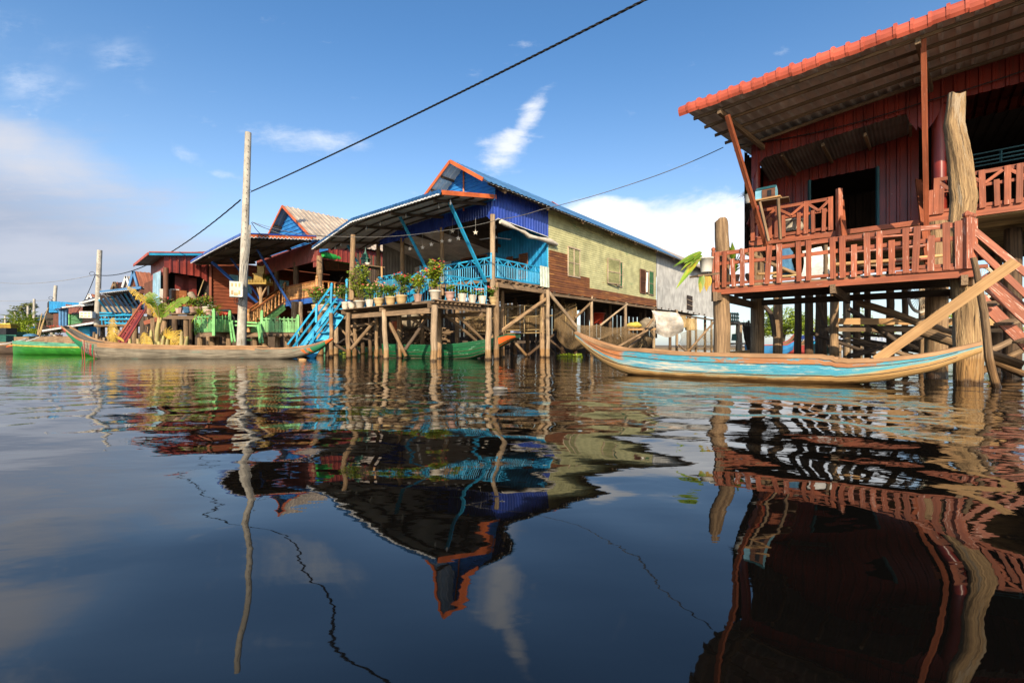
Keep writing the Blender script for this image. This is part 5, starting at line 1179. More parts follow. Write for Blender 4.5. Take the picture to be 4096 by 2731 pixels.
mb = MB(); mb.beam(hgr.p(.985, 1, 1, .12)+V(0, 0, .13), hgr.p(.985, 1, -1, .12)+V(0, 0, .13), .14, .07); mb.build('bow_board', M('grey_blue_paint', (.22, .26, .42), None, (2, 9, 9), rough=.5, bump=.2), hgr.root)
# pale green boat further in, and the green boat at far left
m_palegr = M('pale_green_paint', (.12, .36, .22), (.08, .26, .16), (1.2, 8, 4), .3, .7, .5, .2, rv=.1, wear=(.42, .30, .08), wth=.66, wgs=(.7, 12, 4))
hp = Hull('wooden_boat', ((1290-CX)/F*34, 34), ((1640-CX)/F*33, 33), 'low pale green boat lying in the shade far behind the flower deck stilts', None, [(0, .55), (.5, .48), (1, .6)], [(0, 0), (.5, -.1), (1, 0)], [(0, .3), (.5, .6), (1, .3)], m_palegr, m_boatin, n=20)
hp.gun.build('gunwale', m_yellow, hp.root)
m_leafgreen = M('grass_green_paint', (.035, .22, .02), (.02, .15, .015), (1.0, 7, 4), .3, .7, .4, .15, rv=.1, wear=(.10, .30, .08), wth=.64, wgs=(1.5, 6, 4))
Yg = 29.0
hl = Hull('wooden_boat', ((58-CX)/F*Yg, Yg), ((480-CX)/F*27, 27), 'grass green boat with yellow rubbing strip behind the grey canoe prow', None,
          [(0, .86), (.1, .80), (.5, .66), (1, .62)], [(0, -.1), (.5, -.1), (1, -.1)], [(0, .10), (.06, .35), (.2, .62), (.6, .75), (1, .6)], m_leafgreen, m_palegr, n=40)
hl.gun.build('gunwale', m_palegr, hl.root); hl.panel('upper_strake', 0, 1, .88, 1.0, m_palegr, .01, label='pale upper strake'); hl.panel('rubbing_strip', 0, 1, .80, .87, m_yellow, .022, label='yellow rubbing strip')
hl.deck('foredeck', .02, .4, .02, m_palegr); plank(hl.root, at(105, 1365, 28.6), at(160, 1348, 28.6), .05, .06, m_greymetal, 'tiller_bar')
# narrow brown boat with an engine at the far left edge
hm = Hull('motor_boat', (-36.5, 31), (-30.6, 32.0), 'dark motor boat with covered engine and long propeller shaft at the left edge', None, [(0, .6), (.7, .6), (1, .8)], [(0, -.1), (.8, -.05), (1, .3)], [(0, .5), (.6, .55), (1, .15)], m_timdark, m_boatin, n=20)
hm.gun.build('gunwale', m_gunw, hm.root)
mb = MB(); mb.box(at(18, 1325, 32), 1.0, .7, .45); mb.build('engine_cover', m_black, hm.root)
mb = MB(); mb.box(at(14, 1355, 31.7), .9, .5, .45); mb.tube([at(-20, 1345, 31.8), at(30, 1350, 31.8)], .14, 8); mb.build('engine', m_dkgreen, hm.root)
mb = MB(); mb.tube([at(0, 1377, 31), at(30, 1374, 31), at(60, 1366, 31), at(105, 1356, 30.6)], .05, 6); mb.build('shaft', m_greymetal, hm.root)
plank(hm.root, at(5, 1392, 31), at(68, 1380, 31), .3, .06, m_boator, 'side_board')
# ================================================================= LEFT: red brown houses, frame Nf
Nf = Frame(-11.08, 26.0)
NZ = 3.36
# ------------------------------------------------------------ house with blue gable, awning and turned balustrade
ga = thing('stilt_house', Nf.pt(4, 6, 0), 'red stilt house with tan gabled roof, blue gable and turned baluster veranda', 'house')
def n_b(b, px): return Nf.onb(b, px, 1000)[0]
aT = 9.3
def aw2(s, t):
    x = lerp(-.1, 9.0, s); e = (x, -3.91, 6.14-.30*max(s,0)**1.5); b = (x, -.2, 6.66-.25*s)
    return Nf.pt(lerp(e[0], b[0], t), lerp(e[1], b[1], t), lerp(e[2], b[2], t))
mb = MB(); mb.sheet(lambda s: aw2(s, 0)+V(0, 0, .06), lambda s: aw2(s, 1)+V(0, 0, .06), 9.1, .24, .03, (0, 0, 1), 'sine', 2); mb.build('awning', m_ultra, ga)
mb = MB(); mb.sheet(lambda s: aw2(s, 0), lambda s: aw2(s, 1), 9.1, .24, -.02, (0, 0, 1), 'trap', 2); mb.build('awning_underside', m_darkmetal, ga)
m_awntile = M('blue_awning_tile', (.07, .14, .42), (.045, .10, .34), (3, 3, 3), rough=.4, bump=.1)
mb = MB(); n = 40; prof = [(0, -.05), (-.05, .0), (-.06, .06), (-.03, .13), (.06, .16)]
for i in range(n):
    for f0, f1, k0 in ((0, .3, 1.0), (.3, 1.0, 1.18)):
        vs_ = []
        for s in ((i+f0)/n, (i+f1)/n):
            p = aw2(s, 0)
            for bx, z in prof: vs_.append(p+V(W.x*bx*k0, W.y*bx*k0, z*k0))
        m = len(prof); mb.add(vs_, [(j, j+1, m+j+1, m+j) for j in range(m-1)]+[tuple(range(m)), tuple(range(m, 2*m))[::-1]])
mb.build('eave_trim', m_awntile, ga)
mb = MB()
for i in range(80): mb.beam(aw2(i/80, 0)+V(-.03, -.04, -.055+.025*(i % 2)), aw2((i+1)/80, 0)+V(-.03, -.04, -.055+.025*(i % 2)), .02, .035)
mb.build('white_edging', m_edgewhite, ga)
mb = MB()   # scalloped board at the right end: orange tongues rimmed in white
n = 20
for i in range(n*8):
    t0, t1 = i/(n*8), (i+1)/(n*8); d0 = .10+.08*abs(math.sin(t0*n*3.14159)); d1 = .10+.08*abs(math.sin(t1*n*3.14159)); o = -Vector((U.x, U.y, 0))*.04
    p, q = aw2(-.004, t0)+o, aw2(-.004, t1)+o; mb.add([p+V(0, 0, .06-d0), q+V(0, 0, .06-d1), q+V(0, 0, .06), p+V(0, 0, .06)], [(0, 1, 2, 3)])
mb.build('scalloped_board', m_orange, ga)
mb = MB()
for i in range(n*8):
    t0, t1 = i/(n*8), (i+1)/(n*8); d0 = .10+.08*abs(math.sin(t0*n*3.14159)); d1 = .10+.08*abs(math.sin(t1*n*3.14159)); o = -Vector((U.x, U.y, 0))*.05
    mb.beam(aw2(-.004, t0)+o+V(0, 0, .05-d0), aw2(-.004, t1)+o+V(0, 0, .05-d1), .025, .03)
mb.build('white_edging', m_edgewhite, ga)
mb = MB(); mb.beam(aw2(-.006, 0)+V(0, 0, .09), aw2(-.006, 1)+V(0, 0, .09), .1, .05); mb.build('edge_strip', m_ultra, ga)
for t in (.08, .36, .64, .9):
    mb = MB(); mb.beam(aw2(0, t)-V(0, 0, .07), aw2(1, t)-V(0, 0, .07), .07, .09); mb.build('purlin', m_timdark, ga)
for s in (.04, .33, .66, .96):
    mb = MB(); mb.beam(aw2(s, .03)-V(0, 0, .14), aw2(s, .98)-V(0, 0, .14), .08, .13); mb.build('rafter', m_timdark, ga)
# main gabled roof
PKa, PKz = None, None
pb_ = -.4
a_pk, z_pk = Nf.onb(pb_, 1132, 822); a_r, z_r = Nf.onb(pb_, 1252, 952); a_l = 2*a_pk-a_r
def gr(a, b): return Nf.pt(a, b, z_pk-abs(a-a_pk)*(z_pk-z_r)/(a_pk-a_r))
mb = MB(); mb.sheet(lambda t: gr(a_r-.15, lerp(pb_, 12, t)), lambda t: gr(a_pk, lerp(pb_, 12, t)), 12.4, .33, .05, (0, 0, 1), 'trap', 2)
mb.sheet(lambda t: gr(a_pk, lerp(pb_, 12, t)), lambda t: gr(a_l+.15, lerp(pb_, 12, t)), 12.4, .33, .05, (0, 0, 1), 'trap', 2); mb.build('roof', m_rusttan, ga)
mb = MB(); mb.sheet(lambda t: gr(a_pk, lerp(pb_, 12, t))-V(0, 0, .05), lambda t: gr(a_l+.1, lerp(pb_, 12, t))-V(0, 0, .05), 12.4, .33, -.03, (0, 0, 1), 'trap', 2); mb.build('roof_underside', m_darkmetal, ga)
for a_ in (a_r, a_l):
    mb = MB(); mb.beam(gr(a_, pb_-.05)+V(0, 0, -.05), gr(a_pk, pb_-.05)+V(0, 0, -.05), .05, .14); mb.build('barge_board', m_orange, ga)
mb = MB(); zb_ = 5.9
def gl(t, sg): z = lerp(zb_, z_pk-.05, t); return Nf.pt(a_pk+sg*(z_pk-z)/((z_pk-z_r)/(a_pk-a_r))*.96, pb_+.5, z)
mb.sheet(lambda t: gl(t, 1), lambda t: gl(t, -1), z_pk-zb_, .26, .04, (-W.x, -W.y, 0), 'clap'); mb.build('gable_wall', m_gableblue, ga)
for t in (.35, .6, .85):
    mb = MB(); q = gr(lerp(a_pk, a_l, t), pb_)-V(0, 0, .12); mb.beam(q, q+V(W.x, W.y, 0)*.5, .08, .1); mb.build('purlin', m_timdark, ga)
# veranda: valance, posts, balustrade, floor, side wall
mb = MB(); mb.sheet(lambda t: Nf.pt(lerp(9.2, 0, t), 0, 5.42 if .06 < t < .94 else 5.1), lambda t: Nf.pt(lerp(9.2, 0, t), 0, 6.55), 9.2, .17, .025, (-W.x, -W.y, 0), 'trap', 2); mb.build('valance', m_redsheet, ga)
mb = MB(); mb.sheet(lambda t: Nf.pt(0, lerp(0, 9, t), 5.55), lambda t: Nf.pt(0, lerp(0, 9, t), 6.5), 9, .30, .04, (-U.x, -U.y, 0), 'trap', 2); mb.build('valance', m_redsheet, ga)
mb = MB(); mb.quad(Nf.pt(0, .05, 6.2), Nf.pt(9.2, .05, 6.2), Nf.pt(9.2, 9, 6.2), Nf.pt(0, 9, 6.2)); mb.quad(Nf.pt(9.2, 1.5, 6.25), Nf.pt(16, 1.5, 6.25), Nf.pt(16, 9, 6.25), Nf.pt(9.2, 9, 6.25)); mb.build('veranda_ceiling', m_timdark, ga)
mb = MB(); mb.sheet(lambda t: Nf.pt(lerp(19, 0, t), 6.5, NZ-.6), lambda t: Nf.pt(lerp(19, 0, t), 6.5, 6.15 if t > .5 else 6.9), 19, .3, .03, (-W.x, -W.y, 0), 'trap'); mb.sheet(lambda t: Nf.pt(-.02, lerp(2.2, 9, t), NZ), lambda t: Nf.pt(-.02, lerp(2.2, 9, t), 6.2), 6.8, .3, .03, (-U.x, -U.y, 0), 'trap'); mb.build('rear_wall', m_timdark, ga)
for a_, m in ((.02, m_post), (3.1, m_postdark), (6.0, m_postdark), (9.0, m_postdark)):
    mb = MB(); mb.tube([Nf.pt(a_, .1, z) for z in (NZ-.2, 4.1, 4.9, 5.7)], [.16, .15, .17, .15], 9, jit=.08); mb.build('porch_post', m, ga)
mb = MB(); mb.quad(Nf.pt(-.05, -.02, NZ), Nf.pt(9.2, -.02, NZ), Nf.pt(9.2, 6.5, NZ), Nf.pt(-.05, 6.5, NZ)); mb.build('veranda_floor', m_varn, ga)
mb = MB(); mb.beam(Nf.pt(-.1, -.08, NZ-.17), Nf.pt(4.7, -.08, NZ-.17), .06, .30); mb.beam(Nf.pt(-.1, 0, NZ-.17), Nf.pt(-.1, 6, NZ-.17), .06, .3); mb.build('edge_beam', m_azure, ga)
def baluster(mb, p, h, r):
    mb.lathe(p, [(r, 0), (r, .10*h), (r*.5, .13*h), (r*.95, .22*h), (r*1.05, .32*h), (r*.5, .48*h), (r*.75, .52*h), (r*.5, .56*h), (r*.95, .70*h), (r*.9, .8*h), (r*.5, .86*h), (r, .9*h), (r, h)], 8)
g = sub('balustrade', ga); aS = n_b(-.06, 1140)
for i in range(25):
    mb = MB(); baluster(mb, Nf.pt(.12+i*(aS-.2)/24.5, -.06, NZ+.05), .82, .05); mb.build('baluster', m_balus, g)
for i in range(14):
    mb = MB(); baluster(mb, Nf.pt(-.05, .25+i*.36, NZ+.05), .82, .06); mb.build('baluster', m_balus, g)
for z, m in ((NZ+.90, m_varn), (NZ+.03, m_varn)):
    mb = MB(); mb.beam(Nf.pt(0, -.06, z), Nf.pt(aS, -.06, z), .11, .07); mb.build('rail', m, g)
    mb = MB(); mb.beam(Nf.pt(-.05, 0, z), Nf.pt(-.05, 5.4, z), .11, .07); mb.build('rail', m, g)
for a_ in (0, aS):
    mb = MB(); mb.beam(Nf.pt(a_, -.06, NZ-.1), Nf.pt(a_, -.06, NZ+1.02), .14, .14); mb.lathe(Nf.pt(a_, -.06, NZ+1.02), [(.05, 0), (.09, .06), (.08, .14), (.03, .22), (0, .26)], 10); mb.build('newel_post', m_balus, g)
# braces
for (x0, y0, x1, y1, b0) in ((1008, 964, 1168, 1232, -.1), (905, 1008, 1064, 1230, -.1)):
    a_, z = Nf.onb(b0, x1, y1); b_, z2 = Nf.ona(a_, x0, y0); mb = MB(); mb.beam(Nf.pt(a_, b0, z), Nf.pt(a_, b_, z2), .07, .17, up=(U.x, U.y, 0)); mb.build('awning_brace', m_azure, ga)
a_, z = Nf.onb(.1, 1000, 1215); 
mb = MB(); mb.beam(at(848, 1048, 28), at(1048, 1228, 31), .09, .16); mb.build('awning_brace', m_azure, ga)
for px, Y, r_, m in ((1178, 26.8, .19, m_post), (1203, 27, .13, m_postpale), (1280, 26.2, .19, m_post), (1345, 27.5, .13, m_postpale), (1395, 30, .13, m_postdark), (1110, 30, .14, m_postdark), (1060, 31, .14, m_postdark), (1240, 30, .14, m_postdark)):
    stilt(ga, px, Y, r_, NZ-.2, m)
mb = MB()  # framed pictures under the ceiling
pass
for px, w_, m in ((1325, .75, m_varn), (1352, 1.0, m_varn), (1383, .9, m_varn)):
    p = at(px, 1058, 30.5); f = MB(); f.beam(p+V(-w_/2, .0, -.35), p+V(w_/2, .3, -.35), .04, .06); f.beam(p+V(-w_/2, -.3, .4), p+V(w_/2, 0, .4), .04, .06); f.beam(p+V(-w_/2, .0, -.35), p+V(-w_/2, -.3, .4), .04, .06); f.beam(p+V(w_/2, .3, -.35), p+V(w_/2, 0, .4), .04, .06)
    o = tag(f.build('picture_frame', m_varn, None, p), 'dark framed picture hanging tilted under the veranda ceiling behind the green awning roll', 'picture', 'framed pictures under the ceiling')
    q = MB(); q.quad(p+V(-w_/2, .02, -.35), p+V(w_/2, .32, -.35), p+V(w_/2, .02, .4), p+V(-w_/2, -.28, .4)); q.build('print', m_timber, o)
q = MB(); pts = []
for i in range(15):
    t = i/14; pts.append(at(lerp(1290, 1500, t), lerp(1018, 1050, t)+6*math.sin(t*3.1), lerp(26.1, 29.6, t)))
q.tube(pts, [.12+.14*math.sin(.25+2.6*i/14) for i in range(15)], 9, jit=.12); tag(q.build('awning_roll', m_greencl, None, pts[0]), 'rolled bright green tarpaulin hanging under the red valance', 'tarpaulin')
# ------------------------------------------------------------ red brown house with long sided wall (left neighbour)
Qf = Frame(-21.5, 28.2)
rh = thing('stilt_house', Qf.pt(1.5, 4, 0), 'red brown board house with blue curtained porch left of the nearest concrete pole', 'house')
QZ = 3.25
sB = lambda px: Qf.ona(0, px, 1100)[0]
b0, b1 = sB(842), sB(1318)
mb = MB(); mb.sheet(lambda t: Qf.pt(0, b0, lerp(2.75, 6.2, t)), lambda t: Qf.pt(0, b1, lerp(2.75, 6.2, t)), 3.45, .235, .035, (-U.x, -U.y, 0), 'clap', 16); mb.build('side_wall', m_siding, rh)
mb = MB(); mb.beam(Qf.pt(-.05, b0, 2.7), Qf.pt(-.05, b0, 6.2), .16, .1); mb.build('corner_board', m_siding, rh)
mb = MB()
def qv(t):
    e = min(t, 1-t); return lerp(5.18, 5.0, t)-.3*max(0, 1-e/.12)**.5
mb.sheet(lambda t: Qf.pt(0, lerp(-.05, b0-.15, t), qv(t)), lambda t: Qf.pt(0, lerp(-.05, b0-.15, t), lerp(6.3, 6.75, t)), b0, .40, .07, (-U.x, -U.y, 0), 'trap', 2); mb.build('valance', m_redsheet, rh)
mb = MB(); mb.sheet(lambda t: Qf.pt(lerp(3.9, 0, t), 0, 4.9+.1*t), lambda t: Qf.pt(lerp(3.9, 0, t), 0, 6.25), 3.9, .3, .03, (-W.x, -W.y, 0), 'trap'); mb.build('valance', m_redsheet, rh)
def q_roof(a, b): return Qf.pt(a, b, 6.07-.05*a+.14*(b+.84))
mb = MB(); mb.sheet(lambda t: q_roof(lerp(4.0, -.25, t), -.84)+V(0, 0, .08), lambda t: q_roof(lerp(4.0, -.25, t), 5.5)+V(0, 0, .08), 4.25, .25, .03, (0, 0, 1), 'trap', 2); mb.build('roof', m_rooftile, rh)
mb = MB(); mb.sheet(lambda t: q_roof(lerp(4.0, -.25, t), -.84), lambda t: q_roof(lerp(4.0, -.25, t), 3)+V(0, 0, 0), 4.25, .25, -.03, (0, 0, 1), 'trap'); mb.build('roof_underside', m_darkmetal, rh)
mb = MB(); mb.beam(q_roof(4.05, -.88)+V(0, 0, .02), q_roof(-.28, -.88)+V(0, 0, .02), .05, .16); mb.build('eave_trim', m_rooftile, rh)
mb = MB(); mb.beam(q_roof(-.28, -.84)+V(0, 0, .0), q_roof(-.28, 5.4)+V(0, 0, .0), .05, .16); mb.build('edge_strip', m_blue, rh)
mb = MB(); mb.beam(q_roof(-.29, -.84)+V(0, 0, .11), q_roof(-.29, 5.4)+V(0, 0, .11), .09, .06); mb.build('edge_cap', m_rooftile, rh)
for px, Y in ((657, 28.2),):
    mb = MB(); mb.tube([Qf.pt(0.05, .05, z) for z in (QZ-.2, 3.9, 4.6, 5.4)], [.16, .14, .145, .14], 10, jit=.06); mb.build('porch_post', m_brownsh, rh)
mb = MB(); mb.quad(Qf.pt(0, 0, QZ), Qf.pt(3.9, 0, QZ), Qf.pt(3.9, b0, QZ), Qf.pt(0, b0, QZ)); mb.quad(Qf.pt(0, b0, 2.75), Qf.pt(6, b0, 2.75), Qf.pt(6, b1, 2.75), Qf.pt(0, b1, 2.75)); mb.build('floor', m_timdark, rh)
mb = MB(); mb.sheet(lambda t: Qf.pt(lerp(3.9, 0, t), b0, QZ), lambda t: Qf.pt(lerp(3.9, 0, t), b0, 6.4), 3.9, .3, .03, (-W.x, -W.y, 0), 'trap'); mb.sheet(lambda t: Qf.pt(3.9, lerp(0, b0, t), QZ), lambda t: Qf.pt(3.9, lerp(0, b0, t), 6.0), b0, .3, .03, (-U.x, -U.y, 0), 'trap'); mb.build('rear_wall', m_dark, rh)
mb = MB(); mb.quad(Qf.pt(0, b0+.3, 6.2), Qf.pt(6, b0+.3, 6.2), Qf.pt(6, b1, 6.2), Qf.pt(0, b1, 6.2)); mb.build('ceiling', m_timdark, rh)
mb = MB(); mb.beam(Qf.pt(-.05, 0, QZ-.1), Qf.pt(-.05, b0, QZ-.1), .07, .2); mb.beam(Qf.pt(4, -.04, QZ-.25), Qf.pt(0, -.04, QZ-.1), .07, .22); mb.build('edge_beam', m_redpaint, rh)
for px in (540, 600, 625, 655, 700, 760, 820, 900, 960, 1020):
    Y = Qf.pt(.2, sB(max(px, 660)), 0).y+.6 if px > 655 else 29.5+rnd()*1.5
    stilt(rh, px, Y, .17, 3.05 if px < 830 else 2.7, m_post if px < 700 else m_postdark)
# reed blind, curtain, shutters, things in the porch
def qa(px): return Qf.onb(-.06, px, 1100)[0]
mb = MB(); a0, a1 = qa(578), qa(612); mb.sheet(lambda t: Qf.pt(lerp(a0, a1, t), -.07, 2.75), lambda t: Qf.pt(lerp(a0, a1, t), -.07, 4.9), abs(a0-a1), .2, .02, (-W.x, -W.y, 0), 'sine'); tag(mb.build('reed_blind', m_mat, None, Qf.pt(a0, 0, 2.75)), 'brown reed blind hanging from the porch front beside the pale curtain', 'blind')
mb = MB(); a0, a1 = qa(616), qa(648); mb.sheet(lambda t: Qf.pt(lerp(a0, a1, t), -.1, 3.1), lambda t: Qf.pt(lerp(a0, a1, t), -.08, 5.25), abs(a0-a1), .22, .06, (-W.x, -W.y, 0), 'sine', 6); tag(mb.build('curtain', m_curtain, None, Qf.pt(a0, 0, 3.1)), 'pale blue sheer curtain at the porch corner next to the brown blind', 'curtain')
mb = MB(); a0, a1 = qa(562), qa(575); mb.tube([Qf.pt(a0, -.1, 4.3), Qf.pt(a1, -.12, 4.35)], .16, 8); tag(mb.build('rolled_blind', m_mat, None, Qf.pt(a0, 0, 4.3)), 'rolled up brown blind under the left porch eave', 'blind')
def qwin(px0, px1, y0, y1):
    c0, c1 = sB(px0), sB(px1); zt = Qf.ona(0, px0, y0)[1]; zb = Qf.ona(0, px0, y1)[1]; return c0, c1, zb, zt
QO = V(-U.x, -U.y, 0)
for k_, (px0, px1, y0, y1) in enumerate(((918, 1003, 1100, 1168), (1106, 1152, 1121, 1172))):
    c0, c1, zb, zt = qwin(px0, px1, y0, y1); q = MB(); q.quad(Qf.pt(-.06, c0, zb), Qf.pt(-.06, c1, zb), Qf.pt(-.06, c1, zt), Qf.pt(-.06, c0, zt)); wv = q.build('window', m_dark, rh)
    w_ = (c1-c0)*(.36 if k_ == 0 else .49)
    shutter(wv, Qf.pt(-.08, c0, zb), Wv, w_, zb, zt, m_shutter, m_shutter, 12, off=.02); shutter(wv, Qf.pt(-.08, c1-w_, zb), Wv, w_, zb, zt, m_shutter, m_shutter, 12, off=.02)
mb = MB(); mb.tube([Qf.pt(-.15, sB(1070), 2.9), Qf.pt(-.15, sB(1070), 4.9)], .07, 8); mb.tube([Qf.pt(-.15, sB(1070), 4.9), Qf.pt(-.2, sB(1076), 5.1), Qf.pt(-.2, sB(1076), 5.35)], .07, 8); mb.build('drain_pipe', m_white, rh)
# porch clutter: leaning pole, panels, boards
q = MB(); q.tube([Qf.pt(.2, sB(785), 3.3), Qf.pt(.1, sB(820), 5.0)], .035, 6); tag(q.build('bamboo_pole', m_bamboo, None, Qf.pt(.2, sB(785), 3.3)), 'bamboo pole leaning inside the dark porch opening', 'pole')
for px, w_, z0, h, m, nm, lab in ((672, .7, QZ, .85, m_white, 'panel', 'white panel standing at the porch edge behind the banana leaves'), (690, .5, QZ, .85, m_edgewhite, 'panel', 'narrow white panel next to the wider white panel in the porch'), (705, .45, QZ, .9, m_white, 'panel', 'third white board in the porch by the orange boards'), (722, .8, QZ, .85, m_varn, 'board', 'varnish brown ribbed boards stacked upright in the porch'), (745, .75, QZ+.6, 1.3, m_redsheet, 'board', 'dark red ribbed sheet standing inside the porch'), (775, .8, QZ+.5, 1.3, m_redsheet, 'board', 'second dark red ribbed sheet deeper inside the porch')):
    c = sB(px); q = MB(); q.box(Qf.pt(.35 if h < 1 else 1.0, c, z0+h/2), w_, .04, h, math.atan2(W.y, W.x)); tag(q.build(nm, m, None, Qf.pt(.35, c, z0)), lab, nm)
q = MB(); q.tube([at(763, 1175, 29.3), at(782, 1212, 29.0)], [.2, .22], 10); tag(q.build('rolled_mat', m_sackgrey, None, at(763, 1175, 29.3)), 'grey rolled mat leaning on the porch edge above the plants', 'rolled mat')
# red stair at the left of the porch
rs = thing('staircase', at(520, 1380, 28.5), 'dark red plank stair descending left from the porch beside the blue house', 'stairs')
for (p0, p1, w_, h, nm) in (((572, 1240, 29.2), (478, 1400, 27.5), .05, .42, 'stringer'), ((560, 1230, 30), (455, 1400, 28.3), .05, .2, 'stringer'), ((574, 1205, 29.1), (470, 1355, 27.4), .06, .08, 'handrail'), ((566, 1212, 29.9), (470, 1350, 28.2), .06, .07, 'handrail')):
    q = MB(); q.beam(at(*p0), at(*p1), w_, h, up=(1, 0, .2)); q.build(nm, m_redsheet if nm == 'stringer' else m_redpaint, rs)
for i in range(6):
    t = i/6+.05; q = MB(); p = at(lerp(566, 465, t), lerp(1238, 1400, t), lerp(29.4, 28, t)); q.beam(p+V(-.35, .3, 0), p+V(.3, -.2, 0), .3, .05); q.build('tread', m_redpaint, rs)
# plant shelf in front of the porch with pots
sh = thing('shelf', at(740, 1255, 26.5), 'plank shelf on stilts loaded with small potted plants in front of the red porch', 'shelf')
plank(sh, at(655, 1256, 27.2), at(850, 1256, 27.6), .9, .07, m_timber, 'shelf_board'); plank(sh, at(640, 1268, 26.9), at(850, 1272, 27.2), .08, .22, m_timber, 'shelf_beam'); plank(sh, at(578, 1292, 27.2), at(660, 1268, 27.2), .1, .24, m_redpaint, 'shelf_beam')
for px in (612, 660, 745, 800, 835): stilt(sh, px, 27.2, .14, 2.2, m_post)
G2 = 'potted plants on the porch shelf'
for px, yb, yt, mt, lm, fm, nf, lab in ((672, 1253, 1212, m_potbrown, m_leafdk, m_flred, 20, 'small pot of dark leaves and red flowers, leftmost on the porch shelf'), (716, 1253, 1222, m_potpink, m_leaf, m_flred, 26, 'square pink pot with red foliage left of the blue tin'), (749, 1252, 1205, m_bluecloth, m_leafyel, m_flpink, 8, 'blue painted tin with light green leaves on the porch shelf'), (774, 1252, 1210, m_potbrown, m_leafyel, m_flpink, 6, 'brown pot with light green leaves right of the blue tin'), (795, 1252, 1208, m_potbrown, m_leaf, m_flcrim, 18, 'brown pot with crimson flecked leaves on the porch shelf'), (826, 1250, 1195, m_potwhite, m_leafyel, m_flpink, 14, 'tall leafy plant in a pale pot at the right end of the porch shelf'), (838, 1262, 1228, m_potpink, m_leafdk, m_flred, 8, 'low dark leaved pot below the tall plant on the shelf end')):
    p = at(px, yb, 27.0); o = thing('potted_plant', p, lab, 'potted plant', G2); pot('oct' if 'square' in lab else 'round', p, .22, .34, mt, o); bush(o, p+V(0, 0, .3), .75, (yb-yt)*p.y/F, 120, nf, lm, fm, .12, 7)
for px, yb, lab in ((801, 1282, 'spiky fern in a pale bucket at the corner of the lime picket fence'), (858, 1268, 'spiky green plant behind the lime picket fence next to the scooter')):
    p = at(px, yb, 25.5); o = thing('potted_plant', p, lab, 'potted plant', 'spiky plants by the picket fence'); pot('round', p, .24, .30, m_potpink, o); q = MB()
    for i in range(60):
        a = rnd()*6.28; e = rnd(); q.leaf(p+V(0, 0, .3), V(math.cos(a), math.sin(a), .2+1.3*e), .6+.3*rnd(), .06, droop=.7*(1-e)+.15, seg=4)
    q.build('foliage', m_leafyel, o)
p = at(795, 1290, 25.0); o = thing('shrub', p, 'trailing green plant hanging down the left end of the lime picket fence', 'plant'); q = MB()
for i in range(110): q.leaf(p+V((rnd()-.5)*.5, (rnd()-.5)*.3, -rnd()*.65+.1), V(rnd()-.5, rnd()-.5, -.4), .16, .06, seg=2)
q.build('foliage', m_leaf, o)
# lime green picket platform
lp = thing('wooden_deck', at(900, 1400, 25.5), 'low timber platform with lime green picket fence and gate behind the grey canoe', 'deck')
def pick(name, A, B, h, n, zb):
    g = sub(name, lp); A = Vector(A); B = Vector(B)
    for z in (.15, .55, .9):
        q = MB(); q.beam(A+V(0, 0, h*z), B+V(0, 0, h*z), .05, .07); q.build('rail', m_lime, g)
    d = (B-A).normalized(); nrm = V(d.y, -d.x, 0); nrm = nrm if nrm.y < 0 else -nrm
    for i in range(n):
        q = MB(); p = A.lerp(B, i/(n-1))+nrm*.05; hh = h*(1.0 if i % 3 == 0 else .74)+.05*rnd(); q.beam(p, p+V((rnd()-.5)*.05, 0, hh), .052, .025, up=(nrm.x, nrm.y, 0)); q.build('picket', m_lime, g)
pz = 1.30
c0 = at(784, 1327, 25.2); c0.z = pz; c1 = at(856, 1327, 24.2); c1.z = pz; c2 = at(920, 1328, 25.4); c2.z = pz
pick('picket_fence', c0, c1, .92, 16, pz); pick('picket_fence', c1, c2, .92, 14, pz)
e0 = at(1048, 1330, 24.6); e0.z = pz; e1 = at(1193, 1332, 25.2); e1.z = pz; pick('picket_fence', e0, e1, .80, 26, pz)
for p, h in ((c1, 1.15), (c2, 1.15), (e0, 1.1), (e1, .9)):
    q = MB(); q.beam(p-V(0, 0, .2), p+V(0, 0, h), .14, .1); q.lathe(p+V(0, 0, h), [(.05, 0), (.08, .05), (0, .1)], 8); q.build('gate_post', m_lime, lp)
q = MB(); q.beam(at(926, 1285, 25), at(940, 1368, 24), .07, .1); q.beam(at(918, 1290, 25), at(928, 1368, 24), .07, .1); q.beam(at(1036, 1290, 24.4), at(1052, 1372, 23.8), .07, .12); q.beam(at(1030, 1300, 24.4), at(1040, 1372, 23.8), .07, .1); q.build('gate_leaf', m_lime, lp)
for (a, b, c, d) in ((925, 1284, 1030, 1292), (925, 1300, 1030, 1303), (930, 1358, 1040, 1360)):
    q = MB(); q.beam(at(a, b, 25.8), at(c, d, 25.4), .05, .09); q.build('rail', m_lime, lp)
q = MB(); q.quad(V(c0.x, c0.y, pz), V(c1.x, c1.y, pz), V(e1.x, e1.y, pz), V(e1.x, e1.y+3, pz)); q.quad(V(c0.x, c0.y, pz-.002), V(c0.x, c0.y+3.5, pz-.002), V(e1.x, e1.y+3.5, pz-.002), V(e1.x, e1.y+.2, pz-.002)); q.build('platform_floor', m_timber, lp)
for p, q_ in ((c0, c1), (c1, c2), (c2, e0), (e0, e1)):
    q = MB(); q.beam(p-V(0, 0, .14), q_-V(0, 0, .14), .1, .22); q.build('edge_beam', m_timber, lp)
for px in (800, 850, 868, 915, 955, 1020, 1060, 1110, 1150, 1190): stilt(lp, px, 25.0+rnd()*.8, .14, 1.2, m_post)
for px in range(1075, 1200, 24):
    q = MB(); q.beam(at(px, 1339, 24.4), at(px, 1339, 26), .12, .1); q.build('joist', m_timber, lp)
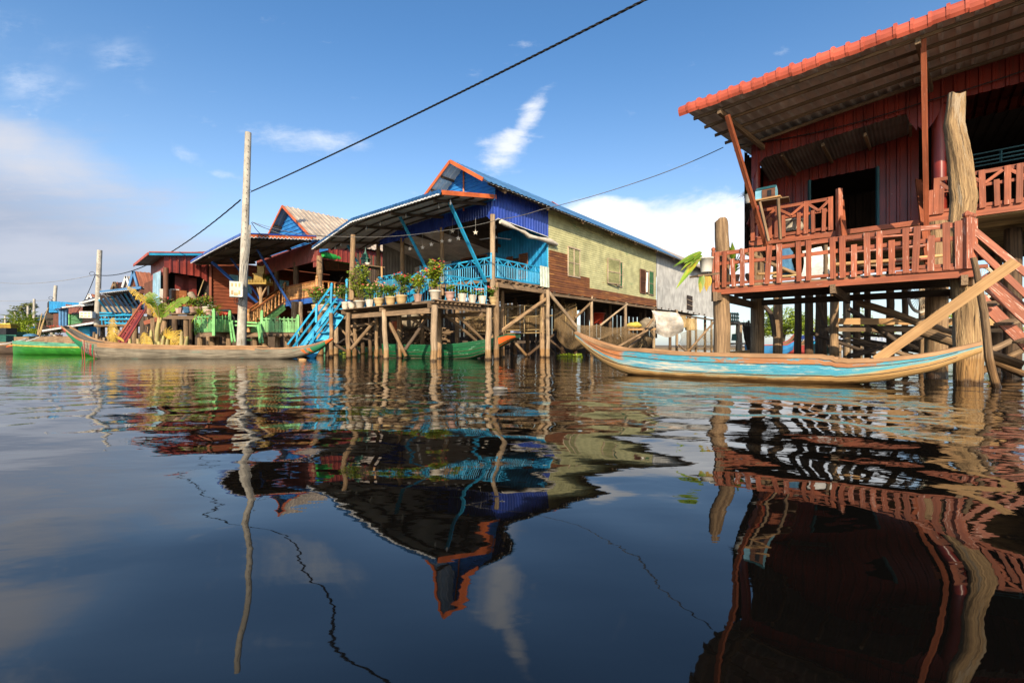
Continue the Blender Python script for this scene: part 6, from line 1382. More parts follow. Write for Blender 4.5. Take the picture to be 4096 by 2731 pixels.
# orange balustraded stair with green stringers
os_ = thing('staircase', at(1060, 1300, 27), 'varnished baluster stair with green stringers rising to the turned veranda railing', 'stairs')
T0, T1 = at(1137, 1216, 28.6), at(998, 1322, 25.9); side = V(U.x, U.y, 0)*.95
for k_, o in enumerate((V(0, 0, 0), side)):
    q = MB(); q.beam(T0+o-V(0, 0, .15), T1+o-V(0, 0, .15), .06, .42); q.build('stringer', m_lime, os_)
    q = MB(); q.beam(T0+o+V(0, 0, .15), T1+o+V(0, 0, .15), .10, .09); q.build('lower_rail', m_varn, os_)
    q = MB(); q.beam(T0+o+V(0, 0, 1.0), T1+o+V(0, 0, 1.0), .11, .09); q.build('handrail', m_varn, os_)
    for i in range(9):
        q = MB(); baluster(q, T0.lerp(T1, (i+.5)/9)+o+V(0, 0, .17), .80, .07); q.build('baluster', m_balus, os_)
for i in range(8):
    q = MB(); p = T0.lerp(T1, (i+.5)/8); q.beam(p, p+side, .28, .04); q.build('tread', m_lime, os_)
q = MB(); baluster(q, T1+V(0, -.1, -.1), 1.3, .10); q.build('newel_post', m_balus, os_); q = MB(); baluster(q, T0+V(0, 0, -.05), 1.3, .10); q.build('newel_post', m_balus, os_)
# golden spirit house on its stand
sg = thing('spirit_house', at(1040, 1190, 27.2), 'gilded spirit house with tiny fence on a forked timber stand by the stair', 'shrine')
p = at(1040, 1135, 27.2)
q = MB(); q.box(p+V(0, 0, -.02), 1.15, .8, .10); q.build('platform', m_goldp, sg)
q = MB()
for i in range(13):
    for yy_ in (-.38, .38): q.lathe(p+V(-.55+i*.092, yy_, .03), [(.03, 0), (.035, .1), (.02, .14), (.0, .24)], 6)
q.build('fence', m_goldp, sg)
q = MB(); q.box(p+V(0, .0, .28), .52, .4, .5); q.box(p+V(0, 0, .56), .62, .5, .05); q.build('shrine_body', m_goldp, sg)
q = MB(); q.box(p+V(0, .12, .82), .40, .12, .48); q.lathe(p+V(-.2, .12, 1.0), [(.03, 0), (.05, .1), (0, .2)], 6); q.lathe(p+V(.2, .12, 1.0), [(.03, 0), (.05, .1), (0, .2)], 6); q.build('shrine_back', m_goldp, sg)
q = MB(); q.tube([at(1045, 1400, 27.2), at(1043, 1260, 27.2), at(1044, 1195, 27.2), at(1042, 1145, 27.2)], [.13, .11, .10, .1], 8, jit=.08); q.build('stand_post', m_post, sg)
for a, b in (((1044, 1195), (1028, 1145)), ((1044, 1190), (1068, 1145))):
    q = MB(); q.tube([at(*a, 27.2), at(*b, 27.2)], [.07, .05], 7); q.build('strut', m_post, sg)
q = MB()
for i in range(16):
    a = rnd()*6.28; q.leaf(p+V(.45, 0, .1), V(math.cos(a)*.5, math.sin(a)*.4, 1.2), .5+.35*rnd(), .06, droop=.4, seg=4)
o = tag(q.build('plant', m_leafdk, None, p+V(.45, 0, .1)), 'dark spiky plant on the gilded spirit house platform', 'plant')
# ------------------------------------------------------------ banana clump
def bleaf(mb, base, pts, w, tear=.4, tip=.2, flop=.15):
    """banana blade along the rib points, torn into strips"""
    P_ = [Vector(p) for p in pts]; n = 30; rib = []
    for i in range(n+1):
        t = i/n*(len(P_)-1); k_ = min(int(t), len(P_)-2); f = t-k_
        a = P_[max(k_-1, 0)]; b = P_[k_]; c = P_[k_+1]; d = P_[min(k_+2, len(P_)-1)]
        rib.append(.5*((2*b)+(c-a)*f+(2*a-5*b+4*c-d)*f*f+(3*b-a-3*c+d)*f**3))
    for i in range(n):
        d = (rib[i+1]-rib[i]).normalized(); sd = d.cross(V(.15, -1, .25)).normalized(); nn = sd.cross(d)
        t = (i+.5)/n; ww = w*math.sin(math.pi*(.06+.90*t))**.6
        for sg_ in (-1, 1):
            g0 = .15+.3*rnd() if rnd() < tear else 0.0; q = rnd(); fl_ = flop*(.5+q)
            for (f0, f1) in (((0, 1-g0),) if g0 else ((0, 1),)):
                a = rib[i].lerp(rib[i+1], f0); b = rib[i].lerp(rib[i+1], f1); k_ = ww*(.5+.5*rnd() if g0 else 1.0)
                sk = d*(.25*ww)
                o1 = sd*(sg_*k_*.5)+nn*(.10*ww)+sk*.4; o2 = sd*(sg_*k_)+sk-V(0, 0, fl_*k_)
                wd1 = w*math.sin(math.pi*(.06+.90*i/n))**.6/ww; wd2 = w*math.sin(math.pi*(.06+.90*(i+1)/n))**.6/ww
                mb.add([a, b, b+o1*wd2, a+o1*wd1, b+o2*wd2, a+o2*wd1], [(0, 1, 2, 3), (3, 2, 4, 5)], [(t*2, 0, 0), (t*2+.09, 0, 0), (t*2+.09, .5*ww, 0), (t*2, .5*ww, 0), (t*2+.09, ww, 0), (t*2, ww, 0)], True, .5+.3*(rnd()-.5))
    r = MB(); 
    return rib
Yk = 23.3
bn = thing('banana_plant', wl(628, Yk), 'banana plant with torn yellow green leaves standing before the red house', 'plant')
q = MB(); q.tube([wl(622, Yk), at(630, 1320, Yk), at(638, 1270, Yk)], [.125, .11, .08], 10, jit=.06); q.tube([at(640, 1290, Yk), at(655, 1240, Yk)], [.07, .04], 8); q.build('stem', m_stem, bn)
for pts, w_, tr, m in (([(637, 1275, Yk), (605, 1222, Yk-.3), (560, 1180, Yk-.6), (512, 1148, Yk-.8)], .46, .85, m_bananay), ([(640, 1272, Yk), (630, 1225, Yk-.5), (612, 1195, Yk-.8), (590, 1172, Yk-.9)], .55, .5, m_banana), ([(645, 1262, Yk), (672, 1240, Yk-.4), (710, 1210, Yk-.6), (755, 1190, Yk-.6)], .40, .25, m_banana), ([(645, 1262, Yk), (650, 1240, Yk-.2), (652, 1222, Yk-.3), (652, 1212, Yk-.3)], .42, .0, m_leafyel)):
    q = MB(); rib = bleaf(q, None, [at(*p) for p in pts], w_*.44 if m is m_bananay else w_*.60, tr, flop=.55 if m is m_bananay else .2); lf = q.build('leaf', m, bn)
    q = MB(); q.tube([p+V(0, -.012, .0) for p in rib[::2]], [lerp(.035, .01, i/11) for i in range(len(rib[::2]))], 6); q.build('midrib', m_stem, lf)
for i, (px, h, ln) in enumerate(((560, 60, -.4), (580, 78, .1), (596, 70, .2), (607, 95, -.1), (648, 72, .3), (668, 60, .1), (725, 90, .1), (738, 70, .5), (700, 45, 0), (520, 60, .0), (640, 50, -.2))):
    q = MB(); Y = Yk+.4*(rnd()-.3); q.tube([wl(px, Y), at(px+ln*8, 1420-h*.5, Y), at(px+ln*24, 1415-h, Y)], [.13, .11, .06], 8, jit=.1); o = tag(q.build('banana_stump', m_stem, None, wl(px, Y)), 'cut banana stem in the clump below the red porch', 'stump', 'banana stems in the clump')
def dryleaf(pts, w_, lab, tear=.7, mat=m_bananay):
    q = MB(); rib = bleaf(q, None, [at(*p) for p in pts], w_, tear, flop=.25); tag(q.build('dry_leaf', mat, None, at(*pts[0])), lab, 'leaf', 'dry banana leaves')
dryleaf([(572, 1330, 23), (580, 1350, 22.9), (588, 1385, 22.8), (592, 1400, 22.8)], .28, 'small hanging yellow banana leaf left of the big stem')
dryleaf([(640, 1345, 23.6), (670, 1335, 23.5), (700, 1345, 23.4), (720, 1375, 23.4)], .50, 'broad yellow banana leaf drooping under the shelf')
dryleaf([(655, 1395, 23.4), (680, 1390, 23.3), (705, 1392, 23.2), (725, 1400, 23.2)], .34, 'low yellow banana leaf just above the canoe gunwale')
dryleaf([(452, 1270, 24), (450, 1300, 23.9), (447, 1335, 23.8), (455, 1365, 23.8)], .30, 'tattered yellow banana leaf hanging beside the second concrete pole', .95)
dryleaf([(446, 1330, 24.2), (452, 1350, 24.1), (458, 1380, 24), (464, 1402, 24)], .28, 'lowest tattered yellow leaf behind the grey canoe', .95)
dryleaf([(455, 1340, 24), (470, 1348, 23.9), (484, 1355, 23.8), (496, 1366, 23.8)], .06, 'narrow yellow leaf strip pointing at the red stair', .0)
# ------------------------------------------------------------ concrete poles and cables
def pole(px0, px1, pyt, Y, r0, r1, lab, py0=None):
    b = wl(px0, Y); t = at(px1, pyt, Y); o = thing('utility_pole', b, lab, 'pole', 'concrete poles along the canal')
    q = MB(); k_ = 10; q.tube([b.lerp(t, i/k_)-V(0, 0, .5 if i == 0 else 0) for i in range(k_+1)], [lerp(r0, r1, i/k_) for i in range(k_+1)], 18); q.build('shaft', m_concrete, o)
    if Y < 50:
        q = MB(); d = t-b
        for i in range(int(18)):
            p = b.lerp(t, .52+i*.026)+V(r0*.45, -lerp(r0, r1, .52+i*.026)*.9, 0); q.tube([p, p+V(.004, -.03, 0)], .016, 6)
        q.build('bolt_holes', m_black, o)
    return o
pl1 = pole(964, 993, 531, 22.2, .215, .14, 'nearest tall grey concrete pole with meter box and wires strapped to it')
pl2 = pole(383, 399, 1001, 44.0, .24, .20, 'second concrete pole, with small white meter box, left of the banana plant')
pl3 = pole(205, 223, 1142, 66.0, .26, .20, 'third concrete pole leaning in front of the bright blue wall')
pl4 = pole(134, 137, 1196, 92.0, .25, .20, 'fourth concrete pole right of the distant palm fronds')
pl5 = pole(109, 112, 1223, 112.0, .25, .22, 'fifth concrete pole in front of the distant bushy tree')
pl6 = pole(59, 60, 1246, 120.0, .25, .22, 'sixth pole standing among the distant palms'); pl7 = pole(20, 21, 1262, 140.0, .25, .22, 'tiny farthest pole at the left edge')
def cable(pts, r_, mat, lab, sag=0.0, twist=False, n=40):
    P_ = [Vector(p) for p in pts]; c = []
    for k_ in range(len(P_)-1):
        L = (P_[k_+1]-P_[k_]).length
        for i in range(n+(k_ == len(P_)-2)):
            t = i/n; c.append(P_[k_].lerp(P_[k_+1], t)-V(0, 0, sag*4*t*(1-t)))
    q = MB()
    if twist:
        m_ = []
        for ph in (0, 2.094, 4.189):
            cc = []
            for i, p in enumerate(c):
                d = (c[min(i+1, len(c)-1)]-c[max(i-1, 0)]).normalized(); x = d.cross(V(0, 0, 1)).normalized(); y = d.cross(x); a = ph+i*1.05; cc.append(p+x*(r_*math.cos(a))+y*(r_*math.sin(a)))
            q.tube(cc, r_*.95, 6, cap=False)
    else: q.tube(c, r_, 6, cap=False)
    o = q.build('cable', mat, None, P_[0]); return tag(o, lab, 'cable')
m1 = at(1006, 766, 22.0); m2 = at(381, 1099, 43.8); m3 = at(208, 1200, 65.8)
cable([at(2640, -30, 9.0), m1], .0165, m_cable, 'thick twisted black cable running from the top of the picture to the nearest pole', sag=.10, twist=True, n=230)
cable([at(962, 800, 22.0), m2], .019, m_cable, 'twisted black cable sagging from the nearest pole to the second pole', sag=1.2, twist=True, n=90)
cable([m2, m3], .03, m_cable, 'black cable sagging between the second and the third pole', sag=3.4); cable([m3, at(137, 1245, 92)], .035, m_cable, 'black cable sagging between the third and the fourth pole', sag=1.6)
cable([at(1008, 888, 22), at(1230, 962, 24), at(1270, 985, 26)], .012, m_wire, 'pale wire running from the nearest pole to the red valance', sag=.12)
cable([at(1008, 888, 22), at(1200, 920, 23.0), at(1390, 932, 22)], .012, m_cable, 'dark wire running from the nearest pole to the blue awning', sag=.25)
cable([at(1006, 890, 22), at(1067, 948, 23.5)], .014, m_cable, 'short dark wire from the nearest pole down to the scalloped awning', sag=.15)
cable([at(1008, 888, 21.9), at(1200, 936, 19.6), at(1500, 949, 18.0), at(1780, 922, 16.2), at(2000, 877, 15.2), at(2160, 840, 14.5), at(2560, 725, 12.6), at(2893, 590, 11.0)], .0105, M('grey_wire', (.17, .16, .14), None, (20, 20, 20), rough=.5, bump=0), 'long thin wire crossing before the cyan veranda from the nearest pole to the red roof', sag=.04)
cable([at(-30, 1127, 60), m2], .02, m_wire, 'faint pale wire leaving the second pole to the left', sag=.5); cable([at(-30, 1203, 80), m3], .025, m_wire, 'faint pale wire leaving the third pole to the left', sag=.1)
cable([at(398, 1152, 43), at(470, 1178, 40), at(545, 1180, 37)], .02, m_wire, 'upper pale wire drooping from the second pole to the blue house', sag=.4); cable([at(398, 1152, 43), at(470, 1190, 40), at(545, 1197, 37)], .02, m_wire, 'lower pale wire drooping from the second pole to the blue house', sag=.5)
cable([Rf.pt(3.9, 2.55, 5.5), Rf.pt(.5, 2.5, 5.35), Rf.pt(-3, 2.5, 5.9)], .012, m_cable, 'thin black wire stapled along the red valance under the roof', sag=.12)
# wires down the pole, tie loops
q = MB()
for i in range(5):
    x = 1003-i*3; q.tube([at(1004-i*2, 900, 21.95), at(999-i*4, 990, 21.9), at(991-i*6, 1060, 21.9), at(982-i*5, 1120, 21.85), at(974-i*3, 1190, 21.85)], .013, 5)
q.build('down_wires', m_wire, pl1)
q = MB()
for i in range(4):
    c = at(952+i*9, 1200, 21.7); q.tube([c+V(math.cos(a)*.16, -.05, math.sin(a)*.2-.05*i) for a in np.linspace(0, 5.5, 14)], .010, 5)
q.tube([at(948, 1190, 21.7), at(950, 1215, 21.6), at(946, 1222, 21.6)], .012, 5); q.build('wire_loops', m_cable, pl1)
q = MB()
for (x, y, Y, r_) in ((1004, 768, 22, .10), (372, 1095, 43.8, .25), (206, 1192, 65.8, .3)):
    q = MB(); c = at(x, y, Y); q.tube([c+V(math.cos(a)*r_, -.1, math.sin(a)*r_*.7) for a in np.linspace(0, 6.1, 14)], r_*.08, 5); q.build('wire_loop', m_cable, {1004: pl1, 372: pl2, 206: pl3}[x])
q = MB(); q.tube([at(985, 1125, 22.0), at(985, 1178, 22.0)], .01, 4)
# meter boxes
def meter(c, w, h, d, rz, parent_lab, rows):
    o = thing('meter_box', c, parent_lab, 'meter box', None); R_ = Matrix.Rotation(rz, 3, 'Z')
    q = MB(); q.box(c, w, d, h, rz); q.build('case', m_white, o)
    q = MB(); q.box(c+R_ @ V(w*.5+.02, 0, 0), .035, d*.9, h*.96, rz); q.build('door_edge', m_edgewhite, o)
    for x, z, ww, hh in rows:
        q = MB(); q.box(c+R_ @ V(x*w, -d/2-.008, z*h), ww*w, .012, hh*h, rz); q.build('meter_window', m_pottan, o)
    return o
meter(at(943, 1158, 21.5), .50, .72, .42, .55, 'white meter box with six tan windows strapped to the nearest pole', [(-.30, .27, .15, .22), (0, .27, .15, .22), (.28, .27, .15, .22), (-.30, -.22, .15, .25), (.28, -.22, .15, .25), (0, -.32, .32, .18)])
meter(at(350, 1259, 43.2), .95, .62, .6, .25, 'small white meter box on the second pole', [(-.3, .2, .2, .25), (0, .2, .2, .25), (.3, .2, .2, .25), (-.3, -.22, .2, .25), (0, -.25, .2, .2), (.3, -.22, .2, .25)])
# ================================================================= FAR LEFT: blue house, shops, trees
fb = thing('stilt_house', at(480, 1400, 38), 'open fronted house with many sky blue awning braces and railings behind the banana plant', 'house')
Yf = 38.0
def sheetq(name, A, B, C_, D, pitch, amp, kind, mat, parent):   # A-B bottom, D-C top
    A, B, C_, D = [Vector(x) for x in (A, B, C_, D)]
    q = MB(); q.sheet(lambda t: A.lerp(B, t), lambda t: D.lerp(C_, t), (B-A).length, pitch, amp, (B-A).cross(D-A) if (B-A).cross(D-A).y < 0 else (D-A).cross(B-A), kind, 2); return q.build(name, mat, parent)
# awning
sheetq('awning', at(402, 1166, 37), at(562, 1148, 36), at(600, 1158, 42), at(450, 1176, 43), .3, .04, 'sine', m_roofblue, fb)
sheetq('awning_underside', at(402, 1174, 37.02), at(562, 1158, 36.02), at(600, 1166, 42), at(450, 1184, 43), .3, .03, 'trap', m_darkmetal, fb)
q = MB(); q.beam(at(400, 1168, 36.9), at(564, 1150, 35.9), .06, .2); q.build('eave_trim', m_roofblue, fb)
q = MB()
for i in range(40): q.beam(at(lerp(402, 562, i/40), lerp(1172, 1154, i/40)+1.5*(i % 2), 36.85), at(lerp(402, 562, (i+1)/40), lerp(1172, 1154, (i+1)/40)+1.5*(i % 2), 36.0), .03, .06)
q.build('white_edging', m_edgewhite, fb)
for i in range(10):
    x0 = 402+i*15.5; q = MB(); q.beam(at(x0-6+i*1.5, 1200-i*4.5, 37.5), at(x0+42+i*2, 1262-i*1.5, 39), .09, .12); q.build('awning_brace', m_roofblue if i % 3 else m_blue, fb)
q = MB(); q.quad(at(400, 1300, 43), at(575, 1300, 42), at(575, 1166, 42), at(400, 1180, 43)); q.build('rear_wall', m_dark, fb)
q = MB(); q.quad(at(405, 1250, 42), at(560, 1250, 41), at(560, 1225, 41), at(405, 1225, 42)); q.build('window_band', m_sackgrey, fb)
for i in range(12):
    x = 405+i*14; q = MB(); q.beam(at(x, 1262, 38.5), at(x+3, 1300, 38.3), .06, .08); q.build('baluster', m_blue, fb)
for (a, b, c, d) in ((400, 1262, 562, 1258), (400, 1278, 562, 1275), (420, 1290, 540, 1296), (400, 1251, 450, 1252)):
    q = MB(); q.beam(at(a, b, 38.4), at(c, d, 38), .08, .12); q.build('rail', m_blue, fb)
for i in range(26):
    x = 405+rnd()*150; y = 1250+rnd()*48; q = MB(); q.beam(at(x, y, 38.6), at(x+(rnd()-.5)*40, y+(rnd()-.5)*26, 38.4), .05, .07); q.build('rail_strip', m_blue if rnd() < .7 else m_edgewhite, fb)
for px in (410, 440, 470, 500, 530): stilt(fb, px, 38.5, .18, 2.2, m_postpale if px % 40 else m_post)
plank(fb, at(395, 1305, 38.2), at(570, 1300, 37.5), 1.2, .15, m_timber, 'floor')
for cx_, yy0, w_, h_, m in ((458, 1160-38, 34, 40, m_rustroof), (500, 1160-58, 36, 48, m_rusttan), (535, 1160-75, 44, 55, m_rustroof)):
    pass
def gable(parent, px, py_peak, wpx, py_eave, Y, depth, mat, trim, face):
    """small gable roof seen from its front"""
    pk = at(px, py_peak, Y); l = at(px-wpx, py_eave, Y); r = at(px+wpx, py_eave, Y); d = V(W.x, W.y, 0)*depth
    q = MB(); L = depth
    q.sheet(lambda t: r+d*t, lambda t: pk+d*t, L, .3, .04, (0, 0, 1), 'trap'); q.sheet(lambda t: pk+d*t, lambda t: l+d*t, L, .3, .04, (0, 0, 1), 'trap'); q.build('roof', mat, parent)
    q = MB(); q.beam(l, pk, .1, .2); q.beam(pk, r, .1, .2); q.build('barge_board', trim, parent)
    o = V(W.x, W.y, 0)*.5; q = MB(); q.add([l+o, r+o, pk+o], [(0, 1, 2)]); q.build('gable_wall', face, parent)
for k_, (px, pyp, w_, pye, mt, tr) in enumerate(((457, 1128, 13, 1162, m_rustroof, m_timber), (504, 1105, 15, 1150, m_rusttan, m_edgewhite), (533, 1085, 17, 1145, m_rustroof, m_roofblue))):
    o = thing('house_roof', at(px, 1180, 46+k_), ('small rusty gabled roof, leftmost of the three behind the blue awning', 'tan gabled roof with white edge boards between two rusty ones', 'rusty gabled roof with pale blue edge boards next to the red house')[k_], 'roof')
    gable(o, px, pyp, w_, pye, 46-k_*2, 6, mt, tr, m_timdark)
    q = MB(); q.quad(at(px-w_, 1200, 46.6-k_*2), at(px+w_, 1200, 46.6-k_*2), at(px+w_, pye, 46.6-k_*2), at(px-w_, pye, 46.6-k_*2)); q.build('wall', m_timdark, o)
# row of shops
s1 = thing('shop_house', at(260, 1380, 66), 'low shop house with bright blue corrugated upper wall', 'house')
sheetq('upper_wall', at(196, 1250, 64), at(330, 1247, 60), at(330, 1212, 60), at(196, 1204, 64), .55, .08, 'trap', m_bluewall, s1)
sheetq('side_wall', at(190, 1255, 66), at(196, 1250, 64), at(196, 1204, 64), at(191, 1212, 66), .5, .05, 'trap', m_dark, s1)
sheetq('lower_wall', at(185, 1330, 65), at(335, 1330, 62), at(335, 1247, 62), at(185, 1250, 65), .5, .05, 'trap', m_timdark, s1)
s2 = thing('shop_house', at(320, 1380, 56), 'shop house with rusty brown roof panel and green front wall', 'house')
sheetq('roof', at(268, 1255, 55), at(345, 1258, 53), at(342, 1230, 57), at(262, 1216, 60), .35, .05, 'sine', m_rustroof, s2)
sheetq('front_wall', at(274, 1300, 55.5), at(355, 1308, 53.5), at(355, 1256, 53.5), at(274, 1254, 55.5), .3, .04, 'trap', m_louvg, s2)
q = MB(); q.beam(at(277, 1308, 55.2), at(277, 1254, 55.2), .3, .3); q.build('corner_post', m_lime, s2)
sheetq('lower_wall', at(215, 1320, 58), at(275, 1310, 56), at(275, 1252, 56), at(215, 1255, 58), .4, .05, 'clap', m_mat, s2)
s3 = thing('awning_shelter', at(270, 1380, 50), 'thin rusty awning on sky blue posts before the shops', 'awning')
sheetq('awning', at(214, 1240, 50), at(372, 1216, 46), at(372, 1211, 50), at(250, 1229, 54), .4, .05, 'trap', m_rustroof, s3)
q = MB(); q.beam(at(250, 1231, 50), at(372, 1216, 45.8), .1, .22); q.build('edge_board', m_edgewhite, s3)
for px in (242, 254, 266): 
    q = MB(); q.beam(at(px, 1306, 50), at(px, 1232, 50), .22, .2); q.build('post', m_roofblue, s3)
s4 = thing('house_roof', at(365, 1180, 52), 'small red striped gable roof left of the second pole', 'roof'); gable(s4, 358, 1176, 12, 1200, 52, 6, m_rustroof, m_edgewhite, m_dark)
q = MB(); q.quad(at(330, 1215, 53), at(400, 1215, 52), at(400, 1190, 52), at(345, 1196, 53)); q.build('wall', m_dark, s4)
s5 = thing('awning_shelter', at(350, 1220, 47), 'dark low awning with pale edge running to the second pole', 'awning')
sheetq('awning', at(318, 1212, 46), at(440, 1182, 43), at(440, 1172, 48), at(340, 1200, 50), .4, .05, 'trap', m_darkmetal, s5); q = MB(); q.beam(at(318, 1213, 45.9), at(440, 1183, 42.9), .08, .18); q.build('edge_board', m_edgewhite, s5); sheetq('back', at(330, 1300, 50), at(440, 1300, 47), at(440, 1190, 48), at(330, 1215, 50), .4, .05, 'trap', m_dark, s5)
s6 = thing('awning_shelter', at(290, 1300, 38), 'long low brown tin awning slanting over the landing behind the green boat', 'awning')
sheetq('awning', at(170, 1322, 38), at(375, 1290, 33), at(380, 1283, 36), at(200, 1316, 41), .4, .05, 'trap', m_rustroof, s6); q = MB(); q.beam(at(170, 1323, 37.9), at(375, 1291, 32.9), .06, .14); q.build('edge_board', m_edgewhite, s6)
sheetq('tarpaulin', at(320, 1330, 40), at(378, 1330, 38), at(376, 1290, 36), at(290, 1302, 38), .5, .03, 'sine', m_black, s6)
for px in (205, 290, 372): stilt(s6, px, 38, .10, 1.6 if px > 250 else 1.2, m_timber)
s7 = thing('awning_shelter', at(170, 1300, 70), 'curved pale blue tarpaulin shelter left of the leaning pole', 'awning')
sheetq('tarpaulin', at(140, 1290, 72), at(205, 1262, 68), at(205, 1258, 74), at(150, 1268, 76), .6, .1, 'sine', m_bluecloth, s7); sheetq('back', at(140, 1330, 76), at(210, 1330, 74), at(210, 1262, 74), at(145, 1270, 76), .6, .1, 'trap', m_dark, s7)
q = MB(); q.lathe(at(188, 1283, 60), [(.0, 0), (.5, .12), (.85, .35)], 16); tag(q.build('satellite_dish', m_potwhite, None, at(188, 1283, 60)), 'pale satellite dish beside the leaning third pole', 'dish')
s8 = thing('floating_hut', at(38, 1380, 45), 'yellow ochre painted hut on a raft at the far left', 'hut')
q = MB(); q.box(at(40, 1310, 46), 1.1, .9, .6); q.box(at(36, 1316, 45.4), .5, .1, .35); q.build('cabin', m_goldp, s8); q = MB(); q.box(at(38, 1296, 46), 1.2, 1.0, .12); q.build('roof', m_yellow, s8); q = MB(); q.box(at(38, 1345, 46), 3.0, 1.5, .9); q.build('raft', m_dkgreen, s8)
s9 = thing('bird_house', at(127, 1318, 50), 'small hut with bright blue pitched roof beside the palm fronds', 'hut'); sheetq('roof', at(114, 1318, 50), at(140, 1318, 50), at(138, 1304, 51), at(118, 1304, 51), .2, .03, 'trap', m_bluewall, s9); q = MB(); q.box(at(127, 1330, 50.6), .6, .5, .5); q.build('cabin', m_blue, s9); stilt(s9, 135, 50.5, .08, 1.7, m_post)
# landing clutter
for i, (px, y, m, lab) in enumerate(((225, 1352, m_potwhite, 'white pot with red flowers on the far landing, left one'), (238, 1352, m_potpink, 'pink pot with red flowers on the far landing, right one'))):
    p = at(px, y, 40); o = thing('potted_plant', p, lab, 'potted plant', 'pots on the far landing'); pot('round', p, .22, .3, m, o); bush(o, p+V(0, 0, .3), .9, .7, 60, 40, m_leaf, m_flred, .16, 5)
for px, lab in ((214, 'left tyre of the pair on the landing'), (231, 'right tyre of the pair on the landing')):
    q = MB(); c = at(px, 1348+12, 36); q.tube([c+V(math.cos(a)*.32, -.05, math.sin(a)*.22) for a in np.linspace(0, 6.28, 20)], .1, 8); tag(q.build('tyre', m_tyre, None, c), lab, 'tyre', 'tyres on the landing')
q = MB(); q.lathe(at(123, 1345, 36), [(.45, 0), (.42, .1), (.2, .2), (0, .22)], 16); tag(q.build('basin', m_bluecloth, None, at(123, 1345, 36)), 'upturned blue basin on the far landing', 'basin')
plank_o = plank(None, at(60, 1362, 40), at(400, 1358, 36), 3.5, .5, m_timber, 'landing'); tag(plank_o, 'low plank landing along the far left bank', 'landing')
q = MB(); q.box(at(350, 1330, 36), .9, .6, .95); q.box(at(365, 1332, 36.3), .5, .5, .7); tag(q.build('crate', m_blue, None, at(350, 1340, 36)), 'stack of sky blue crates on the landing by the second pole', 'crate')
for i in range(14):
    px = 360+i*14+rnd()*6; stilt(fb, px, 34+rnd()*3, .10, 1.0+rnd()*.8, m_timber if i % 2 else m_postpale)
for i, (x0, y0, x1, y1) in enumerate(((152, 1345, 193, 1230), (150, 1340, 168, 1252), (158, 1350, 185, 1250))):
    q = MB(); q.tube([at(x0, y0, 42), at(x1, y1, 42)], [.06, .03], 6); tag(q.build('bamboo_pole', m_bamboo, None, at(x0, y0, 42)), 'thin bamboo pole leaning against the landing near the third concrete pole', 'pole', 'bamboo poles on the landing')
# ------------------------------------------------------------ trees
def tree(px, Y, h, w, lab, lm, n, lsize, trunk=.4, base_z=.3, group='distant trees', clumps=14, seed=0):
    random.seed(100+seed); rr = random.random
    b = wl(px, Y, base_z); o = thing('tree', b, lab, 'tree', group); q = MB(); q.tube([b, b+V(.1*w*(rr()-.5), 0, h*.3), b+V(.2*w*(rr()-.5), 0, h*.6)], [trunk, trunk*.75, trunk*.45], 9, jit=.08)
    cs = []
    for i in range(clumps):
        a = rr()*6.28; e = rr(); rad = w*.5*math.sqrt(rr())*(1-.35*abs(e-.4)); c = b+V(math.cos(a)*rad, math.sin(a)*rad, h*(.30+.62*e)); cs.append((c, w*(.10+.13*rr())))
        q.tube([b+V(0, 0, h*(.25+.2*rr())), b.lerp(c, .6)+V(0, 0, h*.1), c], [trunk*.35, trunk*.2, trunk*.06], 5, cap=False)
    q.build('trunk', m_twig, o); q = MB()
    for i in range(n):
        c, r_ = cs[int(rr()*len(cs))]; v = V(rr()-.5, rr()-.5, (rr()-.5)*.8); v = v.normalized()*(r_*rr()**.45) if v.length > .01 else v
        a = rr()*6.28; q.leaf(c+v, V(math.cos(a), math.sin(a), .5*(rr()-.5)), lsize*(.7+.7*rr()), lsize*.6, up=(rr()-.5, -rr(), .2+.6*rr()), droop=.15, seg=1, r=rr())
    q.build('crown', lm, o); random.seed(7+seed); return o
tree(112, 165, 16.5, 13, 'bushy olive brown tree behind the fifth pole at far left', M('olive_leaf', (.16, .17, .05), (.08, .10, .03), (1, 1, 1), rough=.6, bump=0, rv=.9, trans=.25), 2600, .85, .5, seed=1)
tree(150, 175, 13, 9, 'sparser tree just right of the bushy olive tree at far left', m_leafdk, 1100, .85, .4, seed=2)
tree(30, 170, 7, 16, 'low dark tree on the horizon at the left edge', m_leafdk, 1400, .9, .4, seed=3)
tree(3125, 62, 5.2, 6.6, 'bright sunlit green tree seen between the stilts of the red house', m_leafyel, 5200, .30, .35, seed=4, clumps=30)
tree(3262, 70, 4.9, 5.0, 'second bright tree, right of the first one seen between the stilts', m_leafyel, 2600, .30, .3, seed=5, clumps=22)
tree(3440, 64, 4.9, 6.5, 'green tree glimpsed behind the stored poles under the red house', m_leafyel, 2200, .32, .3, seed=6)
tree(3960, 40, 3.8, 7, 'low green bush behind the red stair at the right edge', m_leafyel, 1200, .3, .2, seed=7)
def palm(px, py, Y, n, L, lab, lm=m_leaf):
    c = at(px, py, Y); o = thing('palm', wl(px, Y, .2), lab, 'plant', 'distant palms'); q = MB(); q.tube([wl(px, Y, .2), c], [.25, .18], 8); q.build('trunk', m_stem, o); q = MB()
    for i in range(n):
        a = i*6.28/n+.3*rnd(); e = .35+1.3*rnd(); d = V(math.cos(a), math.sin(a)*.6, e).normalized(); k_ = 16
        for j in range(k_):
            t = (j+1)/k_; p = c+d*(L*t)-V(0, 0, .45*L*t*t*(1.2-e*.3)); sd = d.cross(V(0, 0, 1)).normalized()
            for s_ in (-1, 1): q.leaf(p, sd*s_+d*.6, L*.22*(1.1-t*.6), .16, droop=.4, seg=1)
    q.build('crown', lm, o)
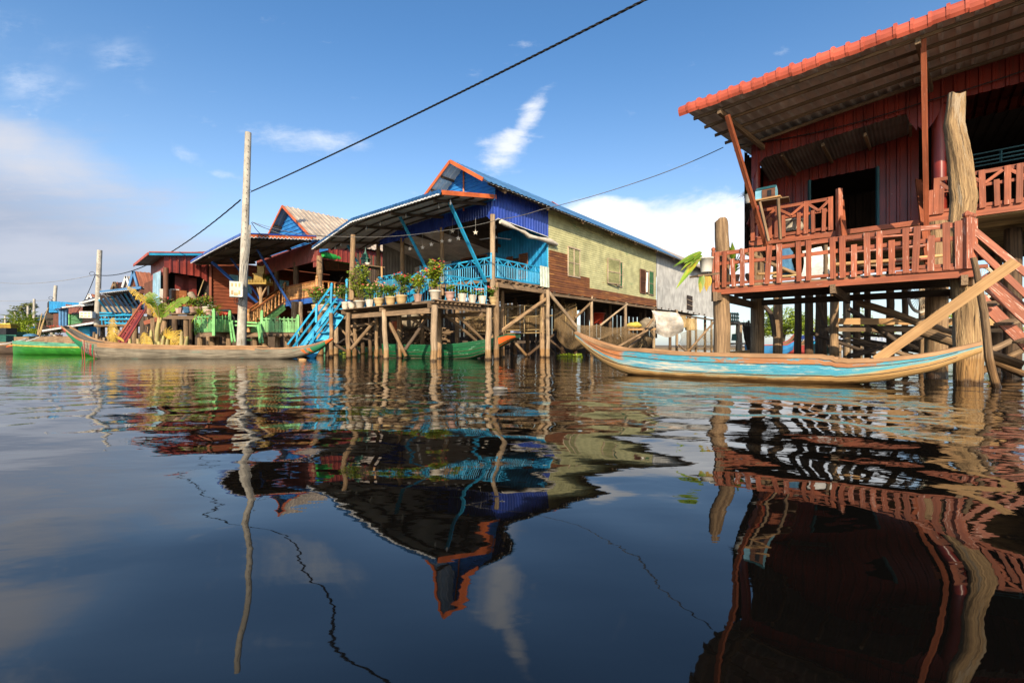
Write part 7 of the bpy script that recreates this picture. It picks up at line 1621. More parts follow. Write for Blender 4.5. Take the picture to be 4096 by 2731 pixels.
palm(85, 1300, 60, 12, 3.2, 'spreading banana palm with long fronds at far left', m_leafyel); palm(122, 1290, 62, 9, 2.6, 'upright palm fronds right of the spreading palm', m_leafyel); palm(42, 1330, 64, 9, 2.6, 'small palm at the far left edge near the yellow hut')
q = MB()
for i in range(900):
    x = 60+rnd()*85; q.leaf(at(x, 1352-rnd()*rnd()*62, 46+2*rnd()), V(rnd()-.5, rnd()-.5, .8), .45, .14, droop=.4, seg=2)
o = q.build('reeds', m_leafyel); o['kind'] = 'stuff'; o['label'] = 'yellow green reeds and weeds on the far left bank'; o['category'] = 'plants'
# ================================================================= UNDER AND BEHIND THE RED HOUSE
# far boats and roofs across the channel
m_farblue = M('far_blue', (.04, .22, .48), None, (1, 6, 6), rough=.5, bump=0)
for x0, x1, Y, m, lab in ((2990, 3190, 30, m_farblue, 'blue and red boat moored across the channel behind the stilts'), (3130, 3240, 34, m_boatred, 'red hulled boat with orange prow across the channel behind the stilts'), (3255, 3370, 44, m_dkgreen, 'dark boat behind the thin stilts')):
    hq = Hull('wooden_boat', ((x0-CX)/F*Y, Y), ((x1-CX)/F*Y, Y), lab, 'boats across the channel', [(0, .75), (.2, .6), (.7, .62), (.9, .95), (1, 1.5)], [(0, -.05), (.7, -.1), (.9, .3), (1, 1.1)], [(0, .4), (.5, .65), (.9, .35), (1, .12)], m, m_boatin, n=24)
    hq.gun.build('gunwale', m_boatred if m is m_farblue else m_gunw, hq.root); hq.panel('prow', .86, 1, .2, 1, m_boator, .012, label='orange prow')
fh = thing('house', at(3235, 1380, 58), 'low blue roofed house across the channel seen between the stilts', 'house')
sheetq('roof', at(3180, 1358, 57), at(3275, 1358, 57), at(3250, 1343, 60), at(3205, 1343, 60), .6, .06, 'trap', m_ultra, fh); sheetq('wall', at(3150, 1385, 58), at(3290, 1385, 58), at(3290, 1362, 58), at(3150, 1362, 58), .5, .05, 'trap', m_blue, fh); sheetq('deck_edge', at(3140, 1390, 57.5), at(3300, 1390, 57.5), at(3300, 1385, 57.5), at(3140, 1385, 57.5), 2, .05, 'flat', m_orange, fh)
fh2 = thing('house', at(3000, 1380, 75), 'row of low brick red huts on the far bank behind the stilts', 'house'); sheetq('wall', at(2950, 1400, 75), at(3420, 1400, 75), at(3420, 1388, 75), at(2950, 1386, 75), 1, .1, 'trap', m_rustroof, fh2); sheetq('roof', at(2950, 1386, 74), at(3420, 1387, 74), at(3420, 1380, 78), at(2950, 1380, 78), 1, .1, 'trap', m_rusttan, fh2)
fh3 = thing('shelter', at(3400, 1390, 40), 'white roofed open shelter behind the stored poles', 'shelter'); sheetq('roof', at(3345, 1364, 38), at(3560, 1364, 38), at(3560, 1350, 43), at(3345, 1352, 43), .5, .05, 'trap', m_edgewhite, fh3)
for px in (3360, 3398, 3440, 3500): stilt(fh3, px, 38.5, .09, 1.0, m_postpale)
# green railed house behind the left round post
gh = thing('stilt_house', at(2930, 1400, 22), 'dark green railed landing on crooked stilts behind the round post', 'landing')
for (a, b, c, d) in ((2898, 1250, 2955, 1258), (2898, 1268, 2955, 1272), (2900, 1283, 2955, 1286)):
    q = MB(); q.beam(at(a, b, 22), at(c, d, 23), .05, .07); q.build('rail', m_dkgreen, gh)
for i in range(8):
    x = 2902+i*7; q = MB(); q.beam(at(x, 1250, 22.3), at(x+1, 1288, 22.3), .04, .06); q.build('baluster', m_dkgreen, gh)
plank(gh, at(2895, 1292, 22), at(2958, 1296, 23), 1.0, .1, m_postpale, 'floor'); plank(gh, at(2895, 1376, 22), at(2960, 1374, 23), .8, .08, m_postpale, 'lower_floor')
for px, Y in ((2951, 22), (2905, 24), (2962, 25)): stilt(gh, px, Y, .10, 1.75, m_postpale)
q = MB(); q.quad(at(2925, 1362, 21.9), at(2948, 1362, 21.9), at(2946, 1334, 21.9), at(2928, 1336, 21.9)); q.build('hung_cloth', m_dkgreen, gh)
bd = thing('brushwood_bundle', at(2985, 1420, 16), 'bundle of upright grey sticks leaning behind the round post', 'bundle')
q = MB()
for i in range(60):
    x = 2970+rnd()*28; q.tube([at(x+28, 1428, 16+.4*rnd()), at(x+6, 1350, 16+.4*rnd()), at(x-4+rnd()*10, 1280+rnd()*30, 16+.4*rnd())], [.018, .016, .008], 4, cap=False)
q.build('sticks', m_timdark, bd)
plank_o = plank(None, at(2912, 1415, 11.5), at(3008, 1408, 11.5), .08, .12, m_fresh, 'plank'); tag(plank_o, 'pale plank lashed between the round post and the dark stilt', 'plank')
# bicycle stored on the cross beams
by = thing('bicycle', at(3680, 1215, 9.6), 'old bicycle with pale rims stored on beams under the red house', 'bicycle')
def wheel(c, r_, tilt=.3):
    o = bpy.data.objects.new('wheel', None); COL.objects.link(o); o.parent = by; X_ = V(math.cos(tilt), math.sin(tilt), 0)
    for nm, rr, th, m in (('tyre', r_, .022, m_potwhite), ('rim', r_*.90, .014, m_chrome)):
        q = MB(); q.tube([c+X_*(rr*math.cos(a))+V(0, 0, rr*math.sin(a)) for a in np.linspace(0, 6.2832, 33)], th, 7, cap=False); q.build(nm, m, o)
    q = MB()
    for i in range(26): a = i*6.2832/26; q.tube([c, c+X_*(r_*.9*math.cos(a))+V(0, 0, r_*.9*math.sin(a))], .0045, 4, cap=False)
    q.build('spokes', m_chrome, o); q = MB(); q.tube([c-V(0, .05, 0), c+V(0, .05, 0)], .03, 8); q.build('hub', m_chrome, o)
wc = at(3678, 1186, 9.5); wheel(wc, .335); w2c = at(3930, 1130, 9.2); wheel(w2c, .335, .2)
q = MB(); fr_ = [wc, at(3735, 1160, 9.4), at(3830, 1150, 9.3), w2c]; q.tube(fr_[:2], .02, 6); q.tube([at(3735, 1160, 9.4), at(3840, 1130, 9.3)], .018, 6); q.tube([at(3735, 1160, 9.4), at(3850, 1185, 9.3)], .018, 6); q.tube([at(3840, 1130, 9.3), w2c], .016, 6); q.tube([at(3850, 1185, 9.3), w2c], .014, 6); q.build('frame', m_dkgreen, by)
q = MB(); q.tube([at(3840, 1130, 9.3), at(3842, 1110, 9.3)], .02, 6); q.box(at(3842, 1108, 9.3), .22, .12, .05); q.build('saddle', m_black, by)
q = MB()
for i in range(8): q.beam(at(3684+i*3.5, 1262+i*.2, 9.4), at(3684+i*3.5, 1278-i*3, 9.7), .008, .012)
q.beam(at(3682, 1270, 9.3), at(3715, 1252, 9.3), .015, .015); q.beam(at(3682, 1282, 9.3), at(3715, 1268, 9.3), .015, .015); tag(q.build('wire_basket', m_chrome, None, at(3695, 1270, 9.4)), 'wire bicycle basket lying on the beams under the white wheel', 'basket')
# things behind the deck rail: sacks, sheets, poles, jar, ladder, plants
def flap(name, pts, Y, mat, lab, cat, sag=.06, n=10):
    A, B, C_, D = [at(*p) if len(p) == 3 else at(p[0], p[1], Y) for p in pts]; q = MB(); vs_ = []; gs_ = []
    for i in range(n+1):
        for j in range(n+1):
            s, t = i/n, j/n; p = A.lerp(B, s).lerp(D.lerp(C_, s), t); p = p+V(0, -sag*math.sin(s*7+t*3)*.5-sag*math.sin(t*3.1), -sag*math.sin(s*3.14)*(1-t)); vs_.append(p); gs_.append((s*2, t*2, Y))
    q.add(vs_, [(i*(n+1)+j, (i+1)*(n+1)+j, (i+1)*(n+1)+j+1, i*(n+1)+j+1) for i in range(n) for j in range(n)], gs_, True); return tag(q.build(name, mat, None, A), lab, cat)
flap('white_sheet', [(3202, 1108), (3285, 1106), (3288, 985), (3208, 1005)], 9.6, m_edgewhite, 'bright white sheet hanging behind the red deck slats', 'sheet'); flap('white_sheet', [(3300, 1104), (3330, 1100), (3335, 985), (3302, 990)], 9.6, m_white, 'narrow greyish sheet right of the bright white one', 'sheet')
flap('white_sheet', [(3040, 1105), (3075, 1103), (3078, 1030), (3042, 1040)], 13.5, m_edgewhite, 'small white cloth far behind the deck slats', 'sheet')
q = MB(); q.tube([at(3140, 1110, 9.5), at(3145, 1080, 9.5), at(3140, 1045, 9.5), at(3142, 1010, 9.5), at(3146, 990, 9.5)], [.10, .14, .12, .14, .06], 12, jit=.16); tag(q.build('hanging_bag', m_bluecloth, None, at(3142, 990, 9.5)), 'dusty blue cloth bag hanging behind the red deck slats', 'bag')
q = MB(); q.tube([at(3020, 1112, 9.3), at(3006, 1106, 9.3), at(2994, 1112, 9.3)], [.02, .085, .11], 12); tag(q.build('clay_jar', m_potbrown, None, at(3006, 1112, 9.3)), 'brown clay jar lying on the red deck', 'jar')
for p0, p1, r_, m, lab in (((2962, 1000, 9.0), (3192, 1098, 9.4), .045, m_post, 'thick forked branch leaning behind the deck slats'), ((3030, 1096, 9.2), (3140, 1086, 9.4), .03, m_fresh, 'pale stripped pole lying on the deck, left'), ((3090, 1106, 9.2), (3200, 1098, 9.4), .028, m_bamboo, 'bamboo pole lying on the deck behind the jar'), ((3340, 1058, 8.6), (3790, 1020, 7.9), .035, m_fresh, 'long pale pole lying behind the right deck slats'), ((3380, 1072, 8.8), (3700, 1042, 8.3), .03, m_timber, 'grey pole lying below the long pale pole')):
    q = MB(); q.tube([at(*p0), at(lerp(p0[0], p1[0], .5), lerp(p0[1], p1[1], .5)+3, lerp(p0[2], p1[2], .5)), at(*p1)], [r_, r_*.95, r_*.8], 8, jit=.06); tag(q.build('pole', m, None, at(*p0)), lab, 'pole', 'poles stored on the red deck')
q = MB(); q.beam(at(3302, 1100, 9.0), at(3302, 980, 9.0), .06, .04); q.build('support', m_timber, dk)
lad = thing('ladder', at(3710, 1060, 8.6), 'narrow red plank ladder from the deck up to the porch beside the tall brace', 'ladder')
for p0, p1 in (((3672, 720, 9.7), (3712, 1060, 8.0)), ((3684, 730, 9.9), (3722, 1062, 8.2)), ((3364, 800, 10.2), (3378, 960, 9.3))):
    q = MB(); q.beam(at(*p0), at(*p1), .035, .10, up=(1, 0, 0)); q.build('side_rail', m_redpaint, lad)
for (x0, y0, x1, y1, Y) in ((3376, 962, 3690, 938, 9.0), (3376, 1012, 3700, 985, 8.6), (3380, 1058, 3720, 1036, 8.3)):
    q = MB(); q.beam(at(x0, y0, Y+.4), at(x1, y1, Y-.3), .20, .035); q.build('tread', m_redplain, lad)
# light blue spirit house on its little stand
sp_ = thing('bird_house', at(3065, 805, 10.3), 'small light blue wooden house on a plank stand at the porch corner', 'hut')
c = at(3066, 782, 10.3); ang = math.atan2(-U.y, -U.x)
q = MB(); q.box(c, .40, .26, .20, ang); p_ = [c+Matrix.Rotation(ang, 3, 'Z') @ V(x, y, z) for x, y, z in ((-.2, -.13, .10), (-.2, .13, .10), (-.2, 0, .19), (.2, -.13, .10), (.2, .13, .10), (.2, 0, .19))]; q.add(p_, [(0, 1, 2), (3, 4, 5)]); q.build('body', m_shutter, sp_)
q = MB(); q.add([x+V(0, 0, .012) for x in p_], [(0, 2, 5, 3), (1, 2, 5, 4)]); q.build('roof', m_bluetrim, sp_)
q = MB(); R_ = Matrix.Rotation(ang, 3, 'Z'); q.box(c+R_ @ V(.07, -.14, .0), .26, .02, .19, ang); q.build('front_panel', m_brownsh, sp_); q = MB(); q.box(c+R_ @ V(.09, -.155, .0), .08, .012, .13, ang); q.build('doorway', m_black, sp_)
q = MB(); q.box(c-V(0, 0, .12), .62, .40, .03, ang); q.build('platform', m_fresh, sp_); q = MB(); q.box(c-V(0, 0, .19)+R_ @ V(.18, -.05, 0), .55, .45, .02, ang+.12); q.build('lower_platform', m_timber, sp_)
for p0, p1 in (((3038, 808, 10.0), (3074, 965, 9.9)), ((3112, 795, 9.9), (3121, 958, 9.8))):
    q = MB(); q.beam(at(*p0), at(*p1), .05, .045); q.build('leg', m_timber, sp_)
def spiky(name, c, n, L, w, mat, lab, up=.6, droop=.6, potr=None, potm=None, poth=.2, cat='potted plant'):
    o = thing(name, c, lab, cat); q = MB()
    for i in range(n):
        a = rnd()*6.28; e = rnd(); q.leaf(c+V(0, 0, poth*.95), V(math.cos(a), math.sin(a), up*(.3+1.6*e)), L*(.7+.5*rnd()), w, droop=droop, seg=4)
    q.build('foliage', mat, o)
    if potr: pot('round', c, potr, poth, potm, o)
    return o
spiky('potted_plant', at(3170, 928, 10.9), 160, .22, .03, m_leaf, 'long white basin of fine leaved plants behind the porch rail', .5, .9, .27, m_potwhite, .26)
spiky('hanging_plant', at(2995, 815, 11.0), 90, .24, .025, m_leafdk, 'spiky plant in a hanging can at the porch corner against the sky', .9, .5, .10, m_greymetal, .22, 'hanging plant')
flap('folded_cloth', [(2985, 895), (3006, 905), (3004, 840), (3000, 838)], 11.2, m_redsheet, 'folded maroon parasol cloth tied at the porch corner', 'cloth', .05)
o = thing('potted_plant', at(2934, 1105, 9.3), 'large glossy leaved plant standing behind the left deck slats', 'potted plant'); c = at(2934, 1108, 9.3)
q = MB()
for i, (dx_, dz_) in enumerate(((-.02, 1.0), (.22, .85), (-.1, .7), (.12, .6), (.3, .5), (-.2, .6))): q.leaf(c+V(0, 0, .05+.12*(i % 3)), V(dx_*1.2, -.15, dz_), .42+.06*rnd(), .11, droop=.1, seg=6)
for i in range(26): a = rnd()*6.28; q.leaf(c+V(.05, 0, .1+.2*rnd()), V(math.cos(a), math.sin(a)*.6, .5), .16, .07, seg=3)
q.build('foliage', m_banana, o); pot('round', c-V(0, 0, .12), .12, .16, m_potbrown, o)
# white bucket with broad leaves on a bracket
bk = thing('potted_plant', at(2824, 1090, 8.8), 'white bucket with long glossy leaves on a bracket at the left end of the deck', 'potted plant')
c = at(2825, 1089, 8.75); q = MB(); q.lathe(c, [(.10, 0), (.125, .25), (.135, .25), (.135, .28), (.12, .28), (.118, .24)], 16); q.build('pot', m_white, bk)
q = MB()
for tx, ty, w_ in ((2690, 1062, .085), (2702, 1150, .10), (2735, 1050, .085), (2760, 1065, .06), (2720, 1080, .06), (2775, 1040, .06)):
    t_ = at(tx, ty, 8.6); b_ = c+V(0, 0, .27); m_ = b_+V(-.10, 0, .12 if ty < 1100 else .06); d = t_-m_; q.leaf(m_, d, d.length, w_*1.25, up=(0, -.6, .8), droop=.05, seg=8)
q.build('foliage', m_banana, bk); q = MB()
for t_ in ((2715, 1080), (2735, 1060), (2745, 1052)): q.tube([c+V(0, 0, .26), at(2795, 1040, 8.7), at(t_[0]+30, t_[1]-8, 8.65)], [.012, .01, .006], 5)
q.build('stem', m_stem, bk)
q = MB(); q.leaf(at(2808, 1100, 8.65), V(-.15, -.1, -1), .36, .13, up=(0, -1, 0), droop=0, seg=6); q.build('hanging_leaf', m_banana, bk); q = MB(); q.leaf(at(2826, 1105, 8.65), V(-.05, -.1, -1), .30, .12, up=(0, -1, 0), droop=0, seg=5); q.leaf(at(2836, 1105, 8.7), V(.1, 0, -1), .2, .09, up=(0, -1, 0), droop=0, seg=5); q.build('withered_leaf', m_bananay, bk)
plank(dk, at(2775, 1106, 8.7), at(2860, 1096, 8.9), .22, .035, m_timber, 'bracket')
# ================================================================= AROUND THE BLUE HOUSE
# rolled cloth blind under the right valance, towel
pts = []; 
for i in range(14): t = i/13; b_ = lerp(.35, 4.55, t); pts.append(Bf.pt(-.16, b_, lerp(6.02, 5.62, t)-.10-.12*math.sin(t*5)*(t > .4)))
q = MB(); q.tube(pts, [.075+.03*math.sin(i*1.3)+.03*(i > 7) for i in range(14)], 10, jit=.10); tag(q.build('rolled_blind', m_potwhite, None, pts[0]), 'rolled off white cloth blind hanging under the ultramarine valance', 'blind')
q = MB(); q.sheet(lambda t: Bf.pt(-.10, lerp(sb(2154), sb(2190), t), FZ-.05), lambda t: Bf.pt(-.08, lerp(sb(2154), sb(2190), t), FZ+.95), 1.0, .3, .03, OUTW, 'sine', 5); tag(q.build('towel', M('pale_towel', (.55, .60, .50), (.42, .48, .38), (4, 6, 6), rough=.95, bump=.3), None, Bf.pt(0, sb(2154), FZ)), 'pale towel hung over the cyan rail beside the rusty wall', 'towel')
# ceiling fan
fc = Bf.pt(1.35, 1.6, 5.70); fan = thing('ceiling_fan', fc, 'pale three bladed ceiling fan hanging in the cyan veranda', 'fan')
q = MB(); q.lathe(fc, [(0, -.06), (.12, -.04), (.12, .04), (.03, .08), (.02, .4), (.09, .45), (.07, .6)], 12); q.build('motor', m_edgewhite, fan)
for i in range(3):
    a = .5+i*2.094; d = V(math.cos(a), math.sin(a), 0); q = MB(); q.beam(fc+d*.1, fc+d*.85, .14, .012); q.build('blade', m_edgewhite, fan)
# star ornaments and bulbs
for i, (px, py, Y) in enumerate(((1902, 930, 19.0), (1833, 953, 19.6), (1800, 962, 20), (1768, 965, 20.2), (1725, 978, 20.6), (1690, 990, 21), (1640, 995, 21.5), (1810, 925, 20.5))):
    c = at(px, py, Y); o = thing('star_ornament', c, 'small pale star hanging on a string in the cyan veranda', 'ornament', 'star ornaments in the veranda'); q = MB(); p_ = []
    for j in range(10): a = 1.5708+j*.62832; r_ = .11 if j % 2 == 0 else .045; p_ += [c+V(r_*math.cos(a), -.012, r_*math.sin(a)), c+V(r_*math.cos(a), .012, r_*math.sin(a))]
    q.add(p_, [tuple(range(0, 20, 2)), tuple(range(1, 20, 2))[::-1]]+[(2*j, (2*j+2) % 20, (2*j+3) % 20, 2*j+1) for j in range(10)]); q.build('star', m_potwhite, o); q = MB(); q.tube([c+V(0, 0, .1), c+V(0, 0, .6)], .006, 4); q.build('string', m_wire, o)
for i, (px, py, a_) in enumerate(((1778, 828, .8), (1858, 820, .1), (1627, 850, 3.0), (1496, 890, 5.0), (1441, 912, 6.2), (1344, 967, 8.6), (1317, 992, 9.2))):
    c = awn((a_+.22)/10.32, .25)-V(0, 0, .26); q = MB(); q.lathe(c, [(0, -.07), (.045, -.03), (.05, .01), (.025, .06), (.03, .12), (0, .13)], 8); q.tube([c+V(0, 0, .12), c+V(0, 0, .24)], .006, 4); tag(q.build('light_bulb', m_edgewhite if i < 2 else m_greymetal, None, c), 'bare bulb hanging under the blue awning', 'bulb', 'bulbs under the awning')
# dark green spirit house on stand
ds = thing('spirit_house', at(1455, 1070, 22.5), 'tiny dark green temple shaped spirit house on a plank stand', 'shrine'); c = at(1462, 1052, 22.3)
q = MB(); q.box(c, .32, .3, .32); q.box(c+V(0, 0, -.20), .85, .4, .06); q.build('body', m_dkgreen, ds); q = MB(); q.lathe(c+V(0, 0, .16), [(.30, 0), (.26, .06), (.17, .12), (.17, .16), (.20, .17), (.09, .30), (.035, .42), (.0, .66)], 4, smooth=False); q.build('roof', m_dkgreen, ds); q = MB(); q.box(c+V(0, -.16, -.03), .1, .02, .18); q.build('doorway', m_black, ds)
q = MB(); q.beam(at(1440, 1062, 22.0), at(1530, 1074, 22.6), .75, .05); q.build('platform', m_timber, ds)
for px in (1462, 1527):
    q = MB(); q.beam(at(px, 1066, 22.2), at(px+1, 1118 if px < 1500 else 1110, 22.2), .08, .08); q.build('leg', m_fresh, ds)
q = MB(); q.lathe(at(1471, 1060, 21.9), [(.06, 0), (.14, .1), (.13, .1)], 12); tag(q.build('bowl', m_potwhite, None, at(1471, 1060, 21.9)), 'white offering bowl in front of the dark green spirit house', 'bowl')
# dark hammock
q = MB(); q.tube([Bf.pt(7.2, 1.6, 4.9), Bf.pt(6.8, 1.4, 4.2), Bf.pt(6.3, 1.3, 3.85), Bf.pt(5.7, 1.4, 4.0)], [.02, .07, .14, .05], 8, jit=.2); tag(q.build('hammock', m_mat, None, Bf.pt(7, 1.5, 4)), 'dark rolled hammock slung in the left bay of the cyan veranda', 'hammock')
# nets
def net(name, top, bot, mat, lab, cat='net', n=40, belly=.25, m=8):
    q = MB(); vs_ = []; gs_ = []
    def pick_(L, t):
        x = t*(len(L)-1); k_ = min(int(x), len(L)-2); return Vector(L[k_]).lerp(Vector(L[k_+1]), x-k_)
    for i in range(n+1):
        a, b = pick_(top, i/n), pick_(bot, i/n)
        for j in range(m+1):
            t = j/m; p = a.lerp(b, t)+V(0, -belly*math.sin(3.1416*t)+.05*math.sin(i*.9), 0); vs_.append(p); gs_.append((i*.12, t*1.5, 0))
    q.add(vs_, [(i*(m+1)+j, (i+1)*(m+1)+j, (i+1)*(m+1)+j+1, i*(m+1)+j+1) for i in range(n) for j in range(m)], gs_, True); return tag(q.build(name, mat, None, top[0]), lab, cat)
Yn = lambda px: Bf.pt(-.35, sb(px), 0).y
def np_(L): return [at(x, y, Yn(max(x, 2150))) for x, y in L]
def dens(L, k_=6):   # smooth drape between hang points
    o = []
    for i in range(len(L)-1):
        for j in range(k_): t = j/k_; o.append((lerp(L[i][0], L[i+1][0], t), lerp(L[i][1], L[i+1][1], t)+.16*abs(L[i+1][0]-L[i][0])*4*t*(1-t)*.6))
    return o+[L[-1]]
net('fishing_net', np_(dens([(2227, 1268), (2391, 1298), (2513, 1300), (2605, 1300), (2614, 1330)])), np_([(2226, 1345), (2240, 1370), (2262, 1390), (2285, 1399), (2310, 1398), (2340, 1390), (2400, 1395), (2470, 1398), (2560, 1398), (2600, 1385), (2612, 1345)]), m_net, 'wide brown fishing net draped between the stilts below the olive green wall', belly=.5)
net('fishing_net', np_(dens([(2718, 1330), (2770, 1312), (2860, 1312)])), np_([(2715, 1370), (2740, 1395), (2770, 1400), (2800, 1385), (2858, 1394)]), m_netfar, 'brown net hanging under the grey wall right of the white cloth', belly=.4)
for (px, py, r_) in ((2461, 1363, .48), (2541, 1365, .52), (2595, 1370, .48), (2800, 1370, .5), (2830, 1345, .5)):
    c = at(px, py, Yn(px)-.4); q = MB(); q.tube([c+V(math.cos(a)*r_*.85, .2*math.sin(a), math.sin(a)*r_) for a in np.linspace(0, 6.2832, 29)], .016, 5, cap=False); tag(q.build('net_hoop', m_bamboo, None, c), 'bamboo hoop holding the brown net open', 'hoop', 'hoops of the fishing nets')
fk = thing('fish_trap', at(2030, 1340, 23), 'long dark fyke net trap stretched on bamboo frames under the veranda', 'net')
q = MB(); c0 = at(1870, 1282, 22.5); c1 = at(2185, 1270, 24.5); cc = []
vs_ = []; n_, m_ = 24, 16
for i in range(n_+1):
    c = c0.lerp(c1, i/n_); r_ = 1.0-.12*(i % 6 in (2, 3, 4))
    for j in range(m_): a = j*6.2832/m_; vs_.append(c+V(.0, math.cos(a)*.7*r_, math.sin(a)*.75*r_))
q.add(vs_, [(i*m_+j, i*m_+(j+1) % m_, (i+1)*m_+(j+1) % m_, (i+1)*m_+j) for i in range(n_) for j in range(m_)], None, True); q.build('netting', m_net, fk)
for i in range(5):
    c = c0.lerp(c1, i/4); q = MB(); q.tube([c+V(0, math.cos(a)*.72, math.sin(a)*.78) for a in np.linspace(0, 6.2832, 25)], .018, 5, cap=False); q.build('hoop', m_bamboo, fk)
for (a, b, c, d) in ((1840, 1325, 2200, 1318), (1860, 1338, 2180, 1330), (1840, 1240, 2200, 1218), (1830, 1280, 2210, 1262)):
    q = MB(); q.tube([at(a, b, 21.6), at(c, d, 23.2)], .04, 6); q.build('frame_pole', m_bamboo, fk)
for px in (2022, 2098, 2165, 2190, 1955): q = MB(); q.tube([at(px, 1222, 22), at(px, 1330, 22)], .022, 5); q.build('frame_pole', m_bamboo, fk)
tk = thing('fish_trap', at(2255, 1270, 25.5), 'upright hooped net trap behind the diagonal strut under the house corner', 'net'); c = at(2258, 1268, 25.5)
q = MB(); vs_ = []
for i in range(5):
    for j in range(16): a = j*6.2832/16; vs_.append(c+V(-.6+.3*i, math.cos(a)*.6, math.sin(a)*.78))
q.add(vs_, [(i*16+j, i*16+(j+1) % 16, (i+1)*16+(j+1) % 16, (i+1)*16+j) for i in range(4) for j in range(16)], None, True); q.build('netting', m_net, tk)
for i in (0, 2, 4): q = MB(); q.tube([c+V(-.6+.3*i, math.cos(a)*.62, math.sin(a)*.8) for a in np.linspace(0, 6.2832, 25)], .02, 5, cap=False); q.build('hoop', m_bamboo, tk)
flap('hanging_cloth', [(2622, 1332), (2730, 1325), (2715, 1252), (2605, 1241)], 26.5, m_cloth, 'stained white cloth hanging on a line below the grey wall', 'cloth', .30)
q = MB(); c = at(2386, 1295, 29); q.lathe(c, [(.40, 0), (.52, .62), (.57, .62), (.57, .68), (.5, .68), (.48, .55)], 18); tag(q.build('tub', m_redplas, None, c), 'big red plastic tub stored below the olive green wall', 'tub')
q = MB(); c = at(2540, 1303, 29.5); q.tube([c+V(-.65, 0, -.05), c+V(-.35, 0, .05), c+V(.15, -.05, .07), c+V(.4, -.05, 0)], [.06, .15, .18, .06], 10, jit=.1); tag(q.build('sack', m_yellow, None, c), 'bright yellow sack lying on the storage shelf below the house', 'sack')
q = MB(); c = at(2590, 1292, 31); q.tube([c+V(0, 0, -.35), c+V(0, 0, 0), c+V(.1, 0, .3)], [.45, .55, .25], 12, jit=.1); tag(q.build('sack', m_sackgrey, None, c), 'bulging grey sack behind the yellow one below the house', 'sack')
plank(bh, at(2510, 1318, 28.5), at(2615, 1316, 30), .8, .12, m_fresh, 'storage_shelf')
for px, py in ((2725, 1290), (2762, 1300)): q = MB(); c = at(px, py, 31); q.lathe(c+V(0, 0, -.35), [(.34, 0), (.38, .4), (.30, .75), (.33, .8)], 12); tag(q.build('basket', m_bamboo, None, c), 'woven fish basket under the grey wall', 'basket', 'woven baskets under the grey wall')
# firewood pile and dim store below the veranda
fw = MB()
for i in range(420):
    x = 1600+rnd()*185; y = 1312+rnd()*66; p = at(x, y, 25.2+rnd()*1.0); d = V(.9*(rnd()-.2), -.35+.5*rnd(), .35*(rnd()-.5)); fw.tube([p, p+d*(.4+.5*rnd())], .03+.025*rnd(), 5)
o = fw.build('firewood_pile', m_timber, None, at(1690, 1380, 25.5)); tag(o, 'heap of cut firewood stacked under the flower deck behind the green boat', 'firewood'); o['kind'] = 'stuff'
q = MB(); c = at(1582, 1300, 24.5); q.tube([c+V(0, 0, -.4), c, c+V(.05, 0, .35)], [.25, .33, .15], 10, jit=.25); tag(q.build('bag', m_orange, None, c), 'rust red net bag hanging under the flower deck', 'bag')
q = MB(); c = at(1640, 1285, 25); q.tube([c+V(-.6, 0, -.1), c, c+V(.7, 0, -.05)], [.3, .42, .25], 10, jit=.2); tag(q.build('sack', m_sackgrey, None, c), 'grey bundle stored above the firewood under the deck', 'sack')
for i in range(70):
    x = 1330+rnd()*1250; y = 1330+rnd()*75; Y = 28+rnd()*9; p = at(x, y, Y); q = MB(); q.tube([p, p+V((rnd()-.5)*2.6, (rnd()-.5)*1.2, (rnd()-.5)*1.6)], .03+.05*rnd(), 5, jit=.1); q.build('stored_pole', m_timdark if i % 3 else m_timber, bh)
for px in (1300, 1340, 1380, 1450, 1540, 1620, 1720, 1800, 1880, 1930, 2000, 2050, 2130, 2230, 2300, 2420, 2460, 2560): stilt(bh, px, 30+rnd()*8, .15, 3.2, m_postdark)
# dark board screens, added to fill in the deep shade under the houses
def shadescreen(name, x0, x1, y0, y1, Y0, Y1, lab):
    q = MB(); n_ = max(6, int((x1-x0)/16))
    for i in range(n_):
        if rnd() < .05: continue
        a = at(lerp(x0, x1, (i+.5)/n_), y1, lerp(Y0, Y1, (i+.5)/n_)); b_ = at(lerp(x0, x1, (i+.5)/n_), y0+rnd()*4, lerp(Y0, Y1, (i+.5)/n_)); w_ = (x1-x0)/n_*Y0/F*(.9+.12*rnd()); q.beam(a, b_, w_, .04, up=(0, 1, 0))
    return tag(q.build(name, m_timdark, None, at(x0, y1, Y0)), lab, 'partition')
shadescreen('shade_screen', 1195, 1600, 1225, 1372, 36, 34, 'dark board screen added as deep shade behind the flower deck stilts'); shadescreen('shade_screen', 1600, 2240, 1200, 1362, 34, 36, 'dark board screen added as deep shade below the cyan veranda'); shadescreen('shade_screen', 2240, 2630, 1205, 1352, 38, 46, 'dark board screen added as deep shade below the olive green wall')
shadescreen('shade_screen', 850, 1200, 1195, 1400, 37, 36, 'dark board screen added as shade behind the lime picket platform'); shadescreen('shade_screen', 560, 850, 1262, 1400, 33, 34, 'dark board screen added as shade below the red brown porch')
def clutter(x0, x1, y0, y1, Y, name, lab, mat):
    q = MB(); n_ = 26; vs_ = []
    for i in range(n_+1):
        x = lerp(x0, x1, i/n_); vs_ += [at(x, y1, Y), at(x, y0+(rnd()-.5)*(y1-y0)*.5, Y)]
    q.add(vs_+[v+V(0, .8, 0) for v in vs_], [(2*i, 2*i+2, 2*i+3, 2*i+1) for i in range(n_)]+[(2*i+1, 2*i+3, 2*i+3+2*(n_+1), 2*i+1+2*(n_+1)) for i in range(n_)]); return tag(q.build(name, mat, None, at((x0+x1)/2, y1, Y)), lab, 'lumber')
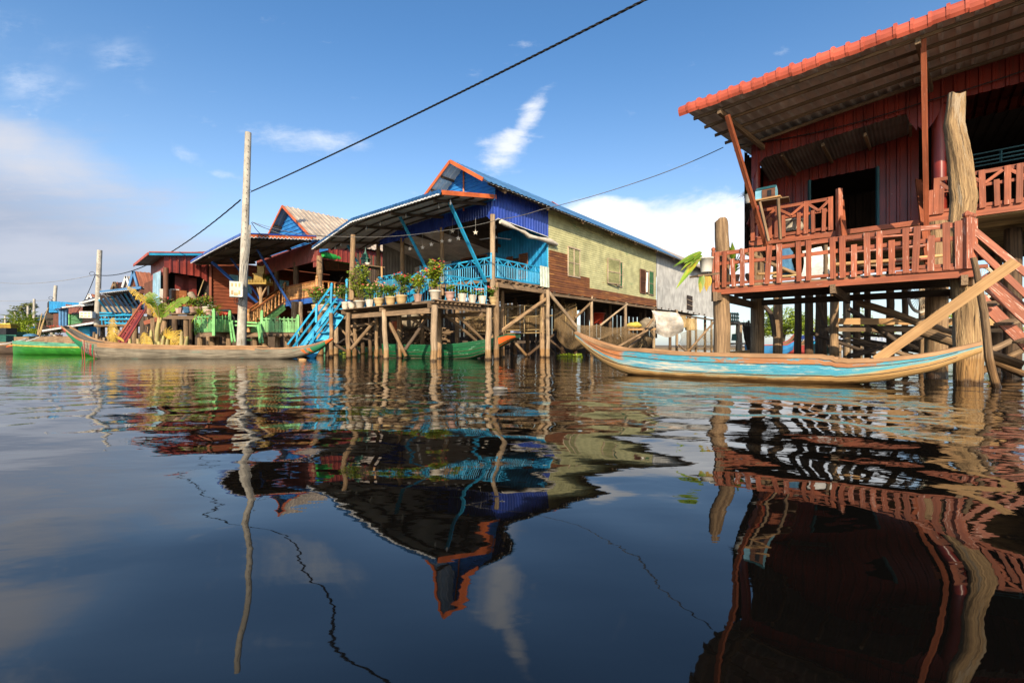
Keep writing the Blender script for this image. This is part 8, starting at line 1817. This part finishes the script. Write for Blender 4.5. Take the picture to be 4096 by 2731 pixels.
clutter(1200, 1600, 1345, 1412, 40, 'lumber_stack', 'dark stacked lumber in the shade behind the stilts of the cyan house, left', m_timdark); clutter(1600, 2260, 1345, 1412, 42, 'lumber_stack', 'dark stacked lumber in the shade behind the stilts, below the cyan veranda', m_timdark); clutter(2240, 2620, 1350, 1412, 44, 'lumber_stack', 'dark stacked lumber in the shade below the olive green wall', m_timdark)
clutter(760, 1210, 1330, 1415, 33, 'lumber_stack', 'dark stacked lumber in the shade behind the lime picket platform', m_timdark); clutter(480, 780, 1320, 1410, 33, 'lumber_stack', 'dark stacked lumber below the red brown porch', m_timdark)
# red and black scooter behind the picket
sc_o = thing('scooter', at(880, 1290, 27), 'partly hidden red and white scooter parked behind the lime picket fence', 'scooter'); c = at(880, 1270, 26.5)
q = MB(); q.tube([c+V(-.5, 0, .2), c+V(0, 0, .25), c+V(.5, 0, .2)], [.1, .16, .1], 10); q.build('body', m_redplas, sc_o); q = MB(); q.tube([c+V(-.1, 0, .38), c+V(.6, 0, .40)], [.11, .09], 10); q.build('seat', m_black, sc_o); q = MB(); q.tube([c+V(-.55, 0, .1), c+V(-.45, 0, .65)], .03, 6); q.tube([c+V(-.5, -.3, .7), c+V(-.42, .3, .68)], .03, 6); q.build('handlebar', m_white, sc_o)
for x in (-.6, .6): q = MB(); q.tube([c+V(x+.25*math.cos(a), 0, -.1+.25*math.sin(a)) for a in np.linspace(0, 6.28, 20)], .05, 6); q.build('wheel', m_tyre, sc_o)
# floating bits
for px, py, s_, m, lab in ((2000, 1560, .07, m_darkmetal, 'grey floating bottle lying in the water before the green boat'), (1210, 1440, .11, m_fresh, 'pale piece of foam floating before the grey canoe')):
    p = atY = V(0, 0, 0); Y = (0.6)*F/(py-HY); p = wl(px, Y, .012); q = MB(); q.tube([p+V(-s_*1.3, 0, 0), p+V(-s_, 0, .01), p+V(s_*.6, 0, .01), p+V(s_, 0, .01), p+V(s_*1.4, 0, .01)], [s_*.2, s_*.42, s_*.42, s_*.18, s_*.18], 10); tag(q.build('floating_litter', m, None, p), lab, 'litter')
q = MB()
for i in range(70):
    x = 1330+rnd()*260; p = wl(x, 30+3*rnd(), .02); q.leaf(p, V(rnd()-.5, rnd()-.5, .5*rnd()), .2, .12, seg=1)
for i in range(60):
    x = 2240+rnd()*90; p = wl(x, 23.5+1.5*rnd(), .02); q.leaf(p, V(rnd()-.5, rnd()-.5, 1.0*rnd()), .25, .12, seg=2)
o = q.build('floating_weed', m_leafyel); o['kind'] = 'stuff'; o['label'] = 'floating green water weed between the stilts'; o['category'] = 'weed'
